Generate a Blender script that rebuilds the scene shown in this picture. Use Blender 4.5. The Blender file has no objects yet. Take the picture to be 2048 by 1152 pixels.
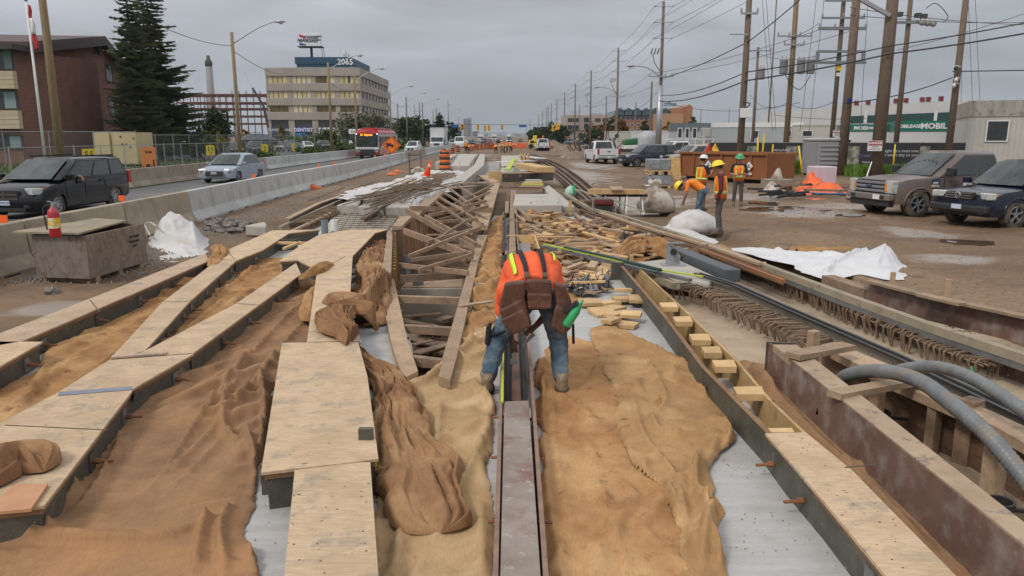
import bpy, math, random
import numpy as np
from mathutils import Vector, Matrix
PI=math.pi; R=math.radians; rnd=random.Random(7)
scn=bpy.context.scene; COL=scn.collection
# ---------------------------------------------------------------- camera
FPX=1500.; TH=math.atan(304/FPX); CT,ST=math.cos(TH),math.sin(TH); HC=2.4
cd=bpy.data.cameras.new('camera'); cam=bpy.data.objects.new('camera',cd); COL.objects.link(cam)
cam.location=(0,0,HC); cam.rotation_euler=(PI/2-TH,0,0)
cd.sensor_width=36; cd.lens=36*FPX/2048; cd.clip_start=.1; cd.clip_end=9000
scn.camera=cam
# ---------------------------------------------------------------- world: overcast sky, brighter overhead than at the horizon
w=bpy.data.worlds.new('World'); scn.world=w; w.use_nodes=True
nt=w.node_tree; nt.nodes.clear(); N=nt.nodes.new; Lk=nt.links.new
SUN_EL,SUN_ROT=R(48),R(228)
out=N('ShaderNodeOutputWorld')
sk=N('ShaderNodeTexSky'); sk.sky_type='NISHITA'; sk.sun_disc=False; sk.sun_elevation=SUN_EL; sk.sun_rotation=SUN_ROT
b1=N('ShaderNodeBackground'); b1.inputs[1].default_value=.05; Lk(sk.outputs[0],b1.inputs[0])
tc=N('ShaderNodeTexCoord'); sp=N('ShaderNodeSeparateXYZ'); Lk(tc.outputs['Generated'],sp.inputs[0])
rp=N('ShaderNodeValToRGB'); Lk(sp.outputs[2],rp.inputs[0])
e=rp.color_ramp.elements; e[0].position=0; e[0].color=(.265,.305,.35,1); e[1].position=.55; e[1].color=(.84,.85,.885,1)
for p_,c_ in ((.03,(.31,.345,.39,1)),(.075,(.37,.39,.435,1)),(.16,(.455,.465,.505,1)),(.28,(.56,.57,.60,1))):
 q=e.new(p_); q.color=c_
mp=N('ShaderNodeMapping'); mp.inputs['Scale'].default_value=(1.2,1.2,7); Lk(tc.outputs['Generated'],mp.inputs[0])
nz=N('ShaderNodeTexNoise'); nz.inputs['Scale'].default_value=2.2; nz.inputs['Detail'].default_value=7; nz.inputs['Roughness'].default_value=.52; nz.inputs['Distortion'].default_value=.35
Lk(mp.outputs[0],nz.inputs[0])
mr=N('ShaderNodeMapRange'); mr.inputs[1].default_value=.37; mr.inputs[2].default_value=.64; mr.inputs[3].default_value=.82; mr.inputs[4].default_value=1.26; Lk(nz.outputs[0],mr.inputs[0])
vm=N('ShaderNodeVectorMath'); vm.operation='SCALE'; Lk(rp.outputs[0],vm.inputs[0]); Lk(mr.outputs[0],vm.inputs['Scale'])
b2=N('ShaderNodeBackground'); b2.inputs[1].default_value=1.0; Lk(vm.outputs[0],b2.inputs[0])
mx=N('ShaderNodeMixShader'); mx.inputs[0].default_value=.93; Lk(b1.outputs[0],mx.inputs[1]); Lk(b2.outputs[0],mx.inputs[2]); Lk(mx.outputs[0],out.inputs[0])
sd=bpy.data.lights.new('sun','SUN'); sd.energy=1.5; sd.angle=R(12); sd.color=(1,.94,.85)
so=bpy.data.objects.new('sun',sd); COL.objects.link(so); so.rotation_euler=(R(42),0,R(-48)); so.location=(0,0,30)
scn.view_settings.view_transform='Standard'; scn.view_settings.look='None'; scn.view_settings.exposure=0.2; scn.view_settings.gamma=1
scn.cycles.max_bounces=5; scn.cycles.diffuse_bounces=3; scn.cycles.glossy_bounces=3; scn.cycles.transparent_max_bounces=12; scn.cycles.use_denoising=True
# ---------------------------------------------------------------- measuring: photo pixel -> point on a level plane / at a distance
def P(x,y,z=0.):
 u=(x-1024)/FPX; v=(y-576)/FPX; Y=CT-v*ST; Z=-(ST+v*CT); t=(z-HC)/Z
 return Vector((u*t,Y*t,z))
def V(x,y,Y):
 u=(x-1024)/FPX; v=(y-576)/FPX; t=Y/(CT-v*ST); return Vector((u*t,Y,HC-(ST+v*CT)*t))
def PP(pts,z): return [P(x,y,z) for x,y in pts]
# ---------------------------------------------------------------- noise in numpy
def _h(ix,iy,s):
 n=(ix.astype(np.int64)*374761393+iy.astype(np.int64)*668265263+s*1442695041)&0xffffffff
 n=((n^(n>>13))*1274126177)&0xffffffff
 return ((n^(n>>16))&0xffff)/65535.
def vn(x,y,s=0):
 x=np.asarray(x,float); y=np.asarray(y,float); ix=np.floor(x); iy=np.floor(y); fx=x-ix; fy=y-iy
 fx=fx*fx*(3-2*fx); fy=fy*fy*(3-2*fy)
 a=_h(ix,iy,s); b=_h(ix+1,iy,s); c=_h(ix,iy+1,s); d=_h(ix+1,iy+1,s)
 return (a*(1-fx)+b*fx)*(1-fy)+(c*(1-fx)+d*fx)*fy
def fbm(x,y,s=0,o=4):
 r=0; a=.5; t=0
 for k in range(o): r=r+a*vn(x*2**k+k*17.3,y*2**k-k*9.1,s+k); t+=a; a*=.5
 return r/t
def ridge(x,y,s=0,o=3):
 r=0; a=.5; t=0
 for k in range(o): r=r+a*(1-np.abs(2*vn(x*1.9**k+k*5.3,y*1.9**k+k*7.7,s+k)-1))**2; t+=a; a*=.5
 return r/t
# ---------------------------------------------------------------- a sheet of cloth pushed together until it buckles: real folds for every burlap
def wrinkle(nx,ny,h,cx,cy,seed,bend=.15,its=200):
 rs=np.random.RandomState(seed); Y,X=np.meshgrid(np.arange(ny)*h,np.arange(nx)*h,indexing='ij')
 mx_=1+cx*np.clip(fbm(X*1.1,Y*.35,seed,3)*2.6-.75,0,1.6); my_=1+cy*np.clip(fbm(X*.5,Y*1.2,seed+7,3)*2.4-.7,0,1.5)
 p=np.stack([X,Y,.012*fbm(X*5,Y*1.6,seed+3,2)+.01*rs.rand(*X.shape)],2); p0=p.copy(); v=np.zeros_like(p)
 def con(a,b,L,k):
  d=b-a; l=np.sqrt((d**2).sum(2))+1e-9; c=(k*.5*(l-L)/l)[...,None]*d; a+=c; b-=c
 for it in range(its):
  v[...,2]-=.0006; v*=.93; q=p.copy(); p=p+v
  for r in range(2):
   g=min(1,it/(its*.5))
   for s in (0,1):
    L=h*(1+(mx_[:,s:-1:2]-1)*g); con(p[:,s:-1:2],p[:,s+1::2][:,:L.shape[1]],L[:,:p[:,s+1::2].shape[1]],.9)
    L=h*(1+(my_[s:-1:2]-1)*g); con(p[s:-1:2],p[s+1::2][:L.shape[0]],L,.9)
   for s in (0,1):
    for t in (0,1):
     a=p[s:-1:2,t:-1:2]; b=p[s+1::2,t+1::2]; n=min(a.shape[0],b.shape[0]),min(a.shape[1],b.shape[1]); con(a[:n[0],:n[1]],b[:n[0],:n[1]],h*1.414*(1+.5*(mx_[s:-1:2,t:-1:2][:n[0],:n[1]]-1)*g),.25)
   for K,kk in ((2,.3),(4,bend)):
    for s in range(0,2*K,1):
     a=p[:,s:-K:2*K]; b=p[:,s+K::2*K]; n=min(a.shape[1],b.shape[1]); con(a[:,:n],b[:,:n],K*h*(1+(mx_[:,s:-K:2*K][:,:n]-1)*(1 if K==2 else .55)),kk)
     a=p[s:-K:2*K]; b=p[s+K::2*K]; n=min(a.shape[0],b.shape[0]); con(a[:n],b[:n],K*h*(1+(my_[s:-K:2*K][:n]-1)*(1 if K==2 else .55)),kk)
   for k in (0,-1): p[k,:,:2]=p0[k,:,:2]; p[:,k,:2]=p0[:,k,:2]
   gr=p[...,2]<0; p[...,2]=np.maximum(p[...,2],0)
   p[...,:2]=np.where(gr[...,None],q[...,:2]*.5+p[...,:2]*.5,p[...,:2])
  v=(p-q)
 return p-np.stack([X,Y,0*X],2)
WR=wrinkle(140,180,.03,.21,.07,5)[8:-8,8:-8]
WR[...,2]=(WR[...,2]*2+np.roll(WR[...,2],1,0)+np.roll(WR[...,2],-1,0)+np.roll(WR[...,2],1,1)+np.roll(WR[...,2],-1,1))/6
def folds_at(W,U,s=1.):
 ny,nx=WR.shape[:2]; a=np.abs(((W*s/.03)%(2*nx-2))-(nx-1)); b=np.abs(((U*s/.03)%(2*ny-2))-(ny-1)); i=np.clip(a.astype(int),0,nx-2); j=np.clip(b.astype(int),0,ny-2); fa=(a-i)[...,None]; fb=(b-j)[...,None]
 r=(WR[j,i]*(1-fa)+WR[j,i+1]*fa)*(1-fb)+(WR[j+1,i]*(1-fa)+WR[j+1,i+1]*fa)*fb; return r[...,2]/s
# ---------------------------------------------------------------- materials
MATS={}
def M(name,c1,c2=None,rough=.8,scale=4,stretch=(1,1,1),bump=0,bscale=None,metal=0,c3=None,m3=(.55,.7),s3=None,rand=0,spec=.5,detail=6,lo=.35,hi=.65,speck=None,sps=60,spm=(.68,.72),alpha=1,rstretch=None,coat=0,r2=None,distort=0,grain=0,gs=60,gst=(1,1,1)):
 if name in MATS: return MATS[name]
 m=bpy.data.materials.new(name); m.use_nodes=True; nt=m.node_tree; N=nt.nodes.new; L=nt.links.new
 bs=nt.nodes['Principled BSDF']; bs.inputs['Roughness'].default_value=rough; bs.inputs['Metallic'].default_value=metal
 bs.inputs['Specular IOR Level'].default_value=spec; bs.inputs['Coat Weight'].default_value=coat; bs.inputs['Coat Roughness'].default_value=.05
 tc=N('ShaderNodeTexCoord'); mp=N('ShaderNodeMapping'); mp.inputs['Scale'].default_value=stretch; L(tc.outputs['Object'],mp.inputs[0])
 c2=c2 or tuple(x*.8 for x in c1)
 def noise(s,d=detail,src=mp):
  n=N('ShaderNodeTexNoise'); n.inputs['Scale'].default_value=s; n.inputs['Detail'].default_value=d; n.inputs['Roughness'].default_value=.6; n.inputs['Distortion'].default_value=distort; L(src.outputs[0],n.inputs[0]); return n
 n1=noise(scale); r=N('ShaderNodeValToRGB'); L(n1.outputs[0],r.inputs[0]); e=r.color_ramp.elements
 e[0].position=lo; e[0].color=(*c1,1); e[1].position=hi; e[1].color=(*c2,1); col=r.outputs[0]
 flat=N('ShaderNodeMapping'); L(tc.outputs['Object'],flat.inputs[0]); flat.inputs['Location'].default_value=(3.1,7.7,1.3)
 def over(col,c,s,rg,src):
  n=noise(s,7,src); g=N('ShaderNodeMapRange'); g.inputs[1].default_value=rg[0]; g.inputs[2].default_value=rg[1]; L(n.outputs[0],g.inputs[0])
  x=N('ShaderNodeMix'); x.data_type='RGBA'; L(g.outputs[0],x.inputs[0]); L(col,x.inputs[6]); x.inputs[7].default_value=(*c,1); return x.outputs[2],g
 if c3:
  col,g=over(col,c3,s3 or scale*.4,m3,flat)
  if r2 is not None:
   q=N('ShaderNodeMapRange'); q.inputs[3].default_value=rough; q.inputs[4].default_value=r2; L(g.outputs[0],q.inputs[0]); L(q.outputs[0],bs.inputs['Roughness'])
 if speck: col,g=over(col,speck,sps,spm,flat)
 if grain:
  gm=N('ShaderNodeMapping'); gm.inputs['Scale'].default_value=gst; L(tc.outputs['Object'],gm.inputs[0]); n=noise(gs,3,gm); g=N('ShaderNodeMapRange'); g.inputs[1].default_value=.25; g.inputs[2].default_value=.75; g.inputs[3].default_value=1-grain; g.inputs[4].default_value=1+grain; L(n.outputs[0],g.inputs[0])
  v=N('ShaderNodeVectorMath'); v.operation='SCALE'; L(col,v.inputs[0]); L(g.outputs[0],v.inputs['Scale']); col=v.outputs[0]
 if rand:
  oi=N('ShaderNodeObjectInfo'); g=N('ShaderNodeMapRange'); g.inputs[3].default_value=1-rand; g.inputs[4].default_value=1+rand*.6; L(oi.outputs['Random'],g.inputs[0])
  v=N('ShaderNodeVectorMath'); v.operation='SCALE'; L(col,v.inputs[0]); L(g.outputs[0],v.inputs['Scale']); col=v.outputs[0]
 L(col,bs.inputs['Base Color'])
 if bump:
  n=noise(bscale or scale*3,8); b=N('ShaderNodeBump'); b.inputs['Strength'].default_value=bump; b.inputs['Distance'].default_value=.02; L(n.outputs[0],b.inputs['Height']); L(b.outputs[0],bs.inputs['Normal'])
 if alpha<1: bs.inputs['Alpha'].default_value=alpha
 MATS[name]=m; return m
def flat(name,c,rough=.5,metal=0,emit=0,coat=0,spec=.5):
 if name in MATS: return MATS[name]
 m=M(name,c,tuple(x*.9 for x in c),rough,scale=3,metal=metal,coat=coat,spec=spec)
 if emit:
  b=m.node_tree.nodes['Principled BSDF']; b.inputs['Emission Color'].default_value=(*c,1); b.inputs['Emission Strength'].default_value=emit
 return m
WOODC=(.30,.185,.105)
PLY=M('plywood',(.56,.41,.265),(.45,.32,.195),.75,3.2,(1,1,1),.15,30,grain=.17,gs=7,gst=(1.2,7,1),c3=(.34,.275,.195),m3=(.53,.66),s3=5.5,speck=(.16,.13,.10),sps=13,spm=(.68,.74),rand=.1)
PLYE=M('plywood_edge',(.38,.27,.10),(.24,.17,.07),.8,6)
FORM=M('form_panel',grain=.2,gs=30,c1=(.095,.092,.072),c2=(.06,.058,.046),rough=.55,scale=5,c3=(.16,.155,.14),m3=(.6,.75),s3=3,speck=(.42,.42,.40),sps=38,spm=(.67,.71),bump=.15)
BROWNF=M('brown_form',(.185,.108,.082),(.13,.075,.057),.6,3,c3=(.28,.23,.20),m3=(.47,.7),s3=4,speck=(.38,.36,.34),sps=26,spm=(.69,.74),bump=.2)
LUM=M('lumber',(.40,.285,.185),(.30,.205,.13),.8,3,(1,1,1),.2,40,grain=.2,gs=25,c3=(.20,.155,.115),m3=(.6,.74),s3=4,rand=.22)
LUMW=M('weathered_lumber',(.34,.235,.155),(.235,.155,.10),.85,4,(1,1,1),.25,40,grain=.2,gs=25,c3=(.13,.10,.08),m3=(.56,.72),s3=5,rand=.22)
LUMN=M('new_lumber',(.62,.42,.205),(.50,.32,.145),.7,5,(1,1,1),.1,30,c3=(.36,.23,.11),m3=(.62,.74),s3=6,rand=.2)
STAKE=M('stud_lumber',(.27,.145,.075),(.18,.10,.055),.8,4,rand=.2,bump=.2)
CONC=M('concrete',(.44,.41,.355),(.35,.325,.28),.85,1.5,bump=.25,bscale=40,c3=(.24,.215,.18),m3=(.55,.75),s3=1.1,speck=(.2,.18,.16),sps=25,spm=(.7,.76))
SLAB=M('slab_concrete',(.44,.435,.42),(.37,.365,.35),.6,2,(1,6,1),.2,30,c3=(.27,.235,.195),m3=(.54,.74),s3=1.4,grain=.1,gs=20,gst=(1,5,1))
RAIL=M('rusty_rail',(.17,.10,.065),(.10,.065,.045),.55,5,c3=(.24,.15,.10),m3=(.5,.7),bump=.2,metal=.3)
RUST=M('rust',(.30,.12,.045),(.16,.07,.035),.8,6,bump=.2)
REBAR=M('rebar',(.215,.145,.09),(.15,.10,.065),.8,20,rand=.2)
STEEL=M('steel',(.28,.29,.30),(.20,.20,.21),.45,4,metal=.6,bump=.1)
GALV=M('galvanised',(.42,.43,.45),(.33,.34,.36),.4,6,metal=.6)
BLACK=flat('black_rubber',(.02,.02,.021),.7); BLACKP=flat('black_plastic',(.03,.03,.032),.45)
BURL=M('burlap',grain=.13,gs=14,gst=(9,1.3,1),c1=(.40,.225,.098),c2=(.27,.14,.062),rough=.95,scale=2.2,bump=.1,bscale=110,c3=(.52,.33,.165),m3=(.5,.72),s3=.9,speck=(.17,.09,.045),sps=7,spm=(.58,.75),spec=.1,rand=.06)
BURLD=M('burlap_damp',grain=.13,gs=14,gst=(9,1.3,1),c1=(.31,.185,.105),c2=(.215,.125,.07),rough=.95,scale=2.2,bump=.1,bscale=110,c3=(.37,.205,.10),m3=(.5,.72),s3=1.1,spec=.1)
BURLL=M('burlap_pale',grain=.13,gs=14,gst=(9,1.3,1),c1=(.45,.31,.17),c2=(.36,.235,.12),rough=.95,scale=2.2,bump=.1,bscale=110,c3=(.62,.45,.27),m3=(.5,.7),s3=1.2,speck=(.26,.15,.075),sps=5,spm=(.6,.75),spec=.1)
TARP=M('white_tarp',(.56,.55,.54),(.47,.455,.44),.5,2,c3=(.33,.28,.23),m3=(.55,.75),s3=1.6,bump=.15,bscale=12)
WOODPOLE=M('pole_wood',(.215,.16,.118),(.145,.105,.075),.85,3,(6,6,.5),.3,20,grain=.25,gs=6,gst=(5,5,.6),rand=.15,c3=(.12,.085,.06),m3=(.58,.7),s3=1)
WOODPOLEY=M('pole_wood_yellow',(.29,.21,.115),(.20,.145,.08),.85,3,(6,6,.5),.3,20)
WHITE=flat('white_paint',(.74,.74,.73),.5); GREYM=flat('grey_paint',(.33,.34,.35),.5)
ORANGE=flat('orange_plastic',(.95,.14,.02),.45); YEL=flat('yellow_plastic',(.85,.58,.02),.45)
GLASS=M('car_glass',(.02,.025,.026),(.035,.045,.045),.06,2,spec=.7); CHROME=flat('chrome',(.6,.6,.62),.15,1)
RED=flat('red_lens',(.45,.012,.01),.25); TYRE=M('tyre',(.03,.028,.026),(.02,.02,.02),.85,8,c3=(.17,.125,.085),m3=(.5,.62),s3=5)
# ---------------------------------------------------------------- mesh builder
class MB:
 def __init__(s): s.v=[]; s.f=[]
 def add(s,vs,fs):
  k=len(s.v); s.v+= [tuple(v) for v in vs]; s.f+=[tuple(i+k for i in f) for f in fs]; return s
 def box(s,c,d,rz=0,m=None):
  x,y,z=(q/2 for q in d); vs=[Vector((i*x,j*y,k*z)) for i in(-1,1) for j in(-1,1) for k in(-1,1)]
  mm=m or Matrix.Rotation(rz,3,'Z'); c=Vector(c)
  return s.add([mm@v+c for v in vs],[(0,1,3,2),(4,6,7,5),(0,4,5,1),(2,3,7,6),(0,2,6,4),(1,5,7,3)])
 def bx(s,x0,x1,y0,y1,z0,z1): return s.box(((x0+x1)/2,(y0+y1)/2,(z0+z1)/2),(abs(x1-x0),abs(y1-y0),abs(z1-z0)))
 def beam(s,p,q,w,h,roll=0):
  p=Vector(p);q=Vector(q);d=q-p;l=d.length
  if l<1e-5: return s
  d/=l; up=Vector((0,0,1)); a=d.cross(up)
  if a.length<1e-3: a=Vector((1,0,0))
  a.normalize(); b=a.cross(d)
  if roll: m=Matrix.Rotation(roll,3,d); a=m@a; b=m@b
  m=Matrix((a,d,b)).transposed(); return s.box((p+q)/2,(w,l,h),m=m)
 def prism(s,poly,z0,z1=None,top=None):
  n=len(poly); A=[Vector((p[0],p[1],z0)) for p in poly]; B=[Vector((p[0],p[1],(z1 if z1 is not None else p[2]))) for p in (top or poly)]
  ar=sum(poly[i][0]*poly[(i+1)%n][1]-poly[(i+1)%n][0]*poly[i][1] for i in range(n))
  if ar<0: A.reverse(); B.reverse()
  return s.add(A+B,[tuple(range(n-1,-1,-1)),tuple(range(n,2*n))]+[(i,(i+1)%n,n+(i+1)%n,n+i) for i in range(n)])
 def extr(s,poly,d):
  n=len(poly); d=Vector(d); A=[Vector(p) for p in poly]
  return s.add(A+[a+d for a in A],[tuple(range(n-1,-1,-1)),tuple(range(n,2*n))]+[(i,(i+1)%n,n+(i+1)%n,n+i) for i in range(n)])
 def loft(s,rings,cap=True,closed=True):
  n=len(rings[0]); k=len(s.v)
  for r in rings: s.v+=[tuple(p) for p in r]
  for j in range(len(rings)-1):
   for i in range(n if closed else n-1):
    a=k+j*n+i; b=k+j*n+(i+1)%n; s.f.append((a,b,b+n,a+n))
  if cap: s.f.append(tuple(range(k+n-1,k-1,-1))); s.f.append(tuple(range(k+(len(rings)-1)*n,k+len(rings)*n)))
  return s
 def tube(s,pts,r,n=8,cap=True):
  pts=[Vector(p) for p in pts]; m=len(pts); rr=r if isinstance(r,(list,tuple)) else [r]*m
  t0=(pts[1]-pts[0]).normalized(); a=t0.cross(Vector((0,0,1)))
  if a.length<.05: a=t0.cross(Vector((1,0,0)))
  a.normalize(); rings=[]
  for i,p in enumerate(pts):
   t=(pts[min(i+1,m-1)]-pts[max(i-1,0)]).normalized(); a=(a-t*a.dot(t)).normalized(); b=t.cross(a)
   rings.append([p+(a*math.cos(2*PI*j/n)+b*math.sin(2*PI*j/n))*rr[i] for j in range(n)])
  return s.loft(rings,cap)
 def cap(s,p,q,r1,r2,n=12,k=4):
  p=Vector(p);q=Vector(q);d=(q-p)
  if d.length<1e-4: d=Vector((0,0,1e-3)); q=p+d
  d.normalize(); pts=[];rs=[]
  for i in range(k): a=PI/2*(1-i/k); pts.append(p-d*r1*math.sin(a)); rs.append(max(r1*math.cos(a),r1*.03))
  pts.append(p);rs.append(r1);pts.append(q);rs.append(r2)
  for i in range(1,k+1): a=PI/2*i/k; pts.append(q+d*r2*math.sin(a)); rs.append(max(r2*math.cos(a),r2*.03))
  return s.tube(pts,rs,n)
 def ell(s,rings,n=16):
  return s.loft([[Vector(c)+Vector(a)*math.cos(2*PI*j/n)+Vector(b)*math.sin(2*PI*j/n) for j in range(n)] for c,a,b in rings])
 def ball(s,c,r,n=12):
  c=Vector(c); r=r if isinstance(r,(tuple,list)) else (r,r,r); rg=[]
  for i in range(n//2+1):
   a=PI*i/(n//2); q=max(math.sin(a),.02); rg.append([c+Vector((r[0]*q*math.cos(2*PI*j/n),r[1]*q*math.sin(2*PI*j/n),-r[2]*math.cos(a))) for j in range(n)])
  return s.loft(rg)
 def lathe(s,prof,c=(0,0,0),ax='Z',n=20,cap=True):
  c=Vector(c); rg=[]
  for r,h in prof:
   ring=[]
   for j in range(n):
    a=2*PI*j/n; x,y=r*math.cos(a),r*math.sin(a)
    ring.append(c+Vector({'Z':(x,y,h),'X':(h,x,y),'Y':(y,h,x)}[ax]))
   rg.append(ring)
  return s.loft(rg,cap)
def root_of(o):
 while o.parent: o=o.parent
 return o
PATT={'boot_lace','joist','wall_rib','louvre','crown','trunk','rim','symbol','lettering','stirrup','roof_sheet','mesh_panel','pebbles'}
def comps(mb):
 n=len(mb.v); p=list(range(n))
 def f(a):
  while p[a]!=a: p[a]=p[p[a]]; a=p[a]
  return a
 for q in mb.f:
  r=f(q[0])
  for k in q[1:]: p[f(k)]=r
 g={}
 for q in mb.f: g.setdefault(f(q[0]),[]).append(q)
 out=[]
 for fs in g.values():
  ids=sorted({i for q in fs for i in q}); mp={i:j for j,i in enumerate(ids)}; m=MB(); m.v=[mb.v[i] for i in ids]; m.f=[tuple(mp[i] for i in q) for q in fs]; out.append(m)
 return out
def obj(name,mb,mat,parent=None,smooth=False,bevel=0,local=False,mods=None,sep=True):
 if sep and parent is not None and name not in PATT and 8<len(mb.v)<900:
  cs=comps(mb)
  if 2<=len(cs)<=24:
   for c in cs[1:]: obj(name,c,mat,parent,smooth,bevel,local,sep=False)
   mb=cs[0]
 vs=mb.v
 if parent and not local:
  r=root_of(parent); mi=(Matrix.Translation(r.location)@r.rotation_euler.to_matrix().to_4x4()@Matrix.Diagonal((*r.scale,1))).inverted(); vs=[tuple(mi@Vector(v)) for v in vs]
 me=bpy.data.meshes.new(name); me.from_pydata(vs,[],mb.f); me.update()
 if mat: me.materials.append(mat)
 if smooth: me.polygons.foreach_set('use_smooth',[True]*len(me.polygons))
 o=bpy.data.objects.new(name,me); COL.objects.link(o)
 if parent: o.parent=parent
 if bevel:
  b=o.modifiers.new('bevel','BEVEL'); b.width=bevel; b.segments=2; b.limit_method='ANGLE'
 return o
def tag(o,label=None,cat=None,group=None,kind=None):
 if label: o['label']=label
 if cat: o['category']=cat
 if group: o['group']=group
 if kind: o['kind']=kind
 return o
def thing(name,label,cat,loc=(0,0,0),rz=0,group=None):
 o=bpy.data.objects.new(name,None); COL.objects.link(o); o.location=loc; o.rotation_euler=(0,0,rz); o.empty_display_size=.2
 return tag(o,label,cat,group)
def one(name,mb,mat,label,cat,group=None,smooth=False,bevel=0,kind=None): # a thing that is a single mesh, its origin at its base
 vs=np.array(mb.v); c=((vs[:,0].min()+vs[:,0].max())/2,(vs[:,1].min()+vs[:,1].max())/2,vs[:,2].min())
 mb.v=[tuple(v) for v in (vs-np.array(c))]
 o=obj(name,mb,mat,None,smooth,bevel); o.location=c; return tag(o,label,cat,group,kind)
def setting(name,mb,mat,smooth=False,label=None):
 o=obj(name,mb,mat,None,smooth); o['kind']='structure'
 if label: o['label']=label
 return o
def kids(o): return [c for c in bpy.data.objects if c.parent==o]
KID={}
def dup(root,loc,rz=0,label=None,group=None,scale=None):
 def cp(o,par):
  c=o.copy(); COL.objects.link(c); c.parent=par
  if o.name not in KID: KID[o.name]=[q for q in bpy.data.objects if q.parent==o]
  for ch in KID[o.name]: cp(ch,c)
  return c
 r=cp(root,None); r.location=loc; r.rotation_euler=(0,0,rz)
 if scale: r.scale=scale
 if label: r['label']=label
 if group: r['group']=group
 return r
def text(name,s,size,loc,rot,mat,parent=None,bold=0,align='CENTER',label=None):
 c=bpy.data.curves.new(name,'FONT'); c.body=s; c.size=size; c.align_x=align; c.align_y='CENTER'; c.extrude=.002; c.offset=bold; c.resolution_u=2
 t=bpy.data.objects.new(name,c); COL.objects.link(t); bpy.context.view_layer.update()
 me=bpy.data.meshes.new_from_object(t.evaluated_get(bpy.context.evaluated_depsgraph_get())); bpy.data.objects.remove(t); me.materials.clear(); me.materials.append(mat)
 mw=Matrix.Translation(Vector(loc))@rot.to_matrix().to_4x4()
 if parent:
  r=root_of(parent); mw=(Matrix.Translation(r.location)@r.rotation_euler.to_matrix().to_4x4()).inverted()@mw
 me.transform(mw)
 o=bpy.data.objects.new(name,me); COL.objects.link(o)
 if parent: o.parent=parent
 return o
from mathutils import Euler
def face_cam(yaw=0): return Euler((PI/2,0,yaw))
def inset(poly,d):
 n=len(poly); p=[Vector((q[0],q[1])) for q in poly]
 ar=sum(p[i].x*p[(i+1)%n].y-p[(i+1)%n].x*p[i].y for i in range(n)); s=1 if ar>0 else -1; r=[]
 for i in range(n):
  a=(p[i]-p[i-1]).normalized(); b=(p[(i+1)%n]-p[i]).normalized(); na=Vector((-a.y,a.x))*s; nb=Vector((-b.y,b.x))*s; m=na+nb
  if m.length<.1: m=na
  m=m/ max(m.length_squared/2,.35); r.append(p[i]+m*d)
 return r
def inpoly(x,y,poly):
 x=np.asarray(x);y=np.asarray(y); r=np.zeros(x.shape,bool); n=len(poly)
 for i in range(n):
  x0,y0=poly[i][0],poly[i][1]; x1,y1=poly[(i+1)%n][0],poly[(i+1)%n][1]
  if y0==y1: continue
  c=((y0>y)!=(y1>y))&(x<(x1-x0)*(y-y0)/(y1-y0)+x0); r^=c
 return r
def segd(x,y,pts,closed=False):
 """distance, signed side, closest point and arc position to a polyline"""
 best=np.full(x.shape,1e9); sd=np.zeros(x.shape); cx=np.zeros(x.shape); cy=np.zeros(x.shape); ar=np.zeros(x.shape); n=len(pts); acc=0
 tot=sum(math.dist(pts[i][:2],pts[(i+1)%n][:2]) for i in range(n if closed else n-1))
 for i in range(n if closed else n-1):
  x0,y0=pts[i][0],pts[i][1]; x1,y1=pts[(i+1)%n][0],pts[(i+1)%n][1]; dx,dy=x1-x0,y1-y0; l2=dx*dx+dy*dy
  if l2<1e-9: continue
  t=np.clip(((x-x0)*dx+(y-y0)*dy)/l2,0,1); px=x0+t*dx; py=y0+t*dy; d=np.hypot(x-px,y-py); m=d<best
  best=np.where(m,d,best); cx=np.where(m,px,cx); cy=np.where(m,py,cy); sd=np.where(m,np.sign(dx*(y-y0)-dy*(x-x0)),sd); l=math.sqrt(l2); ar=np.where(m,(acc+t*l)/tot,ar); acc+=l
 return best,sd,cx,cy,ar
def smooth_line(pts,k=4):
 pts=[Vector(p) for p in pts]; r=[]; n=len(pts)
 for i in range(n-1):
  a,b,c,d=pts[max(i-1,0)],pts[i],pts[i+1],pts[min(i+2,n-1)]
  for j in range(k):
   t=j/k; r.append(.5*((2*b)+(c-a)*t+(2*a-5*b+4*c-d)*t*t+(3*b-a-3*c+d)*t**3))
 r.append(pts[-1]); return r
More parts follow.
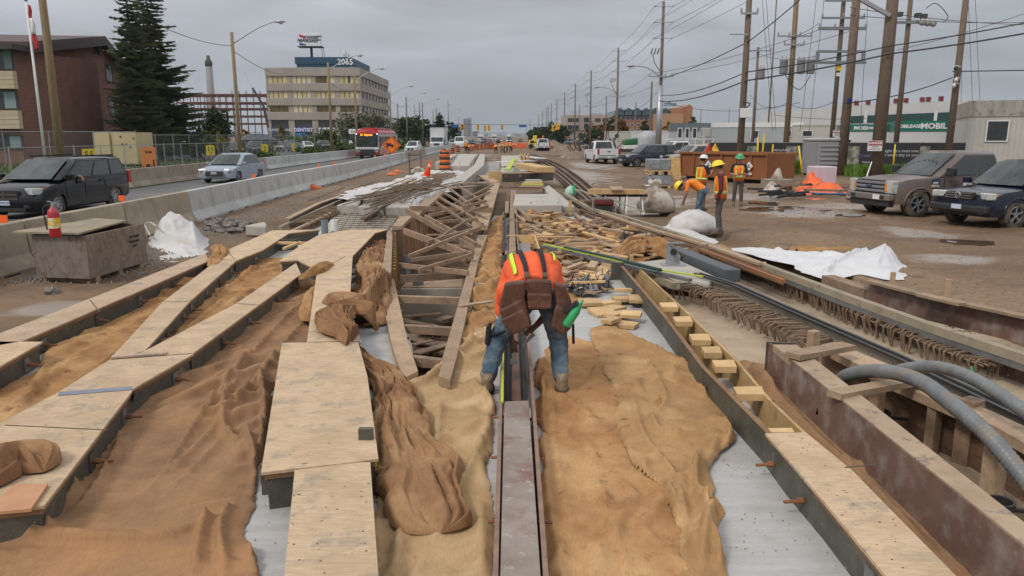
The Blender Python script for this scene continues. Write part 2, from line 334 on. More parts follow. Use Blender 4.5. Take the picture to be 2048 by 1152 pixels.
def cloth(name,label,outline,z,mat,cat,res=.03,flow=90,amp=.02,freq=3.,creases=(),bumps=(),edge=.05,hem=.02,seed=1,rag=.03,under=0,group=None,zf=None,smooth=True,kind=None,stretch=.22):
 o2=[]
 n=len(outline); rs=random.Random(seed)
 for i in range(n):
  a=Vector(outline[i][:2]); b=Vector(outline[(i+1)%n][:2]); k=max(1,int((b-a).length/.05)); nn=Vector((-(b-a).y,(b-a).x)).normalized()
  for j in range(k): q=a+(b-a)*j/k; o2.append(q+nn*((float(vn(q.x*3.1,q.y*3.1,seed))-.5)*4*rag*(1 if j else .3)+rs.uniform(-rag,rag)*.35))
 ol=[(p.x,p.y) for p in o2]
 xs=[p[0] for p in ol]; ys=[p[1] for p in ol]; X,Y=np.meshgrid(np.arange(min(xs)-res,max(xs)+2*res,res),np.arange(min(ys)-res,max(ys)+2*res,res))
 ins=inpoly(X,Y,ol); d,sd,cx,cy,_=segd(X,Y,ol,True); keep=ins|(d<res*.75)
 out=keep&~ins; X=np.where(out,cx,X); Y=np.where(out,cy,Y); d=np.where(ins,d,0)
 a=R(flow); U=X*math.cos(a)+Y*math.sin(a); W=-X*math.sin(a)+Y*math.cos(a)
 wx=W+.3*(fbm(U*.9,W*1.1,seed+5)-.5)*2+.09*(fbm(U*3,W*3,seed+6)-.5)*2
 msk=fbm(X*1.1,Y*1.1,seed+9,2); msk=np.clip((msk-.35)*3,0.15,1)
 kf=min(1.35,max(.6,amp/.03)); H=kf*(1.15*folds_at(wx+seed*1.7,U*.6+seed*2.3,1.2)*np.clip(msk*1.35-.15,0,1)+.4*folds_at((wx*.8+U*.6)+seed,(U*.8-wx*.6)-seed,2.2)*(1-.5*msk))+amp*.25*fbm(X*1.3,Y*1.3,seed+3)
 for c in creases:
  pl,cw,ch=c[0],c[1],c[2]; q=smooth_line([Vector((p[0],p[1],0)) for p in pl],5); dd,s,_,_,ar=segd(X,Y,q)
  ww=np.where(s>0,cw*.75,cw*.16)*(1+.5*(fbm(X*3,Y*3,seed+11)-.5)); ww=np.maximum(ww,res*1.15); prof=np.exp(-(dd/ww)**1.35)*(.75+.5*vn(X*4,Y*4,seed+13))*np.clip(np.minimum(ar,1-ar)*7,0.02,1); H=H+ch*.95*prof
 for b in bumps:
  bx_,by_,br,bh=b[:4]; rr=np.hypot(X-bx_,(Y-by_)/(b[4] if len(b)>4 else 1))/br; H=H+bh*np.exp(-rr**2*1.2)*(1+.25*(ridge(X*3,Y*3,seed+4)-.5))
 ed=edge if edge>.1 else .045; e=np.clip(d/ed,0,1); e=e*(2-e) if ed<.1 else e*e*(3-2*e); Z=(zf(X,Y) if zf else z)+(H+.006)*e-under*(1-e)
 idx=-np.ones(X.shape,int); idx[keep]=np.arange(keep.sum());
 q=keep[:-1,:-1]&keep[1:,:-1]&keep[:-1,1:]&keep[1:,1:]
 f=np.stack([idx[:-1,:-1][q],idx[:-1,1:][q],idx[1:,1:][q],idx[1:,:-1][q]],1)
 mb=MB(); mb.v=list(map(tuple,np.stack([X[keep],Y[keep],Z[keep]],1))); mb.f=list(map(tuple,f))
 return one(name,mb,mat,label,cat,group,smooth,kind=kind)
def roll(path,widths,heights,z0,seed=1,folds=5,nv=28,step=.035,lift=0):
 """a bunched length of cloth as a swept, folded mound -> MB"""
 q=smooth_line([Vector((p[0],p[1],0)) for p in path],8); L=[0]
 for i in range(len(q)-1): L.append(L[-1]+(q[i+1]-q[i]).length)
 n=max(6,int(L[-1]/step)); mb=MB();
 ss=np.linspace(0,L[-1],n); px=np.interp(ss,L,[p.x for p in q]); py=np.interp(ss,L,[p.y for p in q])
 tt=ss/L[-1]; W=np.interp(tt,np.linspace(0,1,len(widths)),widths); Hh=np.interp(tt,np.linspace(0,1,len(heights)),heights)
 en=np.clip(np.minimum(tt,1-tt)*L[-1]/.12,0,1); en=np.sqrt(np.clip(1-(1-en)**2,0.004,1))
 tx=np.gradient(px); ty=np.gradient(py); l=np.hypot(tx,ty); nx,ny=-ty/l,tx/l
 v=np.linspace(-1,1,nv); S,Vv=np.meshgrid(ss,v,indexing='ij')
 wv=W[:,None]*en[:,None]*(1+.35*(fbm(S*2.3,np.sign(Vv)*5+20,seed+1)-.5)*2)
 off=.10*(fbm(S*1.7,S*0+3,seed+2)-.5)
 base=np.sqrt(np.clip(1-Vv**2,0,1)); tw=Vv+.35*(fbm(S*1.4,Vv*1.5+9,seed+3)-.5)*2
 t2=tw+.5*(fbm(S*1.3,Vv*.9+3,seed+14,2)-.5)*2; rg=np.abs(2*vn(t2*folds*.62+7,S*1.15,seed+4)-1)**.6*1.25; r3=np.abs(2*vn(t2*folds*1.5+3,S*3.2+Vv,seed+6)-1)**.8*1.5
 Z=Hh[:,None]*en[:,None]*(base**.6*(.3+.72*rg+.2*r3*vn(S*2,Vv*2,seed)+.35*(fbm(S*2.6,Vv*.5,seed+8)-.4)))+.004+lift
 X=px[:,None]+nx[:,None]*(Vv*wv+off); Y=py[:,None]+ny[:,None]*(Vv*wv+off)
 zz=z0(X,Y) if callable(z0) else z0
 mb.v=list(map(tuple,np.stack([X.ravel(),Y.ravel(),(Z+zz).ravel()],1)))
 for i in range(n-1):
  for j in range(nv-1): a=i*nv+j; mb.f.append((a,a+1,a+nv+1,a+nv))
 return mb
def join(*m):
 r=MB()
 for q in m: r.add(q.v,q.f)
 return r
ORD=['first','second','third','fourth','fifth','sixth','seventh','eighth','ninth','tenth','eleventh','twelfth','thirteenth','fourteenth','fifteenth','sixteenth','seventeenth','eighteenth','nineteenth','twentieth']
ORD+=['twenty-'+o for o in ORD[:9]]+['thirtieth']+['thirty-'+o for o in ORD[:9]]
# ================================================================ THE SETTING
pit1=[P(*q) for q in [(846,760),(824,690),(788,600),(772,555),(778,470),(808,440),(883,378),(908,348),(992,348),(988,400),(964,470),(909,655),(876,752)]]
Z2=.40
pit2=[P(*q,.1) for q in [(1625,735),(1660,712),(1830,790),(2048,880),(2300,1010),(2300,1400),(2100,1140)]]
p2a=[P(1575,690,Z2),P(2048,1050,Z2),P(2300,1240,Z2)]
pit2=[P(1592,690,Z2),P(2039,1037,Z2),P(2330,1263,Z2),P(2420,1060,.2),P(2048,872,.2),P(1830,768,.2),P(1650,685,.2)]
trk=[P(1250,545,0),P(1480,720,0),P(1620,760,0),P(2100,990,0),P(2300,1000,0),P(2300,760,0),P(2048,660,0),P(1560,510,0),P(1420,500,0)]
def gaxis(lo,hi,f0,f1,s,g=1.09):
 a=list(np.arange(f0,f1,s)); k=s; v=f1
 while v<hi: a.append(v); k*=g; v+=k
 k=s; v=f0-s
 while v>lo: a.insert(0,v); k*=g; v-=k
 return np.array([lo]+a+[hi])
gx=gaxis(-3500,3500,-9,14,.13,1.07); gy=gaxis(-60,7000,3,27,.13,1.045)
GX,GY=np.meshgrid(gx,gy)
def dirt_h(X,Y):
 m=np.clip((X+8.6)/1.,0,1)*np.clip((60-X)/20,0,1)*np.clip((170-Y)/60,0,1)
 return m*((fbm(X*.35,Y*.35,3)-.5)*.16+(fbm(X*1.6,Y*1.6,5)-.5)*.07+(ridge(X*.10+Y*.1,Y*1.1-X*.12,8)-.4)*.085*np.clip((X-3)/3,0,1)*np.clip((60-Y)/30,0,1)+(fbm(X*4,Y*6,9)-.5)*.03)
GZ=dirt_h(GX,GY)
con=inpoly(GX,GY,[(-6.2,2),(-6.2,14),(-5.2,24),(-2,70),(2.8,70),(5.0,22),(6,12),(7.5,2)])
GZ=np.where(con,GZ*.2-.12,GZ); GZ=np.where(inpoly(GX,GY,trk),-.46+GZ*.1,GZ)
GZ=np.where(inpoly(GX,GY,pit1),-1.15+(fbm(GX*2.5,GY*2.5,4)-.5)*.35,GZ); GZ=np.where(inpoly(GX,GY,pit2),-.62+(fbm(GX*3,GY*3,4)-.5)*.12,GZ)
mb=MB(); mb.v=list(map(tuple,np.stack([GX.ravel(),GY.ravel(),GZ.ravel()],1))); nx_=len(gx)
mb.f=[(j*nx_+i,j*nx_+i+1,(j+1)*nx_+i+1,(j+1)*nx_+i) for j in range(len(gy)-1) for i in range(nx_-1)]
WET=np.zeros(GX.shape)
for px,py,rpx,ry in [(1600,424,150,3.6),(1265,400,190,6.5),(1680,412,110,1.8),(1830,470,130,1.4),(1750,600,150,.7),(1150,350,90,12),(1500,395,120,3),(1400,520,60,1),(1180,330,60,12),(1900,520,120,.8),(640,420,60,2.5),(120,620,120,.8)]:
 c=P(px,py); s_=c.y/FPX; WET=np.maximum(WET,np.clip(1.25-np.hypot((GX-c.x)/(rpx*s_),(GY-c.y)/ry),0,1))
DIRT=M('dirt',(.18,.112,.062),(.115,.07,.038),0.85,.5,(.45,1.3,1),1.0,7,grain=.25,gs=5,gst=(1,2.5,1),c3=(.22,.145,.085),m3=(.52,.66),s3=.16,speck=(.12,.08,.052),sps=1.1,spm=(.56,.7),r2=.6)
gr_=setting('ground',mb,DIRT,True); at=gr_.data.attributes.new('wet','FLOAT','POINT'); at.data.foreach_set('value',WET.ravel().astype(np.float32))
nt=DIRT.node_tree; N=nt.nodes.new; L=nt.links.new; bs=nt.nodes['Principled BSDF']; an=N('ShaderNodeAttribute'); an.attribute_name='wet'; tc=N('ShaderNodeTexCoord'); n1=N('ShaderNodeTexNoise'); n1.inputs['Scale'].default_value=.9; n1.inputs['Detail'].default_value=8; L(tc.outputs['Object'],n1.inputs[0])
m1=N('ShaderNodeMath'); m1.operation='MULTIPLY_ADD'; L(n1.outputs[0],m1.inputs[0]); m1.inputs[1].default_value=1.6; m1.inputs[2].default_value=-.8; m2=N('ShaderNodeMath'); L(m1.outputs[0],m2.inputs[0]); L(an.outputs['Fac'],m2.inputs[1]); g=N('ShaderNodeMapRange'); g.inputs[1].default_value=.45; g.inputs[2].default_value=.85; L(m2.outputs[0],g.inputs[0])
old=bs.inputs['Base Color'].links[0].from_socket; x=N('ShaderNodeMix'); x.data_type='RGBA'; L(g.outputs[0],x.inputs[0]); L(old,x.inputs[6]); x.inputs[7].default_value=(.275,.225,.185,1); L(x.outputs[2],bs.inputs['Base Color']); q=N('ShaderNodeMapRange'); q.inputs[3].default_value=.85; q.inputs[4].default_value=.38; L(g.outputs[0],q.inputs[0]); L(q.outputs[0],bs.inputs['Roughness'])
def gz(x,y): return float(dirt_h(np.array([x]),np.array([y]))[0])
ASPH=M('asphalt',(.115,.112,.11),(.085,.083,.082),.75,.5,(1,.25,1),.2,60,c3=(.15,.14,.13),m3=(.55,.7),s3=.4)
LAWN=M('lawn',(.075,.11,.03),(.045,.075,.02),.9,2,bump=.6,bscale=30,c3=(.15,.13,.065),m3=(.56,.7),s3=.5)
mb=MB().bx(-17.6,-9.6,-30,900,-.2,.012); setting('road',mb,ASPH)
mb=MB().bx(-28,-17.6,-30,190,-.2,.05); setting('verge',mb,LAWN)
mb=MB().bx(-110,-28.4,78,185,-.2,.04); setting('parking_lot',mb,ASPH)
mb=MB().bx(-110,-28.4,-30,77.5,-.2,.06); setting('lawn',mb,LAWN)
mb=MB().bx(-13.75,-13.6,60,600,.0,.017); setting('road_line',mb,flat('line_paint',(.5,.42,.12),.7))
# wet, rutted muddy hollows
WATER=M('puddle_water',(.10,.065,.04),(.085,.055,.035),.03,2,spec=.9); MUDW=M('wet_mud',(.335,.29,.25),(.22,.165,.12),.32,1.1,(1,1,1),.35,9,c3=(.17,.11,.07),m3=(.5,.62),s3=1.8,spec=.55)
def irregular(cx,cy,rx,ry,seed,n=40):
 return [(cx+rx*math.cos(a)*(.7+.6*float(vn(math.cos(a)*2+5,math.sin(a)*2+seed,seed))),cy+ry*math.sin(a)*(.7+.6*float(vn(math.cos(a)*2+5,math.sin(a)*2+seed,seed)))) for a in [2*PI*i/n for i in range(n)]]
def puddle(nm,px,py,rpx,ry,mat,seed,dz,label):
 c=P(px,py); s=c.y/FPX; poly=irregular(c.x,c.y,rpx*s,ry,seed); k=gz(c.x,c.y)
 mb=MB(); m=24
 if mat is WATER: mb.prism(poly,k-.02,k+dz)
 else:
  rg=[]
  for q in np.linspace(1,0.001,9): rg.append([Vector((c.x+(x-c.x)*q,c.y+(y-c.y)*q,gz(c.x+(x-c.x)*q,c.y+(y-c.y)*q)+(-.03 if q>.99 else dz))) for x,y in poly])
  mb.loft(rg,False)
 setting(nm,mb,mat,mat is MUDW,label)
for a in [(1568,421,78,1.25,4),(1925,488,48,.33,5),(1700,435,26,.3,7),(1530,408,28,.5,3)]:
 puddle('puddle',*a[:4],WATER,a[4],.03,'brown puddle lying in the dirt yard')
# ------------------------------------------------ cast track slabs
def slab(pts,z0,z1,mat=SLAB,label=None,nm='track_slab'): return setting(nm,MB().prism(pts,z0,z1),mat,label=label)
LX=lambda y:-4.9-.0*y
slab([(-5.6,2.2),(2.35,2.2),(2.55,7.25),(-5.4,7.25)],-.15,0)
slab([(-5.4,7.252),(-.98,7.252),(pit1[1].x,pit1[1].y),(pit1[2].x,pit1[2].y),(pit1[3].x,pit1[3].y),(pit1[4].x,pit1[4].y),(pit1[4].x-.2,21),(-5.2,21)],-.15,0)
slab([(pit1[12].x+.02,7.252),(P(1450,780).x,7.252),(P(1408,737).x,P(1408,737).y),(P(1330,634).x,P(1330,634).y),(P(1246,534).x,P(1246,534).y),(2.4,23),(-.55,23),(pit1[10].x,pit1[10].y),(pit1[11].x,pit1[11].y)],-.15,0)
slab([(p.x,p.y) for p in trk],-.42,-.20,M('sandy_concrete',(.42,.33,.235),(.34,.26,.18),.9,2,bump=.4,bscale=30,c3=(.25,.19,.135),m3=(.52,.68),s3=2),nm='track_bed')
# ------------------------------------------------ concrete barriers
BCON=M('barrier_brown',(.37,.305,.225),(.30,.25,.185),.9,1.5,bump=.2,bscale=30,c3=(.22,.18,.135),m3=(.5,.72),s3=1.6,speck=(.5,.45,.38),sps=3,spm=(.62,.8),rand=.12)
BCONW=M('barrier_grey',(.50,.505,.49),(.42,.425,.41),.85,1.2,bump=.15,bscale=30,c3=(.33,.31,.27),m3=(.52,.74),s3=1.5,rand=.1)
def barrier(p,q,hgt,w,label,group,mat):
 p=Vector(p);q=Vector(q); d=q-p; L_=d.length-.04; a=math.atan2(d.y,d.x)
 t=thing('concrete_barrier',label,'barrier',((p.x+q.x)/2,(p.y+q.y)/2,gz(p.x,p.y)*.0-.02),a,group)
 pr=[(-w/2,0),(-w/2,.08),(-w*.27,.32),(-w*.16,hgt),(w*.16,hgt),(w*.27,.32),(w/2,.08),(w/2,0)]
 mb=MB().loft([[Vector((x,y,z)) for y,z in pr] for x in (-L_/2,-L_/2+.02,L_/2-.02,L_/2)]); obj('barrier_body',mb,mat,t,bevel=.02,local=True)
 m2=MB()
 for s in(-1,1): m2.bx(s*L_*.28-.22,s*L_*.28+.22,-w/2-.004,w/2+.004,0,.05)
 obj('lifting_slot',m2,BLACK,t,local=True); return t
def row(pts,step,hgt,w,fn,group,mats,off=0):
 q=[Vector((a[0],a[1],0)) for a in pts]; Ls=[0]
 for i in range(len(q)-1): Ls.append(Ls[-1]+(q[i+1]-q[i]).length)
 n=int(Ls[-1]/step); at=lambda s:Vector((np.interp(s,Ls,[p.x for p in q]),np.interp(s,Ls,[p.y for p in q]),0))
 r=[]
 for i in range(n): r.append(barrier(at(i*step),at((i+1)*step),hgt,w,fn(i),group,mats(i)))
 return r
b0=P(411,447);
nearpts=[(-8.55,6.2),(-8.75,12.1),(-8.95,21.),(-9.3,29),(-9.35,45),(-10.1,72),(-10.9,100),(-11.6,150)]
nearpts=[(x-.25,y) for x,y in nearpts]
NB=row(nearpts,3.75,.9,.6,lambda i:f'{["tan","pale grey"][3<=i]} concrete barrier, {ORD[i]} of the near row along the work site','near row of concrete barriers',lambda i: BCON if i<4 or 18<=i<24 else BCONW)
farpts=[(-18.0,16),(-18.0,35),(-17.9,50),(-18.0,75),(-18.0,93)]
FB=row(farpts,3.9,.9,.6,lambda i:f'{["tan","grey"][9<=i]} concrete barrier, {ORD[i]} of the far row beyond the traffic','far row of concrete barriers',lambda i: BCON if i<10 else BCONW)
row([(-12,150),(-11,230)],4,.9,.6,lambda i:'distant concrete barrier beside the far traffic','distant barriers beside the traffic',lambda i:BCON)
# ------------------------------------------------ buildings
BRICK=bpy.data.materials.new('brick'); BRICK.use_nodes=True
def brickmat(m,c1,c2,mort,sc=1.):
 nt=m.node_tree; N=nt.nodes.new; L=nt.links.new; bs=nt.nodes['Principled BSDF']; bs.inputs['Roughness'].default_value=.9
 tc=N('ShaderNodeTexCoord'); g=N('ShaderNodeSeparateXYZ'); L(tc.outputs['Object'],g.inputs[0]); ad=N('ShaderNodeMath'); L(g.outputs[0],ad.inputs[0]); L(g.outputs[1],ad.inputs[1])
 cb=N('ShaderNodeCombineXYZ'); L(ad.outputs[0],cb.inputs[0]); L(g.outputs[2],cb.inputs[1])
 b=N('ShaderNodeTexBrick'); b.inputs['Scale'].default_value=sc; b.inputs['Brick Width'].default_value=.42; b.inputs['Row Height'].default_value=.16; b.inputs['Mortar Size'].default_value=.022
 b.inputs['Color1'].default_value=(*c1,1); b.inputs['Color2'].default_value=(*c2,1); b.inputs['Mortar'].default_value=(*mort,1); L(cb.outputs[0],b.inputs[0])
 n=N('ShaderNodeTexNoise'); n.inputs['Scale'].default_value=.6; L(tc.outputs['Object'],n.inputs[0]); mr=N('ShaderNodeMapRange'); mr.inputs[3].default_value=.65; mr.inputs[4].default_value=1.3; L(n.outputs[0],mr.inputs[0])
 v=N('ShaderNodeVectorMath'); v.operation='SCALE'; L(b.outputs[0],v.inputs[0]); L(mr.outputs[0],v.inputs['Scale']); L(v.outputs[0],bs.inputs['Base Color'])
brickmat(BRICK,(.215,.082,.054),(.16,.062,.043),(.20,.13,.10))
ROOFB=M('brown_roof',(.095,.06,.055),(.07,.045,.042),.7,2); FASC=flat('dark_fascia',(.045,.035,.035),.6)
WGL=M('window_glass',(.02,.022,.026),(.045,.05,.055),.12,.4,spec=.7); CURT=M('curtain',(.23,.32,.32),(.16,.23,.24),.8,6,(6,6,.3)); SIDING=M('cream_siding',(.50,.42,.28),(.44,.37,.25),.7,1)
BE=V(60,92,64); BP=V(186,73,74); BR_=V(262,100,82)
t=thing('brick_building','brown brick apartment block with a low gable roof behind the flagpole','building',(V(60,310,64).x,64,0))
x0=V(60,200,64).x; c0=Vector((x0,64,0)); c1=Vector((V(270,200,88).x,88,0)); dv=(c1-c0); gl=dv.length; du=dv/gl; nn=Vector((-du.y,du.x,0)) # gable wall direction
eaveH=V(60,92,64).z; peakH=V(186,78,78).z; pk=.62
# body
A=c0; B=c1; back=nn*26
gab=[A,B,B+Vector((0,0,eaveH-1.6)),A+du*gl*pk+Vector((0,0,peakH)),A+Vector((0,0,eaveH))]
mb=MB().extr(gab,back); obj('wall',mb,BRICK,t)
# roof slabs
rf=MB(); up=Vector((0,0,1))
e0=A+up*eaveH; pk_=A+du*gl*pk+up*peakH; e1=B+up*(eaveH-1.6)
o=-nn*.9
for a,b in ((e0,pk_),(pk_,e1)):
 d=(b-a).normalized(); aa=a-(d*1.3 if a is e0 else d*0); bb=b+(d*1.0 if b is e1 else d*0)
 rf.extr([aa+o+up*.05,bb+o+up*.05,bb+o+up*.4,aa+o+up*.4],nn*28)
rfo=obj('roof',rf,ROOFB,t)
fm=MB()
for a,b in ((e0,pk_),(pk_,e1)):
 d=(b-a).normalized(); aa=a-(d*1.3 if a is e0 else d*0); bb=b+(d*1.0 if b is e1 else d*0)
 fm.extr([aa+o*1.04-up*.5,bb+o*1.04-up*.5,bb+o*1.04+up*.1,aa+o*1.04+up*.1],nn*.12)
obj('fascia',fm,FASC,t)
def win_on(par,o0,du_,nn_,s0,s1,z0,z1,curt=None,frame=FASC,glass=WGL):
 f=MB(); p=lambda s,z,d:o0+du_*s+Vector((0,0,z))-nn_*d
 for a,b,c,d in ((s0,s1,z0-.08,z0),(s0,s1,z1,z1+.08),(s0-.08,s0,z0-.08,z1+.08),(s1,s1+.08,z0-.08,z1+.08)): f.extr([p(a,c,.05),p(b,c,.05),p(b,d,.05),p(a,d,.05)],nn_*.06)
 fo=obj('window',f,frame,par); g=MB().extr([p(s0,z0,.012),p(s1,z0,.012),p(s1,z1,.012),p(s0,z1,.012)],nn_*.01); obj('pane',g,glass,fo)
 if curt:
  g=MB().extr([p(s0+(s1-s0)*curt[0],z0+.03,.022),p(s0+(s1-s0)*curt[1],z0+.03,.022),p(s0+(s1-s0)*curt[1],z1-.03,.022),p(s0+(s1-s0)*curt[0],z1-.03,.022)],nn_*.008); obj('curtain',g,CURT,fo)
def on_gable(px,py):
 a=V(px,py,10.)-Vector((0,0,HC)); O=Vector((0,0,HC)); k=(c0-O).dot(nn)/a.dot(nn); q=O+a*k; return (q-c0).dot(du),q.z
for (xa,ya,xb,yb,cc) in [(131,113,144,152,None),(210,128,226,165,(.55,.85)),(140,187,152,227,None),(216,195,231,232,(.5,.8)),(186,88,199,110,None)]:
 s0,z1=on_gable(xa,ya); s1,z0=on_gable(xb,yb); win_on(t,c0,du,nn,s0,s1,z0,z1,cc)
for xa,xb in ((104,136),(150,178)):
 s0,z1=on_gable(xa,271); s1,z0=on_gable(xb,296); win_on(t,c0,du,nn,s0,s1,z0,z1,(.1,.9))
# left wing facing the camera: balconies with cream panels, curtained windows
fx=Vector((1,0,0)); f0=Vector((V(0,200,62).x-14,62,0)); L2=V(36,200,62).x-f0.x
obj('wing_wall',MB().bx(f0.x,c0.x+.0,62.3,75,0,eaveH-.3),BRICK,t)
for ya,yb,kd in ((94,142,'w'),(142,178,'c'),(178,221,'w'),(221,258,'c'),(268,300,'w')):
 z1=V(20,ya,62).z; z0=V(20,yb,62).z
 if kd=='c':
  m2=MB()
  for k in range(4): m2.bx(f0.x,f0.x+L2,61.75+.02*(k%2),62.25,z0+(z1-z0)*k/4+.02,z0+(z1-z0)*(k+1)/4)
  obj('balcony_panel',m2,SIDING,t)
 else: win_on(t,f0+Vector((0,.26,0)),fx,Vector((0,1,0)),.2,L2-.2,z0+.15,z1-.15,(.955,.995) if ya<100 else (.93,.99))
mb=MB().bx(f0.x-1,c0.x+1.0,61,63,eaveH-.55,eaveH-.15); obj('gutter',mb,FASC,t)
# sand-coloured equipment box beside it
a=V(186,265,60); b=V(272,300,60); t=thing('equipment_enclosure','sand coloured steel equipment box against the brick building','enclosure',(a.x,60,0))
sc_=M('sand_paint',(.50,.42,.24),(.46,.38,.22),.6,2)
obj('cabinet',MB().bx(a.x,V(219,280,60).x,60,63,.2,a.z),sc_,t,bevel=.03); obj('cabinet_door',MB().bx(V(219,280,60).x+.02,b.x,60.15,63,.2,a.z-.0),sc_,t,bevel=.03)
obj('vent',join(*[MB().bx(V(q,280,60).x,V(q+3,280,60).x,60.12,60.16,V(0,yy,60).z-.12,V(0,yy,60).z) for q,yy in((240,287),(248,287),(264,275),(238,272),(256,293))]),BLACK,t)
# ------------------------------------------------ office block with the roof sign
OC=M('precast',(.375,.335,.29),(.32,.285,.245),.9,.25,(1,1,1),.1,c3=(.27,.24,.205),m3=(.5,.75),s3=.15)
GOLD=M('gold_glass',(.66,.56,.36),(.52,.42,.20),.22,.6,(1,1,.3),lo=.45,hi=.55,spec=.8); DKG=M('dark_glass',(.03,.032,.035),(.075,.07,.06),.15,.3,spec=.7)
YO=200.; ox0=V(533,200,YO).x; ox1=V(722,200,YO).x; oy1=246.;
t=thing('office_building','five storey tan office block with gold windows and a blue rooftop box','building',((ox0+ox1)/2,YO,0))
zf=lambda y:V(600,y,YO).z
bands=[(135,152),(166,182),(196,211),(224,240)]
for ya,yb in bands: obj('floor_band',MB().bx(ox0,ox1,YO,oy1,zf(yb),zf(ya)),OC,t,bevel=.1)
obj('core',MB().bx(ox0+.5,ox1-.5,YO+.6,oy1-.5,0,zf(137)),DKG,t)
for ya,yb in ((152,166),(182,196),(211,224)):
 for k in range(5):
  x=ox0+(ox1-ox0)*(k/4); m2=MB().bx(max(ox0+.05,x-.6),min(ox1-.05,x+.6),YO+.3,YO+1.2,zf(yb),zf(ya))
  obj('pier',m2,OC,t)
  if k<4:
   wn=obj('window',MB().bx(x+.62,x+(ox1-ox0)/4-.62,YO+.45,YO+.5,zf(yb),zf(ya)),GOLD,t)
   m3=MB()
   for q in range(1,4 if ya!=182 else 5): xx=x+.62+((ox1-ox0)/4-1.24)*q/4; m3.bx(xx-.05,xx+.05,YO+.35,YO+.44,zf(yb),zf(ya))
   obj('mullion',m3,FASC,wn)
   if (ya,k) in ((152,2),(152,3),(211,0),(211,3),(211,2)):
    dk=M('brown_glass',(.10,.07,.03),(.16,.11,.03),.2,.5); obj('pane',MB().bx(x+(.65 if k!=3 or ya!=152 else 2.8),x+3.5+(0 if ya==152 else 2.1),YO+.42,YO+.448,zf(yb)+.05,zf(ya)-.05),dk,wn)
 sw=MB()
 for k in range(10): y=YO+1+(oy1-YO-2)*k/9; sw.bx(ox1-.6,ox1-.2,y-.28,y+.28,zf(yb),zf(ya))
 obj('side_pier',sw,OC,t)
 obj('side_window',MB().bx(ox1-.5,ox1-.45,YO+1,oy1-1,zf(yb),zf(ya)),M('bronze_glass',(.13,.115,.10),(.20,.18,.16),.2,.5),t)
for k in range(5):
 x=ox0+(ox1-ox0)*k/4; obj('column',MB().bx(max(ox0+.1,x-.8),min(ox1-.1,x+.8),YO+.2,YO+1.2,0,zf(240)),OC,t,bevel=.1)
obj('shopfront',MB().bx(ox0+.3,ox1-.3,YO+1.2,YO+1.4,0,zf(240)),DKG,t)
teal=flat('teal_sign',(.03,.09,.16),.5); sky_=flat('blue_sign',(.02,.08,.35),.5); ww=flat('sign_white',(.75,.76,.78),.5)
for k,(m_,s_,c_,sz) in enumerate([(teal,'',ww,1),(sky_,'DENTIST',ww,1.5),(ww,'LifeLabs',flat('ink',(.03,.04,.08),.6),2.0),(teal,'',ww,1)]):
 xa=ox0+(ox1-ox0)*k/4+.9; xb=xa+(ox1-ox0)/4-1.8; sg=obj('shop_sign',MB().bx(xa,xb,YO+.0,YO+.2,zf(268) if k!=1 else zf(264),zf(255)),m_,t)
 if s_: text('lettering',s_,sz*.85,((xa+xb)/2,YO-.05,zf(260)),face_cam(),c_,sg,bold=.03)
 else: text('lettering','TRAVEL  CLINIC' if k==0 else 'PHARMACY',.9,((xa+xb)/2,YO-.05,zf(260)),face_cam(),c_,sg)
obj('shop_panel',MB().bx(ox0+(ox1-ox0)/4+1,ox0+(ox1-ox0)/2-2.5,YO+.1,YO+.25,zf(275),zf(266)),flat('cyan_sign',(.03,.2,.42),.5),t)
BLU=M('blue_metal',(.02,.095,.165),(.015,.075,.13),.5,.4)
xa=V(592,110,206).x; xb=V(700,110,206).x; zt=V(0,116,206).z; zb=V(0,135,206).z-.3
ph=MB().prism([(xa,206),(xb,206),(V(737,120,232).x,232),(xa,232)],zb,zt); po=obj('penthouse',ph,BLU,t)
obj('penthouse_band',MB().prism([(xa-.3,205.6),(xb+.2,205.6),(V(739,120,232).x,232.2),(xa,232.2)],zt-1.5,zt+.2),flat('blue_band',(.012,.06,.11),.5),po)
text('lettering','2065',2.1,((V(690,121,204).x-.3),205.5,V(690,121,204).z-.25),face_cam(),ww,po,bold=.04)
obj('antenna',join(*[MB().beam((V(x,110,215).x,215,zt),(V(x,y,215).x,215,V(x,y,215).z),.25 if w_ else .08,.25 if w_ else .08) for x,y,w_ in((692,103,1),(697,108,1),(688,108,1),(680,100,0),(635,108,0))]),GREYM,t)
# billboard
a=V(597,66,YO+8); b=V(641,92,YO+8); t=thing('billboard','white rooftop billboard with a red white and blue balloon logo','billboard',((a.x+b.x)/2,YO+8,zt-.5))
bd=obj('board',MB().bx(a.x,b.x,YO+8,YO+9,b.z,a.z),ww,t,bevel=.05)
rw=(b.x-a.x); ymid=YO+7.96; m2=MB()
def strip(z0a,z0b,z1a,z1b): return MB().extr([(a.x+.1,ymid,z0a),(a.x+rw*.33,ymid,z0b),(a.x+rw*.33,ymid,z1b),(a.x+.1,ymid,z1a)],(0,.03,0))
hz_=a.z-b.z
obj('red_mark',strip(b.z+hz_*.72,b.z+hz_*.55,b.z+hz_*.92,b.z+hz_*.72),flat('mark_red',(.5,.02,.02),.5),bd); obj('blue_mark',strip(b.z+hz_*.05,b.z+hz_*.05,b.z+hz_*.27,b.z+hz_*.12),flat('mark_blue',(.01,.07,.28),.5),bd)
ink=flat('ink',(.03,.04,.08),.6); text('lettering','/MAX',1.25,(a.x+rw*.18,ymid-.03,b.z+hz_*.42),face_cam(),ink,bd,bold=.03)
for k,s_ in enumerate(['LAWN EQUIPMENT','CITYWIDE','IN A CHANGING','CONTEXT']): text('lettering',s_,.62,(a.x+rw*.64,ymid-.03,b.z+hz_*(.72-.13*k)),face_cam(),ink,bd,bold=.02)
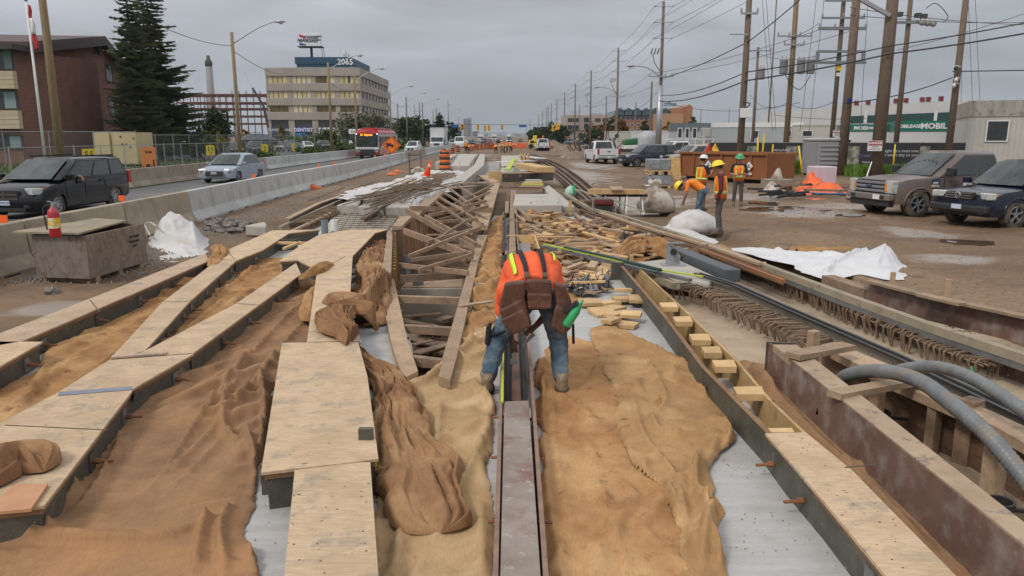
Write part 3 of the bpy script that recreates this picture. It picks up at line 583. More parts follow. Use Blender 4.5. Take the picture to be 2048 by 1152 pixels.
px_=V(621,100,YO+8).x
obj('post',MB().tube([(px_,YO+9,zt-.4),(px_,YO+9,b.z+.1)],.35,8),FASC,t); obj('catwalk',MB().bx(a.x-.2,b.x+.5,YO+7,YO+10,b.z-.35,b.z-.1),FASC,t)
obj('stay',join(MB().beam((V(645,108,YO+14).x,YO+14,zt),(b.x,YO+9,b.z),.12,.12),MB().beam((V(650,108,YO+14).x,YO+14,zt),(b.x+.4,YO+9,b.z),.12,.12)),FASC,t)
# ------------------------------------------------ chimney, steel frame, crane
a=V(416,112,520); t=thing('chimney_stack','tall tapered grey chimney with a dark cap behind the steel frame','chimney',(a.x,520,0))
obj('shaft',MB().lathe([(3.0,0),(2.1,V(0,132,520).z)],(a.x,520,0),n=16),M('stack_grey',(.28,.26,.25),(.24,.22,.21),.8,.05),t,True); zc=V(0,132,520).z
obj('crown',MB().lathe([(2.4,zc),(2.3,zc+3),(1.3,zc+4),(1.0,V(0,111,520).z)],(a.x,520,0),n=16),flat('stack_cap',(.05,.05,.055),.8),t,True)
YS=260.; sa=V(352,188,YS); sb=V(534,185,YS); SR=flat('red_oxide_steel',(.13,.045,.035),.7)
t=thing('steel_frame_building','unfinished red steel building frame behind the parking lot','building',((sa.x+sb.x)/2,YS,0))
zs=[V(0,y,YS).z for y in(189,205,217,232,247)]; cols_=MB();
n=14
for k in range(n):
 x=sa.x+(sb.x-sa.x)*k/(n-1)
 for y in (YS,YS+14): obj('column',MB().bx(x-.11,x+.11,y-.11,y+.11,0,zs[0]+(1.2 if k>7 else .3)),SR,t)
for z in zs:
 for y in (YS,YS+14): obj('girder',MB().bx(sa.x,sb.x,y-.12,y+.12,z-.2,z+.2),SR,t)
obj('joist',join(*[MB().bx(sa.x+(sb.x-sa.x)*k/(n-1)-.1,sa.x+(sb.x-sa.x)*k/(n-1)+.1,YS,YS+14,z-.3,z+.1) for k in range(n) for z in zs]),SR,t)
a=V(505,176,250); b=V(527,212,250); t=thing('crane','dark lattice crane boom leaning over the steel frame','crane',(b.x,250,0))
obj('boom',MB().beam((b.x+2,250,0),(b.x,250,b.z),.7,.7).beam((b.x,250,b.z),(a.x,250,a.z),.55,.55),FASC,t); obj('hoist_line',MB().beam((a.x,250,a.z),(V(489,145,250).x,250,V(489,145,250).z),.08,.08),GREYM,t)
# gazebo
a=V(462,290,112); b=V(540,290,112); cx=(a.x+b.x)/2; hw=(b.x-a.x)/2
t=thing('gazebo','dark metal roofed gazebo beside the parked cars','gazebo',(cx,112+hw,0)); c_=Vector((cx,112+hw,0))
oc=lambda r,z:[c_+Vector((r*math.cos(PI/8+k*PI/4),r*math.sin(PI/8+k*PI/4),z)) for k in range(8)]
ze=V(0,283,112).z; obj('roof',MB().loft([oc(hw*1.08,ze),oc(hw*1.08,ze+.25),oc(hw*.5,ze+1.0),oc(hw*.36,ze+1.1)]).loft([oc(hw*.38,ze+1.25),oc(hw*.1,V(0,264,112).z)]),flat('gazebo_roof',(.045,.05,.06),.5),t)
for p in oc(hw*.95,0): obj('post',MB().bx(p.x-.1,p.x+.1,p.y-.1,p.y+.1,0,ze+.1),FASC,t)
# ------------------------------------------------ right side buildings
def P2(px,Y): return V(px,270,Y).x
# long grey site trailers
TG=M('trailer_grey',(.42,.45,.46),(.36,.39,.40),.6,.4,(1,1,1)); TRD=flat('trailer_band',(.13,.15,.17),.6); TBE=M('trailer_cream',(.50,.49,.44),(.44,.43,.39),.7,.5,c3=(.3,.28,.24),m3=(.6,.8),s3=.8)
RIB=lambda x0,x1,y,z0,z1,st:join(*[MB().bx(x,x+.03,y-.03,y+.001,z0,z1) for x in np.arange(x0+.1,x1,st)])
def trailer(label,pxa,pxb,Y,D,ytop,mat,band,bh=.4,wins=(),zb=.5,lettr=None,group=None,rib=.35):
 x0,x1=P2(pxa,Y),P2(pxb,Y); zt=V(0,ytop,Y).z; t=thing('site_trailer',label,'trailer',((x0+x1)/2,Y,0),0,group)
 obj('wall',MB().bx(x0,x1,Y,Y+D,zb,zt),mat,t); obj('wall_rib',RIB(x0,x1,Y,zb,zt-bh,rib),mat,t)
 bd=obj('roof_band',MB().bx(x0-.05,x1+.05,Y-.06,Y+D+.05,zt-bh,zt+.05),band,t); obj('skirt',MB().bx(x0+.2,x1-.2,Y+.1,Y+D-.1,0,zb+.02),FASC,t)
 for a,b,ya,yb in wins:
  xa,xb=P2(a,Y),P2(b,Y); z1,z0=V(0,ya,Y).z,V(0,yb,Y).z; wn=obj('window',MB().bx(xa-.08,xb+.08,Y-.09,Y-.035,z0-.08,z1+.08),WHITE,t); obj('pane',MB().bx(xa,xb,Y-.1,Y-.092,z0,z1),WGL,wn)
 k=-math.atan2(x0,Y)*.8
 if lettr:
  for px,s_,sz in lettr: text('lettering',s_,sz*.78,(P2(px,Y),Y-.075,zt-bh/2),face_cam(),ww,bd,bold=sz*.03)
 c,s_=math.cos(k),math.sin(k); hl=(x1-x0)/2; t.rotation_euler.z=k; t.location=(x0+hl*c,Y+hl*s_,0); t.scale=(1.06,1,1); return t
trailer('long grey site trailer with narrow windows beyond the parked cars',1345,1432,95,8,247,TG,TRD,.9,[(1358,1364,257,275),(1372,1377,257,275),(1385,1391,257,275),(1400,1404,257,272)])
trailer('grey site trailer with a white roof behind the brown dumpster',1430,1590,90,9,246,TG,WHITE,.5,[(1500,1512,262,276),(1560,1570,262,272)])
trailer('low cream trailer with a plain side, right of the grey trailer',1588,1690,88,8,250,TBE,TBE,.1,[(1606,1622,262,272)])
x=P2(1415,94); t=thing('air_conditioner','pale upright air conditioner on the grey trailer wall','air conditioner',(x,93,1.2)); obj('casing',MB().bx(P2(1405,94),P2(1419,94),93.2,94.9,1.3,V(0,256,94).z),TBE,t,bevel=.05); obj('grille',MB().bx(P2(1407,94),P2(1417,94),93.15,93.19,1.7,2.4),GREYM,t)
gw=flat('green_band',(.01,.15,.105),.5); WW=M('white_wall',(.60,.61,.60),(.54,.55,.55),.6,.2)
# big white warehouse with a green glass strip
x0,x1=P2(1675,125),P2(1960,125); t=thing('warehouse','white warehouse with a strip of green glass behind the rental trailers','building',((x0+x1)/2,125,0)); zl,zr=V(0,212,125).z,V(0,197,125).z
rp_=MB().extr([(x0,125,0),(x1,125,0),(x1,125,zr),(x0,125,zl)],(0,40,0)); obj('wall',rp_,WW,t)
gg=M('green_glass',(.01,.075,.06),(.015,.05,.045),.15,.2,spec=.7)
ft=obj('window_strip',MB().extr([(x0+.3,124.9,V(0,247,125).z),(x1-1,124.9,V(0,240,125).z),(x1-1,124.9,V(0,222,125).z),(x0+.3,124.9,V(0,233,125).z)],(0,.08,0)),gg,t)
obj('mullion',join(*[MB().bx(P2(q,125)-.25,P2(q,125)+.25,124.8,124.88,V(0,247,125).z,V(0,(222 if q<1800 else 222),125).z) for q in(1727,1866)]),WHITE,ft)
for q in (1708,1731,1752,1786,1806,1838,1850,1875,1903): obj('roof_lamp',MB().bx(P2(q,125)-.3,P2(q,125)+.3,124.9,125.4,zl+(zr-zl)*((P2(q,125)-x0)/(x1-x0)),zl+(zr-zl)*((P2(q,125)-x0)/(x1-x0))+.7),flat('dull_red',(.2,.03,.03),.6),t)
# white rental trailers with a green lettered band
trailer('white rental trailer with green lettered band, leftmost of the row behind the danger signs',1690,1800,75,8,250,WW,gw,.62,[(1700,1704,279,287)],lettr=[(1719,'MOBI',.62),(1743,'MOBILEASE',.42),(1790,'MOB',.55)])
trailer('white rental trailer with a wide green MOBILEASE band behind the grey pickup',1795,1908,68,8,243,WW,gw,.85,[],lettr=[(1814,'MOBILEASE',.5),(1873,'MOBILEASE',.85)])
trailer('white rental trailer with a short green band, tucked against the cream trailer',1900,1950,66,8,242,WW,gw,.85,[],lettr=[(1929,'MOBILEAS',.62)])
t=trailer('large cream trailer with streaked fascia and one window at the right edge',1940,2120,52,9,203,TBE,M('streaked_fascia',(.40,.39,.34),(.28,.27,.22),.8,1.5,(2,2,.3),c3=(.08,.08,.07),m3=(.55,.7),s3=3),1.0,[(1972,2004,243,281)],rib=.28)
# far trailers, containers
trailer('small white container trailer behind the lumber racks',1215,1345,118,8,263,TBE,TBE,.1,[(1232,1240,268,276)])
t=trailer('white trailer with a short green strip behind the covered boat',1265,1340,116,7,262,WW,WW,.1,lettr=None); 0 and obj('green_strip',MB().bx(P2(1268,115.9),P2(1312,115.9),115.85,115.95,V(0,268,116).z,V(0,263,116).z),gw,t)
a=V(1250,280,105);b=V(1284,275,105); t=thing('green_tarpaulin_load','green tarpaulin covered load on a white trailer bed','load',(a.x,105,0)); obj('bed',MB().bx(P2(1250,105),P2(1340,105),105,108,.6,V(0,291,105).z),WHITE,t,bevel=.1)
obj('tarpaulin',MB().extr([(a.x,105.2,V(0,291,105).z),(b.x,105.2,V(0,289,105).z),(b.x,105.2,V(0,275,105).z),(a.x,105.2,V(0,279,105).z)],(0,2.5,0)),M('green_tarp',(.02,.16,.06),(.015,.11,.04),.6,2),t,bevel=.2)
x=P2(1295,104); t=thing('storage_tank','grey round ended storage pod beside the green load','tank',(x,104,0)); obj('shell',MB().lathe([(.2,0),(1.25,.02),(1.3,.3),(1.3,1.9),(1.0,2.5),(.2,2.75)],(x,104,.3),n=18),M('tank_grey',(.40,.41,.42),(.34,.35,.36),.5,1),t,True)
obj('base',MB().bx(x-1.2,x+1.2,103,105,0,.35),FASC,t)
# hotel and beige block far right-centre
BR2=bpy.data.materials.new('hotel_brick'); BR2.use_nodes=True; brickmat(BR2,(.37,.155,.075),(.32,.13,.065),(.36,.2,.12),.4)
HG=M('hotel_glass',(.05,.07,.09),(.09,.12,.14),.2,.3); YH=260.
x0,x1=P2(1228,YH),P2(1338,YH); t=thing('hotel','orange brick hotel with a green mansard roof and dormers','building',((x0+x1)/2,YH,0)); z3=V(0,232,YH).z; z4=V(0,220,YH).z
obj('wall',MB().bx(x0,x1,YH,YH+30,0,z3),BR2,t); obj('mansard',MB().prism([(x0-.5,YH-.5),(x1,YH-.5),(x1,YH+30),(x0-.5,YH+30)],z3,z4,top=[(x0+1,YH+2),(x1,YH+2),(x1,YH+28),(x0+1,YH+28)]),M('green_roof',(.075,.15,.16),(.06,.12,.13),.5,.5),t)
for q in (1238,1255,1272,1290,1308,1328):
 x=P2(q,YH); dm=obj('dormer',MB().bx(x-1.3,x+1.3,YH-1,YH+2,z3+.2,z3+1.7).extr([(x-1.6,YH-1.1,z3+1.7),(x+1.6,YH-1.1,z3+1.7),(x,YH-1.1,z3+2.7)],(0,3,0)),flat('dormer_green',(.05,.11,.14),.5),t); obj('pane',MB().bx(x-.8,x+.8,YH-1.05,YH-1.01,z3+.4,z3+1.5),HG,dm)
for ya,yb in ((233,240),(247,252),(258,264)):
 for q in range(1234,1336,9 if ya==233 else 13): win_on(t,Vector((0,YH-.06,0)),fx,Vector((0,1,0)),P2(q,YH),P2(q+6,YH),V(0,yb,YH).z,V(0,ya,YH).z,frame=WHITE,glass=HG)
obj('tower',MB().bx(P2(1338,YH),P2(1366,YH),YH-4,YH+20,0,V(0,217,YH).z),BR2,t); obj('tower_gable',MB().extr([(P2(1362,YH),YH-5,0),(P2(1376,YH),YH-5,0),(P2(1376,YH),YH-5,V(0,215,YH).z),(P2(1370,YH),YH-5,V(0,210,YH).z),(P2(1362,YH),YH-5,V(0,215,YH).z)],(0,20,0)),BR2,t)
obj('entrance_block',MB().bx(P2(1300,YH),P2(1350,YH),YH-12,YH-4.1,0,V(0,229,YH).z),M('hotel_tan',(.42,.25,.14),(.38,.22,.12),.8,.4),t)
text('lettering','Coffee',2.2,(P2(1338,YH),YH+4,V(0,207,YH).z),face_cam(),HG,t,bold=.05); obj('sign_frame',join(*[MB().beam((P2(q,YH),YH+4.2,z4-.5),(P2(q,YH),YH+4.2,V(0,204,YH).z),.15,.15) for q in (1328,1335,1342,1350)]),GREYM,t)
YB=235.; x0,x1=P2(1132,YB),P2(1224,YB); t=thing('beige_building','beige stepped office block with dark windows behind the pole line','building',((x0+x1)/2,YB,0)); bg=M('beige_wall',(.40,.33,.29),(.35,.29,.255),.8,.2)
obj('wall',MB().bx(x0,x1,YB,YB+25,0,V(0,230,YB).z),bg,t); obj('stair_block',MB().bx(P2(1165,YB),P2(1178,YB),YB-1.5,YB-.02,0,V(0,233,YB).z),bg,t)
for ya,yb,ps in ((237,243,((1136,1144),(1146,1156),(1190,1200),(1205,1216))),(251,258,((1136,1144),(1146,1156),(1190,1200),(1205,1216))),(236,244,((1167,1176),)),(248,256,((1167,1176),))):
 for a,b in ps:
  yy=YB-.06-(1.5 if a==1167 else 0); win_on(t,Vector((0,yy,0)),fx,Vector((0,1,0)),P2(a,YB),P2(b,YB),V(0,yb,YB).z,V(0,ya,YB).z,glass=WGL)
obj('roof_unit',MB().bx(P2(1185,YB),P2(1207,YB),YB+4,YB+10,V(0,230,YB).z,V(0,226,YB).z),GREYM,t)
a=V(1130,262,230); t=thing('low_roof_building','low dark roofed building left of the beige block','building',(a.x,230,0)); obj('wall',MB().bx(P2(1118,228),P2(1165,228),228,232,0,V(0,266,228).z),bg,t); obj('roof',MB().extr([(P2(1116,228),227.5,V(0,267,228).z),(P2(1167,228),227.5,V(0,262,228).z),(P2(1150,228),227.5,V(0,258,228).z)],(0,5,0)),ROOFB,t)
# distant towers and skyline at the end of the road
far=M('far_tower',(.30,.31,.33),(.25,.26,.28),.9,.02)
for i,(a,b,yt,Y_) in enumerate([(927,933,238,1500),(933,942,236,1550),(944,956,262,1100),(880,888,258,900),(1030,1042,268,2500),(1065,1090,269,2800),(958,975,268,2400),(985,1005,270,3000)]):
 x0,x1=P2(a,Y_),P2(b,Y_); t=thing('distant_block',['tall pale tower block far down the road','tall grey tower block right of its twin at the end of the road','low grey block beyond the traffic lights','pale block behind the left hand trees','faint low block far beyond the crossing','long faint block on the skyline','faint flat block left of the centre line','lowest faint block at the road end'][i],'building',((x0+x1)/2,Y_,0))
 zt=V(0,yt,Y_).z; obj('wall',MB().bx(x0,x1,Y_,Y_+30,0,zt),far,t); obj('window_band',join(*[MB().bx(x0+1,x1-1,Y_-.3,Y_-.05,z,z+1.4) for z in np.arange(3,zt-2,max(3.3,(zt-2)/12))]),DKG,t)
hz=MB()
prof=[(x,14+10*float(fbm(x*.004,1,3))+(9 if abs(x)<900 else 0)*float(vn(x*.01,2,5))) for x in np.arange(-3400,3401,50)]
hz.v=[(x,5200,-5) for x,h in prof]+[(x,5400,h) for x,h in prof]+[(x,5900,-5) for x,h in prof]; n=len(prof)
hz.f=[(i,i+1,n+i+1,n+i) for i in range(n-1)]+[(n+i,n+i+1,2*n+i+1,2*n+i) for i in range(n-1)]
setting('hills',hz,M('far_hill',(.10,.13,.10),(.08,.10,.08),.9,.01),True)
# ================================================================ TREES
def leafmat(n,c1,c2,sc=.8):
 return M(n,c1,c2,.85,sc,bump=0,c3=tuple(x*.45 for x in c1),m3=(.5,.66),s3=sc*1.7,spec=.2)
SPR=leafmat('spruce_needles',(.06,.082,.036),(.115,.13,.055)); GRN=leafmat('green_leaves',(.05,.085,.022),(.095,.135,.035)); OLV=leafmat('olive_leaves',(.085,.095,.05),(.14,.15,.08)); AUT=leafmat('autumn_leaves',(.14,.055,.02),(.22,.10,.03)); DGR=leafmat('dark_leaves',(.028,.05,.018),(.055,.085,.028)); YGR=leafmat('yellow_leaves',(.22,.22,.03),(.3,.27,.05)); GOLDL=leafmat('gold_leaves',(.28,.15,.02),(.35,.2,.04))
BARK=M('bark',(.10,.075,.055),(.07,.05,.038),.9,6,bump=.4)
def leaves(mb,c,n,r,s,rs,flat_=1.,droop=0):
 for _ in range(n):
  d=Vector((rs.gauss(0,1),rs.gauss(0,1),rs.gauss(0,1)*flat_)); d=d.normalized()*r*rs.random()**.4; d.z*=flat_
  p=c+d; a=Vector((rs.gauss(0,1),rs.gauss(0,1),rs.gauss(0,.5))).normalized(); b=a.cross(Vector((rs.gauss(0,1),rs.gauss(0,1),rs.gauss(0,1)))).normalized()
  k=s*rs.uniform(.6,1.3); a=a*k; b=b*k*.55; mb.add([p-a,p-b*.8,p+a,p+b],[(0,1,2,3)])
def conifer(label,x,y,h,rb,seed,mat=SPR,lean=0,z0=0,dens=1.):
 rs=random.Random(seed); t=thing('spruce_tree',label,'tree',(x,y,0)); cr=MB(); br=MB()
 top=Vector((x+lean,y,h)); base=Vector((x,y,0)); br.tube([base,(base+top)/2,top],[.32,.2,.04],8)
 z=z0 if z0 else h*.06
 while z<h*.995:
  f=1-z/h; rr=rb*(f**.68)*(.85+.3*rs.random()); nb=max(4,int((5+6*f)*dens)); ax=base.lerp(top,z/h)
  for k in range(nb):
   a=rs.uniform(0,2*PI); L_=rr*rs.uniform(.55,1.12); dr=Vector((math.cos(a),math.sin(a),0)); tip=ax+dr*L_+Vector((0,0,-L_*.12+.15*rs.random()*L_))
   br.tube([ax,tip],[.05,.015],4,False)
   n=max(3,int(L_/.27))
   for j in range(n):
    q=(j+.6)/n; p=ax.lerp(tip,q)+Vector((0,0,.1*q*q*L_)); wd=L_*.25*(1.15-q)+.17
    sd=Vector((-dr.y,dr.x,0))
    for e_ in (-1,1):
     for u_ in range(3):
      w_=wd*rs.uniform(.5,1.25); s0=p+dr*rs.uniform(-.15,.1); e1=s0+sd*e_*w_+dr*w_*.7+Vector((0,0,rs.uniform(-.35,-.02)*w_)); m=(s0+e1)/2; tn=(dr*.35+Vector((0,0,.5)))*w_*.33
      cr.add([s0,m-tn,e1,m+tn],[(0,1,2,3)])
  z+=max(.16,(.30+.16*f)/dens*h/17)
 obj('trunk',br,BARK,t); obj('crown',cr,mat,t); return t
def broadleaf(name,label,x,y,h,rx,mat,seed,ls=.22,n=90,zb=.25,rz=None,squash=1.,group=None,cat='tree',per=26):
 rs=random.Random(seed); t=thing(name,label,cat,(x,y,0),0,group); br=MB(); cr=MB(); ls=max(ls,y*.0021) if y>80 else ls; n=int(n*1.3) if y>80 else n; c=Vector((x,y,h*(zb+1)/2)); rzz=h*(1-zb)/2
 tk=Vector((x+rs.uniform(-.2,.2),y,h*zb*1.1)); br.tube([(x,y,-.1),tk,c+Vector((0,0,rzz*.6))],[.035*h**.8,.028*h**.8,.02],7)
 for k in range(n):
  d=Vector((rs.gauss(0,1),rs.gauss(0,1),rs.gauss(0,1))).normalized(); q=rs.random()**.45; lump=.72+.5*rs.random()
  p=c+Vector((d.x*rx*q*lump,d.y*rx*.8*q*lump,d.z*rzz*q*lump*squash))
  if k%4==0: br.tube([tk.lerp(c,.3),p],[.05,.015],4,False)
  leaves(cr,p,per,rx*.27,ls,rs,.8)
 obj('trunk',br,BARK,t); obj('crown',cr,mat,t); return t
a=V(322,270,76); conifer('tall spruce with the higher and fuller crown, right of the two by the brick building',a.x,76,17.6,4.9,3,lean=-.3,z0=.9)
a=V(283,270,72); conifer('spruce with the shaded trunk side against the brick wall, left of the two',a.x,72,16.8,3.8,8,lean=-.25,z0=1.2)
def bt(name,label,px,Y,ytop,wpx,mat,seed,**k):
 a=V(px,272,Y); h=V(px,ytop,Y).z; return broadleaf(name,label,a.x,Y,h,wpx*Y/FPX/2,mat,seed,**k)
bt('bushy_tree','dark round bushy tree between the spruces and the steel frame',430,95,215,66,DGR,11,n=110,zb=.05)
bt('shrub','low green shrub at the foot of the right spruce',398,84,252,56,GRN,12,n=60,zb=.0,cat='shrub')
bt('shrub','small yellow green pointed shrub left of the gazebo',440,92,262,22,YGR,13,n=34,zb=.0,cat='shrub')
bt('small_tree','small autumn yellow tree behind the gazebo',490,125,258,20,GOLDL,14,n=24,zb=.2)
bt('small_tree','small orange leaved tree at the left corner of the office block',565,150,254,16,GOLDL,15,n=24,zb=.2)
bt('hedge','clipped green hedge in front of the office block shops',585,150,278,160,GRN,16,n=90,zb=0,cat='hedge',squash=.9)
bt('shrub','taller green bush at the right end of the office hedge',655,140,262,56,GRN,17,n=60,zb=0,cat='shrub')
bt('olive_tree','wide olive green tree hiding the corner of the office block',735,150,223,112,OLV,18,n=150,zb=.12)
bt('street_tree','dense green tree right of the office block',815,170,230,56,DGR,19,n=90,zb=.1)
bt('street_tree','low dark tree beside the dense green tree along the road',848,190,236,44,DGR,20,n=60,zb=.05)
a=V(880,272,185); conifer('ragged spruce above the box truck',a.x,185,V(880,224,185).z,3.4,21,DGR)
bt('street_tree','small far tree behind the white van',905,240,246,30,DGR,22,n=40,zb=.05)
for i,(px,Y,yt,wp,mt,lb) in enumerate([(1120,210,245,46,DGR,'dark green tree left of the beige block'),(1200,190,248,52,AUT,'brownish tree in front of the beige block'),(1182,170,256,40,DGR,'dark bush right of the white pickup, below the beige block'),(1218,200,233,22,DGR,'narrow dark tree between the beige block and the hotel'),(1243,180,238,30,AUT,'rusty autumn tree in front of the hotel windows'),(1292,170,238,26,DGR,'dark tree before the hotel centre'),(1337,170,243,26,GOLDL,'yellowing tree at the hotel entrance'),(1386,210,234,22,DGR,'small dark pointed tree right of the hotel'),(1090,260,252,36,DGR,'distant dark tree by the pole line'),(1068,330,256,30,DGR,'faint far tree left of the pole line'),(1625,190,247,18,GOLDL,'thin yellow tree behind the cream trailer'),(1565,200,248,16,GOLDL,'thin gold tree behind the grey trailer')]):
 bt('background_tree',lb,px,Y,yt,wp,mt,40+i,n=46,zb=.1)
for i,(x,y,h,r) in enumerate([(-24,92,1.2,1.6),(-23,106,1.4,2),(-20.5,118,1.3,1.6),(-24,75,1.0,1.2),(-19.5,140,1.5,2)]): broadleaf('weed_clump',['low green weeds by the second far fence panels','tall weeds behind the far barriers near the bus','green roadside bush right of the white car','small weed clump in the verge','roadside bush beside the box truck'][i],x,y,h,r,GRN,70+i,n=26,zb=0,cat='shrub',ls=.12)
gr=MB(); rs=random.Random(5)
def tufts(mb,x0,x1,y0,y1,n,h):
 for _ in range(n):
  x=rs.uniform(x0,x1); y=rs.uniform(y0,y1); a=rs.uniform(0,6.3); hh=h*rs.uniform(.5,1.3); w=.02+hh*.07; d=Vector((math.cos(a),math.sin(a),0)); e=Vector((-d.y,d.x,0)); b=Vector((x,y,0))
  mb.add([b-e*w,b+e*w,b+d*hh*.3+Vector((0,0,hh))],[(0,1,2)])
tufts(gr,-27,-18.6,24,130,9000,.32); tufts(gr,-46,-28,24,76,5000,.4)
tag(obj('grass',gr,GRN),'rough green grass along the roadside verge','grass',kind='stuff')
gr=MB(); tufts(gr,20.2,28,44.6,49.0,5200,.6); tufts(gr,16.3,19.6,48.2,51,3000,.75)
tag(obj('weeds',gr,leafmat('weed_leaves',(.10,.19,.03),(.16,.27,.05))),'bright green weeds at the foot of the banner fence','weeds',kind='stuff')
# ================================================================ POLES, LAMPS, WIRES
def lamp_head(t,p,d,s=1.):
 d=Vector(d).normalized(); m=MB().ell([(p+d*q,Vector((-d.y,d.x,0))*a*s,Vector((0,0,b*s))) for q,a,b in((-.1,.05,.05),(0,.09,.07),(.25*s,.16,.1),(.5*s,.17,.09),(.72*s,.05,.04))],8)
 o=obj('lamp_head',m,GALV,t,True); obj('lens',MB().ball(p+d*.38*s-Vector((0,0,.09*s)),(.16*s,.13*s,.1*s),8),flat('lens_glass',(.55,.5,.42),.3),o,True)
def pole(label,px,py,Y,ztop,r,mat=WOODPOLE,name='utility_pole',group=None,cat='pole',taper=.7,x=None):
 x=V(px,py,Y).x if x is None else x; t=thing(name,label,cat,(x,Y,0),0,group); k=gz(x,Y)
 pts=[(x,Y,k-.1),(x+.02*ztop*.1,Y,ztop*.5),(x,Y,ztop)]; obj('shaft',MB().tube(pts,[r,r*(1+taper)/2,r*taper],12),mat,t,True); t['x']=x; return t
def crossarm(t,x,Y,z,w,mat=GREYM,ins=4,h=.12,yaw=0,nm='crossarm'):
 c=Vector((x,Y,z)); d=Vector((math.cos(yaw),math.sin(yaw),0)); o=obj(nm,MB().beam(c-d*w/2-Vector((0,.25,0)),c+d*w/2-Vector((0,.25,0)),h,h),mat,t)
 for i in range(ins):
  p=c+d*w*(-.48+.96*i/max(1,ins-1))-Vector((0,.25,0)); obj('insulator',MB().lathe([(.03,.05),(.07,.08),(.04,.14),(.075,.18),(.04,.24),(.06,.28),(.02,.32)],p,n=8),GREYM,o,True)
 return o
XL=-20.7
for i,(Y,zt) in enumerate([(58,9.9),(87.6,10.5),(102,10.3),(131,9.9),(151,9.9),(178,10),(210,10),(250,10)]):
 t=pole(['wooden street lamp pole beside the gazebo car park','wooden street lamp pole in front of the office shops','wooden street lamp pole at the right corner of the office block','wooden street lamp pole just right of the office block','wooden street lamp pole beyond the bus','wooden street lamp pole beside the dense green tree','street lamp pole above the box truck','farthest street lamp pole in the left row'][i],0,0,Y,zt,.17,WOODPOLEY if i<3 else WOODPOLE,'street_lamp','wooden street lamps along the left kerb','street lamp',x=XL)
 a=Vector((XL+.15,Y,zt-.75)); e=Vector((XL+3.3,Y,zt+.75)); q=smooth_line([a,a.lerp(e,.5)+Vector((0,0,.18)),a.lerp(e,.85)+Vector((0,0,.12)),e],5); obj('lamp_arm',MB().tube(q,.045,6),GALV,t,True); lamp_head(t,e,(1,0,0),1.)
pole('thick yellow wooden pole standing between the flagpole and the minivan',118,290,38,14,.21,WOODPOLEY)
t=thing('flagpole','white flagpole with a furled red and white flag before the brick building','flagpole',(V(87,290,56).x,56,0)); x=V(87,290,56).x; zt=V(52,3,56).z
obj('shaft',MB().tube([(x,56,0),(x,56,zt)],[.11,.07],10),WHITE,t,True); obj('finial',MB().ball((x,56,zt+.1),.12,8),CHROME,t,True)
fl=MB(); rg=[]
for i in range(15):
 z=zt-.25-i*.22; w_=.10+.02*math.sin(i*1.3)+.007*i; rg.append([Vector((x+.10+w_*(1+math.cos(a))*.9+.03*i*.3,56-.05+w_*.6*math.sin(a)+.05*math.sin(i+a*2),z)) for a in [2*PI*k/10 for k in range(10)]])
flag=obj('flag',MB().loft(rg[:]),flat('flag_red',(.42,.02,.03),.7),t,True); obj('white_panel',MB().loft([[Vector((p.x+.006,p.y-.04,p.z)) for p in r_] for r_ in rg[4:10]]),WHITE,flag,True)
# right-hand line of tall poles
XR=17.; lineY=[83,125,167,208,250,292,334,380,430,490]
LN=[]
for i,Y in enumerate(lineY):
 x=XR if i else 15.9; h=16.2; t=pole(['tallest street side pole with grey steel lower half, right of the white pickup','tall pole with cross arms in front of the hotel corner','tall pole in front of the beige block','tall pole left of the beige block','fifth tall pole of the right hand line','sixth tall pole of the right hand line','seventh tall pole of the right hand line','eighth tall pole of the right hand line','ninth tall pole of the right hand line','farthest tall pole of the right hand line'][i],0,0,Y,h,.21,WOODPOLE,'utility_pole','tall utility poles along the right of the road',x=x); LN.append((x,Y,h))
 for z in (h-.5,h-2.1,h-3.7):
  obj('bracket',MB().beam((x-.95,Y-.2,z),(x+.95,Y-.2,z),.06,.06).add([],[]),GREYM,t)
  for s in (-1,1): obj('insulator',MB().lathe([(.04,-.08),(.09,-.04),(.05,0),(.09,.05),(.04,.1)],(x+s*.95,Y-.2,z),n=7),GREYM,t)
 crossarm(t,x,Y,h-7.6,2.6,ins=4)
 if i==0: obj('steel_sleeve',MB().tube([(x,Y-.02,0),(x,Y-.02,h-8.5)],[.34,.3],10),GALV,t,True)
 if i<3:
  for q in range(3): obj('fuse_switch',MB().beam((x-1.2+.35*q,Y-.2,h-5.3),(x-1.0+.35*q,Y-.2,h-4.7),.12,.1),FASC,t)
  obj('riser_cable',MB().tube(smooth_line([Vector((x-1.0,Y-.3,h-5.3)),Vector((x-.8,Y-.4,h-6.2)),Vector((x-.2,Y-.3,h-7))]),.04,5),BLACK,t)
 if i<2:
  a=Vector((x-.1,Y-.2,(8.6,9.0)[i])); e=Vector((x-2.9,Y-.2,(9.7,10.1)[i])); obj('lamp_arm',MB().tube(smooth_line([a,a.lerp(e,.5)+Vector((0,0,.35)),e]),.06,6),GALV,t,True); lamp_head(t,e,(-1,0,0),1.2)
for i,(px,Y,yt,r,lb) in enumerate([(1300,118,163,.2,'short wooden pole with a lamp, just left of the steel sleeved pole'),(1211,150,192,.14,'thin grey pole left of the hotel'),(1158,190,208,.14,'thin pole before the beige block stairs'),(1270,150,205,.15,'thin pole in front of the hotel dormers'),(1096,330,212,.2,'far thin pole at the crossing'),(1060,420,238,.2,'faint far pole near the road end'),(840,200,205,.16,'dark utility pole behind the dense green tree'),(797,180,207,.16,'dark utility pole right of the office block'),(897,260,198,.12,'very thin mast beyond the box truck'),(918,300,232,.12,'lamp standard by the traffic lights, left side'),(867,230,219,.15,'far utility pole above the box truck'),(830,240,209,.13,'thin pole between the left trees'),(1400,180,220,.12,'thin pole above the grey trailer roof'),(1456,170,216,.1,'thin mast behind the grey trailer')]):
 pole(lb,px,270,Y,V(px,yt,Y).z,r)
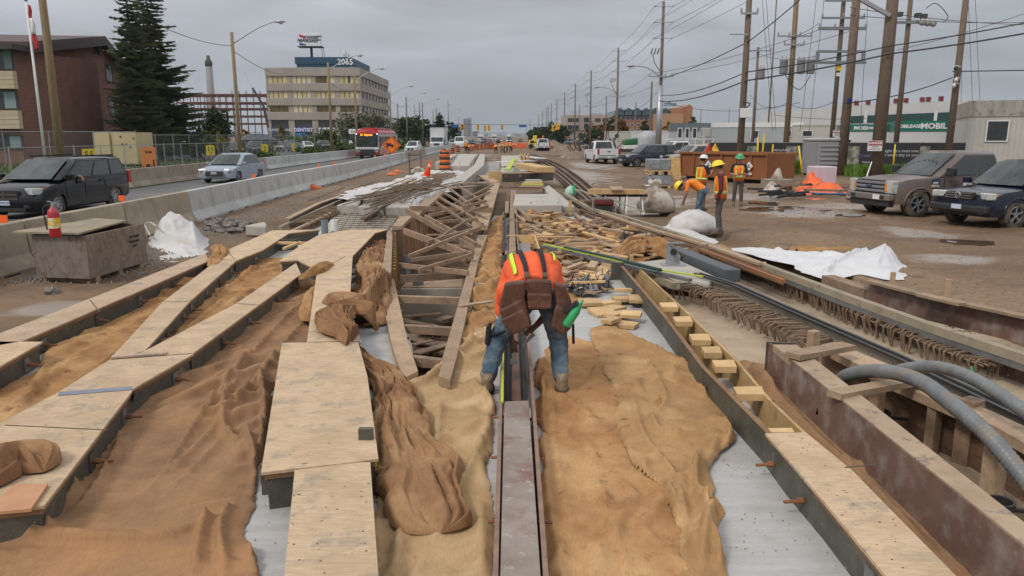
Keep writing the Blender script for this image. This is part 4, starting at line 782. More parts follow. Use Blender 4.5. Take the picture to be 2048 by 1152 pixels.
# near poles on the right, each with its own gear
pa=pole('brown utility pole with a white meter box behind the dumpster',1480,300,47,15,.22); xa=pa['x']
obj('meter_box',MB().bx(xa-.22,xa+.42,46.4,46.75,V(0,236,47).z,V(0,217,47).z),WHITE,pa,bevel=.02); obj('conduit',MB().tube(smooth_line([Vector((xa+.1,46.6,V(0,217,47).z)),Vector((xa+.3,46.5,V(0,208,47).z)),Vector((xa-.1,46.7,V(0,205,47).z))]),.035,5),BLACK,pa)
crossarm(pa,xa,47,V(1490,28,47).z,1.0,ins=2); obj('bracket',MB().beam((xa-1.1,46.7,V(0,70,47).z),(xa,46.7,V(0,70,47).z),.07,.07),GREYM,pa)
pb=pole('utility pole carrying three grey transformers right of the dumpster',1572,285,62,20,.24,WOODPOLEY); xb=pb['x']
crossarm(pb,xb,62,V(0,73,62).z,2.7,ins=4); crossarm(pb,xb,62,V(0,90,62).z,1.6,ins=3)
def transformer(par,x,Y,z,h=1.15,r=.32):
 o=obj('transformer',MB().lathe([(r*.3,0),(r*.9,.02),(r,.08),(r,h-.15),(r*1.05,h-.13),(r*1.05,h-.05),(r*.7,h)],(x,Y,z),n=14),M('transformer_grey',(.30,.31,.32),(.26,.27,.28),.5,1),par,True)
 for s in(-1,1): obj('bushing',MB().lathe([(.04,0),(.06,.06),(.04,.1),(.06,.16),(.02,.28)],(x+s*r*.5,Y,z+h-.03),n=6),GREYM,o)
for dx in (-.82,.55,1.3): transformer(pb,xb+dx,61.4,V(0,148,61.4).z)
obj('cable_loop',MB().tube(smooth_line([Vector((xb-.7,61.3,V(0,148,61).z)),Vector((xb-.2,61.3,V(0,168,61).z)),Vector((xb+.6,61.3,V(0,178,61).z)),Vector((xb+1.3,61.3,V(0,150,61).z))]),.03,5),BLACK,pb)
pc=pole('slim grey green pole with wide steel frames and a yellow notice',1664,270,53,20,.17); xc=pc['x']
SG=flat('arm_steel',(.23,.26,.27),.5,.3)
crossarm(pc,xc,53,V(0,3,53).z,2.6,SG,0,.1); crossarm(pc,xc,53,V(0,37,53).z,2.9,SG,3,.12); crossarm(pc,xc,53,V(0,58,53).z,3.2,SG,4,.2)
z0,z1=V(0,126,53).z,V(0,104,53).z; obj('arm_frame',join(MB().beam((xc-1.75,52.7,z0),(xc+1.75,52.7,z0),.18,.18),MB().beam((xc-1.6,52.7,z1),(xc+1.6,52.7,z1),.16,.16),MB().beam((xc-1.55,52.7,z0),(xc-1.55,52.7,z1),.2,.2),MB().beam((xc+1.55,52.7,z0),(xc+1.55,52.7,z1),.2,.2)),SG,pc)
obj('notice',MB().bx(xc-.16,xc+.16,52.75,52.8,V(0,142,53).z,V(0,132,53).z),YEL,pc); obj('notice',MB().bx(xc-.14,xc+.14,52.75,52.8,V(0,153,53).z,V(0,146,53).z),WHITE,pc)
pd=pole('thick brown pole with a small blue and red plate behind the portable toilet',1686,300,46.5,16,.29,taper=.72); xd=pd['x']
obj('plate',MB().bx(xd-.14,xd+.14,46.14,46.17,V(0,205,46).z,V(0,197,46).z),flat('plate_blue',(.02,.03,.2),.5),pd)
pe=pole('thickest brown pole, carrying the white DANGER sign',1753,330,44.5,16,.38,taper=.72); xe=pe['x']
obj('brace_arm',MB().beam((xe-.2,44.2,V(0,30,44).z),(xe-2.2,44.2,V(0,-8,44).z),.2,.2),GREYM,pe)
pf=pole('brown pole with clustered switches and drop lines left of the warehouse corner',1792,285,60,20,.21); xf=pf['x']
crossarm(pf,xf,60,V(0,46,60).z,3.0,SG,2,.18)
for i,(dx,zy) in enumerate([(-.9,26),(.5,28),(.95,30)]): obj('switch',MB().bx(xf+dx-.2,xf+dx+.2,59.4,59.8,V(0,zy+9,60).z,V(0,zy,60).z),flat('switch_green',(.04,.06,.055),.5),pf,bevel=.02)
for dx in (.8,1.2,1.6): obj('switch_body',MB().ball((xf+dx,59.4,V(0,44+dx*3,60).z),(.3,.25,.28),8),M('switch_grey',(.36,.35,.33),(.28,.27,.25),.5,3),pf,True)
obj('jumper',MB().tube(smooth_line([Vector((xf+.9,59.3,V(0,20,60).z)),Vector((xf+1.6,59.3,V(0,10,60).z)),Vector((xf+2.6,59.3,V(0,35,60).z)),Vector((xf+2.3,59.3,V(0,48,60).z))],5),.03,5),BLACK,pf)
pg=pole('brown pole with security cameras above the grey pickup',1898,290,50,16,.23); xg=pg['x']
for zy,dx in ((134,-.35),(157,-.25),(168,-.35)):
 z=V(0,zy,50).z; o=obj('camera_arm',MB().beam((xg,49.7,z),(xg+dx,49.6,z+.05),.06,.06),WHITE,pg); obj('camera_dome',MB().ball((xg+dx,49.6,z-.12),(.13,.13,.14),8),WHITE if zy>140 else BLACKP,o,True)
ps=pole('slim pole with a hanging transformer behind the grey trailer steps',1505,280,75,V(1511,94,75).z,.17); x=ps['x']; crossarm(ps,x,75,V(0,102,75).z,2.4,ins=2); transformer(ps,x+.35,74.6,V(0,160,75).z,1.1,.3)
pole('tall slender pole behind the meter box pole',1535,270,110,24,.12);
# wires
def wire(label,pts,r,group,sag=0,name='power_line',mat=None):
 pts=[Vector(p) for p in pts]; q=[]
 for i in range(len(pts)-1):
  a,b=pts[i],pts[i+1]; L_=(b-a).length
  for k in range(13 if i==len(pts)-2 else 12):
   t=k/12; p=a.lerp(b,t); p.z-=sag*L_*4*t*(1-t); q.append(p)
 m=MB(); m.tube(q,r,4); return one(name,m,mat or flat('wire',(.05,.05,.055),.6),label,'power line',group)
PVw=[V(1700,-260,45),V(1800,-260,45)]
k=0
for lv in (.5,2.1,3.7):
 for s in (-.95,.95):
  pts=[Vector((x+s,Y-.2,h-lv)) for x,Y,h in reversed(LN)]
  pts+=[Vector((xc+s*1.5,53,pts[-1].z+3.2)),Vector((xc+s*1.5+1.0,16,pts[-1].z+3.5))]
  wire(['upper','middle','lower'][k//2]+' power line on the '+('road' if s<0 else 'yard')+' side of the tall poles',pts,.018,'thin power lines along the right hand poles',.012); k+=1
for s,nm in ((-1.2,'left'),(1.2,'right')):
 pts=[Vector((x+s,Y-.2,h-7.3)) for x,Y,h in reversed(LN[:6])]+[Vector((xc+s,53,V(0,57,53).z))]; wire(nm+' line strung between the lower cross arms of the tall poles',pts,.018,'lower cross arm lines',.012)
wire('thick black cable rising from the steel sleeved pole to the top edge',[(15.9,83,8.4),(xa,46.7,V(0,85,47).z),V(1604,-4,38),V(1700,-80,30)],.035,None,.006)
wire('upper thick black cable crossing the right hand poles',[(15.9,83,6.7),(xa,46.7,V(0,145,47).z),(xe,44,V(0,91,44).z),V(2200,14,38)],.035,None,.012)
wire('lower thick black cable crossing the right hand poles',[(15.9,83,6.1),(xa,46.7,V(0,162,47).z),(xe,44,V(0,107,44).z),V(2200,38,38)],.045,None,.012)
for i,(a,b,s) in enumerate([((1318,180,83),(1240,212,125),.03),((1315,200,83),(1600,205,62),.04),((1500,190,75),(1575,205,62),.06),((1575,205,62),(1665,205,53),.05),((1690,206,46),(1905,155,50),.03),((1905,143,50),(2200,138,50),.0),((1640,110,53),(1512,105,75),.02),((1640,45,53),(1575,75,62),.02),((1700,30,46),(2100,42,60),.01),((1700,15,46),(2100,50,60),.01),((1795,100,60),(2150,-10,60),.02),((1550,230,75),(1800,232,60),.02)]):
 wire(['slack line from the steel sleeved pole back to the next pole','long slack line passing behind the meter box pole','drooping line at the slim transformer pole','drooping line between the transformer pole and the framed pole','line rising to the camera pole','black line leaving the camera pole to the right','line from the framed pole to the slim pole','line joining the cross arms of the framed pole and the transformer pole','upper faint line towards the right edge','lower faint line towards the right edge','line rising right from the switch pole','low faint line behind the cream trailer'][i],[V(*a),V(*b)],.02 if i not in(5,4) else .035,None,s)
wire('span wire from above the spruces to the gazebo street lamp',[V(225,-2,40),(XL,58,8.95)],.02,None,.03); wire('service wire from the gazebo street lamp to the office block',[(XL,58,8.6),V(590,133,200)],.03,None,.012)
for i,(p0,p1,x) in enumerate([(1520,1545,0),(1528,1552,0),(1640,1600,1),(1655,1618,1),(1740,1720,1),(1934,1945,1),(1948,1960,1),(1928,1922,1)]): # guy and drop wires
 wire(['left','right','long left leaning','short left leaning','thin','left','right','short'][i]+' guy wire '+['left of the transformer pole','beside the transformer pole','from the framed pole','near the framed pole','behind the thickest pole','falling beside the camera pole','falling to the cream trailer roof','hanging close to the camera pole'][i],[V(p0,-60,58),V(p1,262 if i<5 else 205,58)],.018,None,0,'guy_wire')
for i in range(5):
 Y0=58+i*0;
for i in range(4):
 Ys=[87.6,102,131,151,178]; wire('telephone wire between the '+['second and third','third and fourth','fourth and fifth','fifth and sixth'][i]+' left street lamps',[(XL,Ys[i],8.4),(XL,Ys[i+1],8.3)],.025,None,.03)
# traffic signals over the far crossing
YT=190.; wx0,wx1=V(895,248,YT),V(1110,250,YT)
wire('span wire holding the traffic signals over the far crossing',[wx0,wx1],.05,None,.002)
for i,(px,py) in enumerate([(923,250),(926,250),(956,250),(970,252),(978,251),(1004,249)]):
 p=V(px,py,YT); t=thing('traffic_signal',['leftmost yellow traffic signal over the far crossing','yellow traffic signal close beside the leftmost one','yellow traffic signal nearest the middle tower','large yellow traffic signal over the centre of the road','narrow yellow traffic signal right of the large one','rightmost yellow traffic signal over the far crossing'][i],'traffic signal',(p.x,YT,p.z-1.1),0,'traffic signals over the crossing')
 hb=obj('housing',MB().bx(p.x-.32,p.x+.32,YT-.3,YT+.1,p.z-1.25,p.z+.1),flat('signal_yellow',(.75,.40,.03),.5),t,bevel=.05)
 for j,c_ in enumerate([(.25,.02,.02),(.3,.2,.02),(.02,.15,.05)]): obj('lens',MB().lathe([(.02,0),(.14,-.02),(.16,.02)],(p.x,YT-.33,p.z-.15-.4*j),'Y',8),flat('lens%d'%j,c_,.3),hb)
for i,(px,py) in enumerate([(1381,225),(1388,223),(1396,227)]):
 q=V(1000+(px-1000)*1.0,py,150)
for i,(px,py) in enumerate([(1107,252),(1111,250),(1117,249)]):
 p=V(px,py,150); t=thing('traffic_signal',['left','middle','right'][i]+' tilted yellow signal hanging by the dark tree on the right','traffic signal',(p.x,150,p.z-1),0,'tilted signals on the right'); m=MB().box((p.x,150,p.z-.4),(.55,.4,1.2),m=Matrix.Rotation(.25,3,'Y')); hb=obj('housing',m,flat('signal_yellow',(.75,.40,.03),.5),t); obj('lens',MB().ball((p.x,149.8,p.z-.3),.15,6),flat('lens1',(.3,.2,.02),.3),hb)
for i,(px,lb) in enumerate([(910,'blue street name board left of the far signals'),(1045,'blue street name board right of the far signals')]):
 p=V(px,252,YT); t=thing('street_sign',lb,'sign',(p.x,YT,0)); obj('board',MB().bx(p.x-.9,p.x+.9,YT,YT+.06,p.z-.3,p.z+.3),flat('street_blue',(.02,.1,.35),.5),t); obj('post',MB().tube([(p.x+.95,YT,0),(p.x+.95,YT,p.z+.4)],.08,6),GALV,t)
# ================================================================ FENCES
def chain_mat():
 m=bpy.data.materials.new('chain_link'); m.use_nodes=True; nt=m.node_tree; N=nt.nodes.new; L=nt.links.new; bs=nt.nodes['Principled BSDF']; bs.inputs['Base Color'].default_value=(.30,.31,.31,1); bs.inputs['Metallic'].default_value=.4; bs.inputs['Roughness'].default_value=.5
 tc=N('ShaderNodeTexCoord'); s=N('ShaderNodeSeparateXYZ'); L(tc.outputs['Object'],s.inputs[0]);
 def mt(op,a,b=None):
  q=N('ShaderNodeMath'); q.operation=op
  for i,v in enumerate((a,b)):
   if v is None: continue
   if isinstance(v,(int,float)): q.inputs[i].default_value=v
   else: L(v,q.inputs[i])
  return q.outputs[0]
 h=mt('ADD',s.outputs[0],s.outputs[1]); r=[]
 for op in('ADD','SUBTRACT'): r.append(mt('LESS_THAN',mt('FRACT',mt('MULTIPLY',mt(op,h,s.outputs[2]),11.)),.03))
 L(mt('MAXIMUM',r[0],r[1]),bs.inputs['Alpha']); return m
CHAIN=chain_mat()
def fence(label,p,q,h,zb=.1,step=3.,group=None,name='chain_link_fence',rails=2,mesh=True,pr=.035):
 p=Vector((p[0],p[1],0)); q=Vector((q[0],q[1],0)); n=max(1,round((q-p).length/step)); t=thing(name,label,'fence',tuple(p),0,group); U=Vector((0,0,1))
 for i in range(n):
  a=p.lerp(q,i/n); b=p.lerp(q,(i+1)/n); d=(b-a).normalized(); a2=a+d*.06; b2=b-d*.06
  if mesh: obj('mesh_panel',MB().extr([a2+U*zb,b2+U*zb,b2+U*h,a2+U*h],Vector((-d.y,d.x,0))*.006),CHAIN,t)
  fr=MB()
  for z in ([zb,h] if rails==2 else [h]): fr.beam(a2+U*z,b2+U*z,.045,.045)
  obj('rail',fr,GALV,t)
 for i in range(n+1):
  a=p.lerp(q,i/n); obj('post',MB().tube([a,a+U*(h+.08)],pr,6),GALV,t)
 return t
fence('near chain link fence along the verge behind the minivan',(-28.2,30),(-28.2,100),1.75,group=None,step=3.2)
fence('tall temporary fence in front of the brick building',(-46,58),(-31.5,64),2.75,step=3.2); fence('tall temporary fence running along the car park',(-31.5,64),(-30.5,118),2.5,step=3.4)
fence('chain link fence beside the bus and the white sign',(-27,118),(-22.8,165),1.9,step=3.5)
fence('distant fence behind the box truck',(-22,166),(-19.5,215),1.9,step=4)
# signs on the near fence
def fsign(label,px,py0,py1,w_,Y,mat,cat='sign'):
 x=-28.2; a=V(px[0],py0,Y)
 Ya=28.2*FPX/(1024-px[0]); Yb=28.2*FPX/(1024-px[1]); za=V(px[0],py0,Ya).z; zb=V(px[0],py1,Ya).z
 t=thing('fence_sign',label,cat,(x+.07,(Ya+Yb)/2,zb)); o=obj('board',MB().bx(x+.06,x+.09,Ya,Yb,zb,za),mat,t); return t,o,Ya,Yb,za,zb
SY=flat('sign_yellow',(.80,.60,.03),.5); SO=flat('sign_orange',(.85,.27,.07),.5)
RYE=Euler((PI/2,0,PI/2))
for lb,px,y0,y1 in (('yellow sign with two walking symbols above the minivan roof',(176,201),298,322),('yellow sign with two walking symbols left of the silver sedan',(421,437),291,311)):
 t,o,Ya,Yb,za,zb=fsign(lb,px,y0,y1,0,0,SY); yc=(Ya+Yb)/2; w_=Yb-Ya; h_=za-zb
 for s in (.3,.7): obj('symbol',MB().lathe([(.01,.012),(h_*.22,.012),(h_*.22,0)],(-28.11,Ya+w_*s,zb+h_*.62),'X',12),BLACKP,o); obj('symbol_inset',MB().lathe([(.01,.02),(h_*.1,.02),(h_*.1,0)],(-28.11,Ya+w_*s,zb+h_*.62),'X',10),SY,o)
 text('lettering','SIDEWALK\nOPEN',h_*.13,(-28.1,yc,zb+h_*.2),RYE,BLACKP,o)
for lb,px,y0,y1 in (('tall yellow sign with three symbols, right of the silver sedan',(530,543),289,317),('small yellow sign behind the far barriers near the office hedge',(590,596),287,302)):
 t,o,Ya,Yb,za,zb=fsign(lb,px,y0,y1,0,0,SY); text('lettering','Detour\nahead',(za-zb)*.16,(-28.1,(Ya+Yb)/2,zb+(za-zb)*.72),RYE,BLACKP,o); text('lettering','1 1 2',(za-zb)*.3,(-28.1,(Ya+Yb)/2,zb+(za-zb)*.25),RYE,BLACKP,o,bold=.02)
t,o,Ya,Yb,za,zb=fsign('orange Be Seen sign with a small person and digger silhouette',(292,320),295,337,0,0,SO); text('lettering','Be Seen.',(za-zb)*.2,(-28.1,(Ya+Yb)/2,zb+(za-zb)*.78),RYE,BLACKP,o,bold=.01)
w_=Yb-Ya; obj('symbol',MB().extr([(-28.105,Ya+w_*.2,zb+.02),(-28.105,Ya+w_*.55,zb+.02),(-28.105,Ya+w_*.5,zb+.3),(-28.105,Ya+w_*.28,zb+.3)],(.01,0,0)).bx(-28.11,-28.1,Ya+w_*.75,Ya+w_*.85,zb+.02,zb+.62),BLACKP,o)
# banner fence on the right
BAN=M('banner',(.035,.036,.038),(.028,.028,.03),.6,1.5); GRB=flat('banner_text',(.5,.5,.5),.6); PUR=flat('banner_purple',(.20,.13,.26),.6); PHO=M('banner_photo',(.22,.24,.15),(.10,.12,.09),.6,2.5,c3=(.38,.36,.32),m3=(.5,.6),s3=3)
bp0=Vector((18.5,50.2,0)); bp1=Vector((35.5,50.2,0)); t=fence('black printed banner fence behind the weeds and the toilet',(14.0,54),(46,50.6),1.95,step=3.4,mesh=False)
U=Vector((0,0,1)); A=Vector((14.0,54,0)); B=Vector((46,50.6,0)); d=(B-A).normalized(); nrm=Vector((d.y,-d.x,0)); yaw=math.atan2(d.y,d.x)
bo=obj('banner',MB().extr([A+U*.15+nrm*.05,B+U*.15+nrm*.05,B+U*1.93+nrm*.05,A+U*1.93+nrm*.05],nrm*.01),BAN,t)
def on_ban(px,py):
 a=V(px,py,10.)-Vector((0,0,HC)); O=Vector((0,0,HC)); n3=Vector((nrm.x,nrm.y,0)); A_=A+nrm*.07; return O+a*((A_-O).dot(n3)/a.dot(n3))
for a,b in ((1494,1514),(1572,1601),(1687,1719),(1840,1860)):
 p,q=on_ban(a,303),on_ban(b,303); obj('photo_print',MB().extr([Vector((p.x,p.y,.35)),Vector((q.x,q.y,.35)),Vector((q.x,q.y,1.7)),Vector((p.x,p.y,1.7))],nrm*.004),PHO,bo)
for px,py,s_,m_,sz in ((1742,312,"IT'S HAPPENING",PUR,.27),(1742,325,'THE NEXT STOP',GRB,.16),(1798,306,'It might be a mess now,\nbut it won\'t stay so soon.',GRB,.28),(1560,303,'Helping build\nbetter days',GRB,.2),(2030,318,'Helping build up',GRB,.42),(1620,305,"IT'S HAPPENING",PUR,.22)):
 p=on_ban(px,py); text('lettering',s_,sz,p+nrm*.01,Euler((PI/2,0,yaw)),m_,bo,bold=.005)
# yellow bollard posts and danger signs
for i,(px,yb,yt,ln) in enumerate([(1517,313,275,-.12),(1523,310,268,.1),(1543,312,290,.05),(1606,355,293,-.32),(1785,345,290,0),(1612,312,290,0)]):
 Y=P(px,yb).y if yb>330 else 49.3; a=V(px,yb,Y); zt=V(px,yt,Y).z; t=thing('marker_post',['leftmost of the two crossed yellow posts beyond the dumpster','right one of the two crossed yellow posts beyond the dumpster','short yellow post right of the crossed pair','leaning yellow post left of the portable toilet','upright yellow post right of the DANGER sign','short yellow post behind the leaning one'][i],'post',(a.x,Y,0),0,'yellow marker posts'); obj('post_body',MB().tube([(a.x,Y,-.05),(a.x-ln*-1*1.2 if i==3 else a.x+ln,Y,zt)],.05,8),YEL,t,True)
 obj('post_cap',MB().ball((a.x-ln*-1*1.2 if i==3 else a.x+ln,Y,zt),.055,6),YEL,t,True)
def danger(label,px,y0,y1,wpx,Y):
 a=V(px-wpx/2,y0,Y); b=V(px+wpx/2,y1,Y); t=thing('danger_sign',label,'sign',((a.x+b.x)/2,Y,b.z)); bo=obj('board',MB().bx(a.x,b.x,Y,Y+.02,b.z,a.z),WHITE,t); h=a.z-b.z
 obj('red_field',MB().bx(a.x+.02,b.x-.02,Y-.006,Y-.002,b.z+h*.52,a.z-.02),flat('danger_red',(.40,.02,.03),.5),bo); text('lettering','DANGER',(b.x-a.x)*.235,((a.x+b.x)/2,Y-.012,b.z+h*.75),face_cam(),WHITE,bo,bold=.008); text('lettering','DUE TO',h*.17,((a.x+b.x)/2,Y-.008,b.z+h*.38),face_cam(),BLACKP,bo); text('lettering','OVERHEAD POWER',h*.12,((a.x+b.x)/2,Y-.008,b.z+h*.18),face_cam(),BLACKP,bo)
 obj('bracket',MB().bx((a.x+b.x)/2-.1,(a.x+b.x)/2+.1,Y+.021,Y+.1,b.z+.05,a.z-.05),GALV,t)
danger('large red and white DANGER sign on the thickest pole',1750,281,302,27,44.0); danger('small red DANGER sign seen between two poles',1674,260,273,15,50)
# portable toilet
a=P(1625,350); x0=V(1624,300,46.5).x; x1=V(1683,300,46.5).x; z1=V(0,275,46.5).z; t=thing('portable_toilet','grey portable toilet with louvred side beside the yellow post','portable toilet',((x0+x1)/2,46.5,0)); PT=M('toilet_grey',(.30,.30,.315),(.27,.27,.28),.5,1)
xm=x0+(x1-x0)*.22; obj('cabin',MB().prism([(xm,46.5),(x1,46.5),(x1,48.1),(x0,48.1),(x0,47.3)],.1,z1-.2),PT,t,bevel=.04)
obj('door',MB().extr([(x0+.03,47.2,.25),(xm-.03,46.56,.25),(xm-.03,46.56,z1-.35),(x0+.03,47.2,z1-.35)],(-.03,-.03,0)),M('toilet_door',(.26,.26,.28),(.23,.23,.25),.5,1),t)
obj('louvre',join(*[MB().bx(xm+.12,x1-.12,46.44,46.51,z,z+.1) for z in np.arange(.4,z1-.5,.27)]),PT,t,bevel=.02); obj('roof',MB().prism([(xm-.05,46.42),(x1+.05,46.42),(x1+.05,48.2),(x0-.05,48.2),(x0-.05,47.2)],z1-.22,z1-.02),M('toilet_roof',(.46,.46,.47),(.4,.4,.41),.5,1),t,bevel=.08); obj('skid',MB().bx(x0+.2,x1,46.6,48,0,.1),BLACK,t)
# ================================================================ VEHICLES
def paint(n,c,rough=.28,dust=None):
 return M(n,c,tuple(x*.93 for x in c),rough,.5,coat=.18,spec=.35,c3=dust,m3=(.48,.75) if dust else (.55,.7),s3=.9)
def wheel(t,x,y,r,wd,side,rim_mat,spokes=5,tyre=TYRE,detail=True):
 ti=MB().lathe([(r*.62,-wd/2),(r*.9,-wd/2),(r,-wd/2+.03),(r,wd/2-.03),(r*.9,wd/2),(r*.62,wd/2)],(x,y,r),'Y',24 if detail else 14,False); o=obj('wheel',ti,tyre,t,True,local=True)
 rm=MB(); yo=y+side*wd*.34; rm.lathe([(r*.64,yo-y-side*.09),(r*.64,yo-y+side*.02),(r*.57,yo-y+side*.035),(r*.55,yo-y-side*.02)],(x,y,r),'Y',24 if detail else 12,False)
 for k in range(spokes):
  a=2*PI*k/spokes+.3; d=Vector((math.cos(a),0,math.sin(a))); rm.beam(Vector((x,yo,r))+d*r*.08,Vector((x,yo,r))+d*r*.6,r*.2 if spokes<8 else r*.11,.03)
 rm.lathe([(.01,yo-y+side*.03),(r*.16,yo-y+side*.03),(r*.17,yo-y-side*.03)],(x,y,r),'Y',10,False)
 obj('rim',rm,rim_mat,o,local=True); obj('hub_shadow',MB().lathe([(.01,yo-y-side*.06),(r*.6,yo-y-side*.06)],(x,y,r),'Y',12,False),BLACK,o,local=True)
def wheels(t,sp,rim=None):
 if sp.get('flare'):
  for x in (sp['fx'],sp['fx']-sp['wb']):
   for s in (-1,1): obj('wheel_flare',MB().tube([(x+sp['r']*1.19*math.cos(a),s*(sp['W']/2-.012),sp['r']*.96+sp['r']*1.19*math.sin(a)) for a in np.linspace(-.1,PI+.1,13)],.033,6),sp['flare'],t,True,local=True)
 for x in (sp['fx'],sp['fx']-sp['wb']):
  for s in (-1,1): wheel(t,x,s*(sp['W']/2-sp['tw']/2-.01),sp['r'],sp['tw'],s,sp.get('rim',GALV),sp.get('spokes',5),sp.get('tyre',TYRE),sp.get('det',True))
def shell(top,sp,arches=True,sill=.24,hw=None):
 """closed side outline: top contour rear->front, then the underside with wheel arches"""
 o=list(top); fx,rx,r=sp['fx'],sp['fx']-sp['wb'],sp['r']; ra=r*1.17
 def arch(c): return [(c+ra*math.cos(a),max(sill,r+ra*math.sin(a))) for a in [PI*k/10*1.16-.25 for k in range(11)] if r+ra*math.sin(a)>sill-.02]
 und=[]
 for c in (fx,rx): und+=[(c+ra*math.cos(a),r*.96+ra*math.sin(a)) for a in np.linspace(-.18,PI+.18,11)]
 und=[(x,max(z,sill)) for x,z in und]
 return o+und
def car_body(t,sp,top,mat,name='body',plan=.16,crown=.05,sill=.24):
 o=shell(top,sp,sill=sill); hw=sp['W']/2; xs=[p[0] for p in o]; xm=(max(xs)+min(xs))/2; hl=(max(xs)-min(xs))/2; zmx=max(p[1] for p in o); rg=[]
 for f in (-1,-.985,-.93,-.72,-.35,0,.35,.72,.93,.985,1):
  a=abs(f); ring=[]
  for x,z in o:
   e=((x-xm)/hl); pull=plan*(a**3.2)*(abs(e)**6)*np.sign(e); cz=crown*(a**4)*(1 if z>zmx*.62 else 0)*(1.6 if a==1 else 1); inx=.03 if a==1 else 0
   wz=1-.05*((z-.55*zmx)/(.5*zmx))**2; ring.append(Vector((x-pull-np.sign(e)*inx*abs(e)**8,f*hw*wz,z-cz)))
  rg.append(ring)
 b=obj(name,MB().loft(rg),mat,t,True,local=True); m=b.modifiers.new('split','EDGE_SPLIT'); m.split_angle=R(38)
 fx,rx=sp['fx'],sp['fx']-sp['wb']; obj('underbody',MB().bx(min(xs)+.25,max(xs)-.25,-hw*.72,hw*.72,sill-.03,.62),BLACK,t,local=True); return b
def cabin(t,sp,g,mat,tumble=.80,pillars=(.36,.68),side_t=(.1,.86),name='cabin',rear_glass=True,glass=GLASS,wsin=.07):
 """g: (rear base x, rear top x, front top x, front base x, belt z, roof z)"""
 a,b,c,d,zb,zt=g; hw=sp['W']/2*.955; ht=hw*tumble; rg=[]
 for q,cr in ((0,0),(.5,.012),(.9,.02),(.985,-.02),(1,-.09)):
  xr=a+(b-a)*q; xf=d+(c-d)*q; y=hw+(ht-hw)*q+cr*.6; z=zb+(zt-zb)*q
  ye=y*.93; ring=[(xr,ye*.9),(xr-.0,0),(xr,-ye*.9),(xr+.12,-y),( (xr+xf)/2,-y*1.012),(xf-.18,-y),(xf-.02,-ye*.86),(xf+.05,0),(xf-.02,ye*.86),(xf-.18,y),((xr+xf)/2,y*1.012),(xr+.12,y)]
  if q==1: ring=[(x*.96+(b+c)/2*.04,yy*.86) for x,yy in ring]; z=zt+.035
  rg.append([Vector((x,yy,z-(.0 if q<.95 else .05*abs(yy/hw)**3))) for x,yy in ring])
 co=obj(name,MB().loft(rg),mat,t,True,local=True); m=co.modifiers.new('split','EDGE_SPLIT'); m.split_angle=R(30)
 def S(s,tt,side,off):
  xr=a+(b-a)*tt+.12; xf=d+(c-d)*tt-.18; y=hw+(ht-hw)*tt; mid=1-abs(2*s-1); cr=.02*tt if tt<.5 else .012
  x=xr+(xf-xr)*s; yy=y+y*.012*mid+.01; return Vector((x,side*(yy+off),zb+(zt-zb)*tt))
 pb=[0.03]+[p for p in pillars]+[.97]
 for s in(-1,1):
  for i in range(len(pb)-1):
   u0,u1=pb[i]+.018,pb[i+1]-.018; t0,t1=side_t
   q=[S(u0,t0,s,.012),S(u1,t0,s,.012),S(u1,t1,s,.012),S(u0,t1,s,.012)]
   obj('side_window',MB().extr(q,(0,-s*.014,0)),glass,co,local=True)
 def F(yf,tt,x0,x1,off): x=x0+(x1-x0)*tt; y=(hw+(ht-hw)*tt)*.82*yf; return Vector((x+.07*(1-yf*yf)*(1 if off>0 else 0)+off-.02*(1 if off>0 else -1),y,zb+(zt-zb)*tt+.012))
 n=8;
 def scr(x0,x1,off,nm,t0,t1):
  g_=MB(); vs=[];
  for dz in (0,-.02):
   for tt in (t0,t1):
    for i in range(n+1): v=F(-1+2*i/n,tt,x0,x1,off); v.x+=dz*np.sign(off); vs.append(v)
  k=n+1; fs=[(i,i+1,k+i+1,k+i) for i in range(n)]+[(2*k+i+1,2*k+i,3*k+i,3*k+i+1) for i in range(n)]+[(i+1,i,2*k+i,2*k+i+1) for i in range(n)]+[(k+i,k+i+1,3*k+i+1,3*k+i) for i in range(n)]
  g_.add(vs,fs); obj(nm,g_,M('windscreen_glass',(.018,.024,.024),(.05,.062,.06),.05,1.6,spec=.5),co,local=True)
 scr(d,c,wsin,'windscreen',.04,.93)
 if rear_glass: scr(a,b,-.025,'rear_window',.15,.9)
 return co
def lamp(t,nm,x,y,z,dx,dy,dz,mat,yaw=0): return obj(nm,MB().box((x,y,z),(dx,dy,dz),m=Matrix.Rotation(yaw,3,'Z')),mat,t,local=True,bevel=.02)
HL=M('headlight',(.55,.56,.55),(.35,.36,.36),.15,8,spec=.8); AMB=flat('amber',(.8,.28,.03),.3); PLATE=flat('licence_plate',(.55,.62,.70),.5); DKT=flat('dark_trim',(.025,.025,.027),.55)
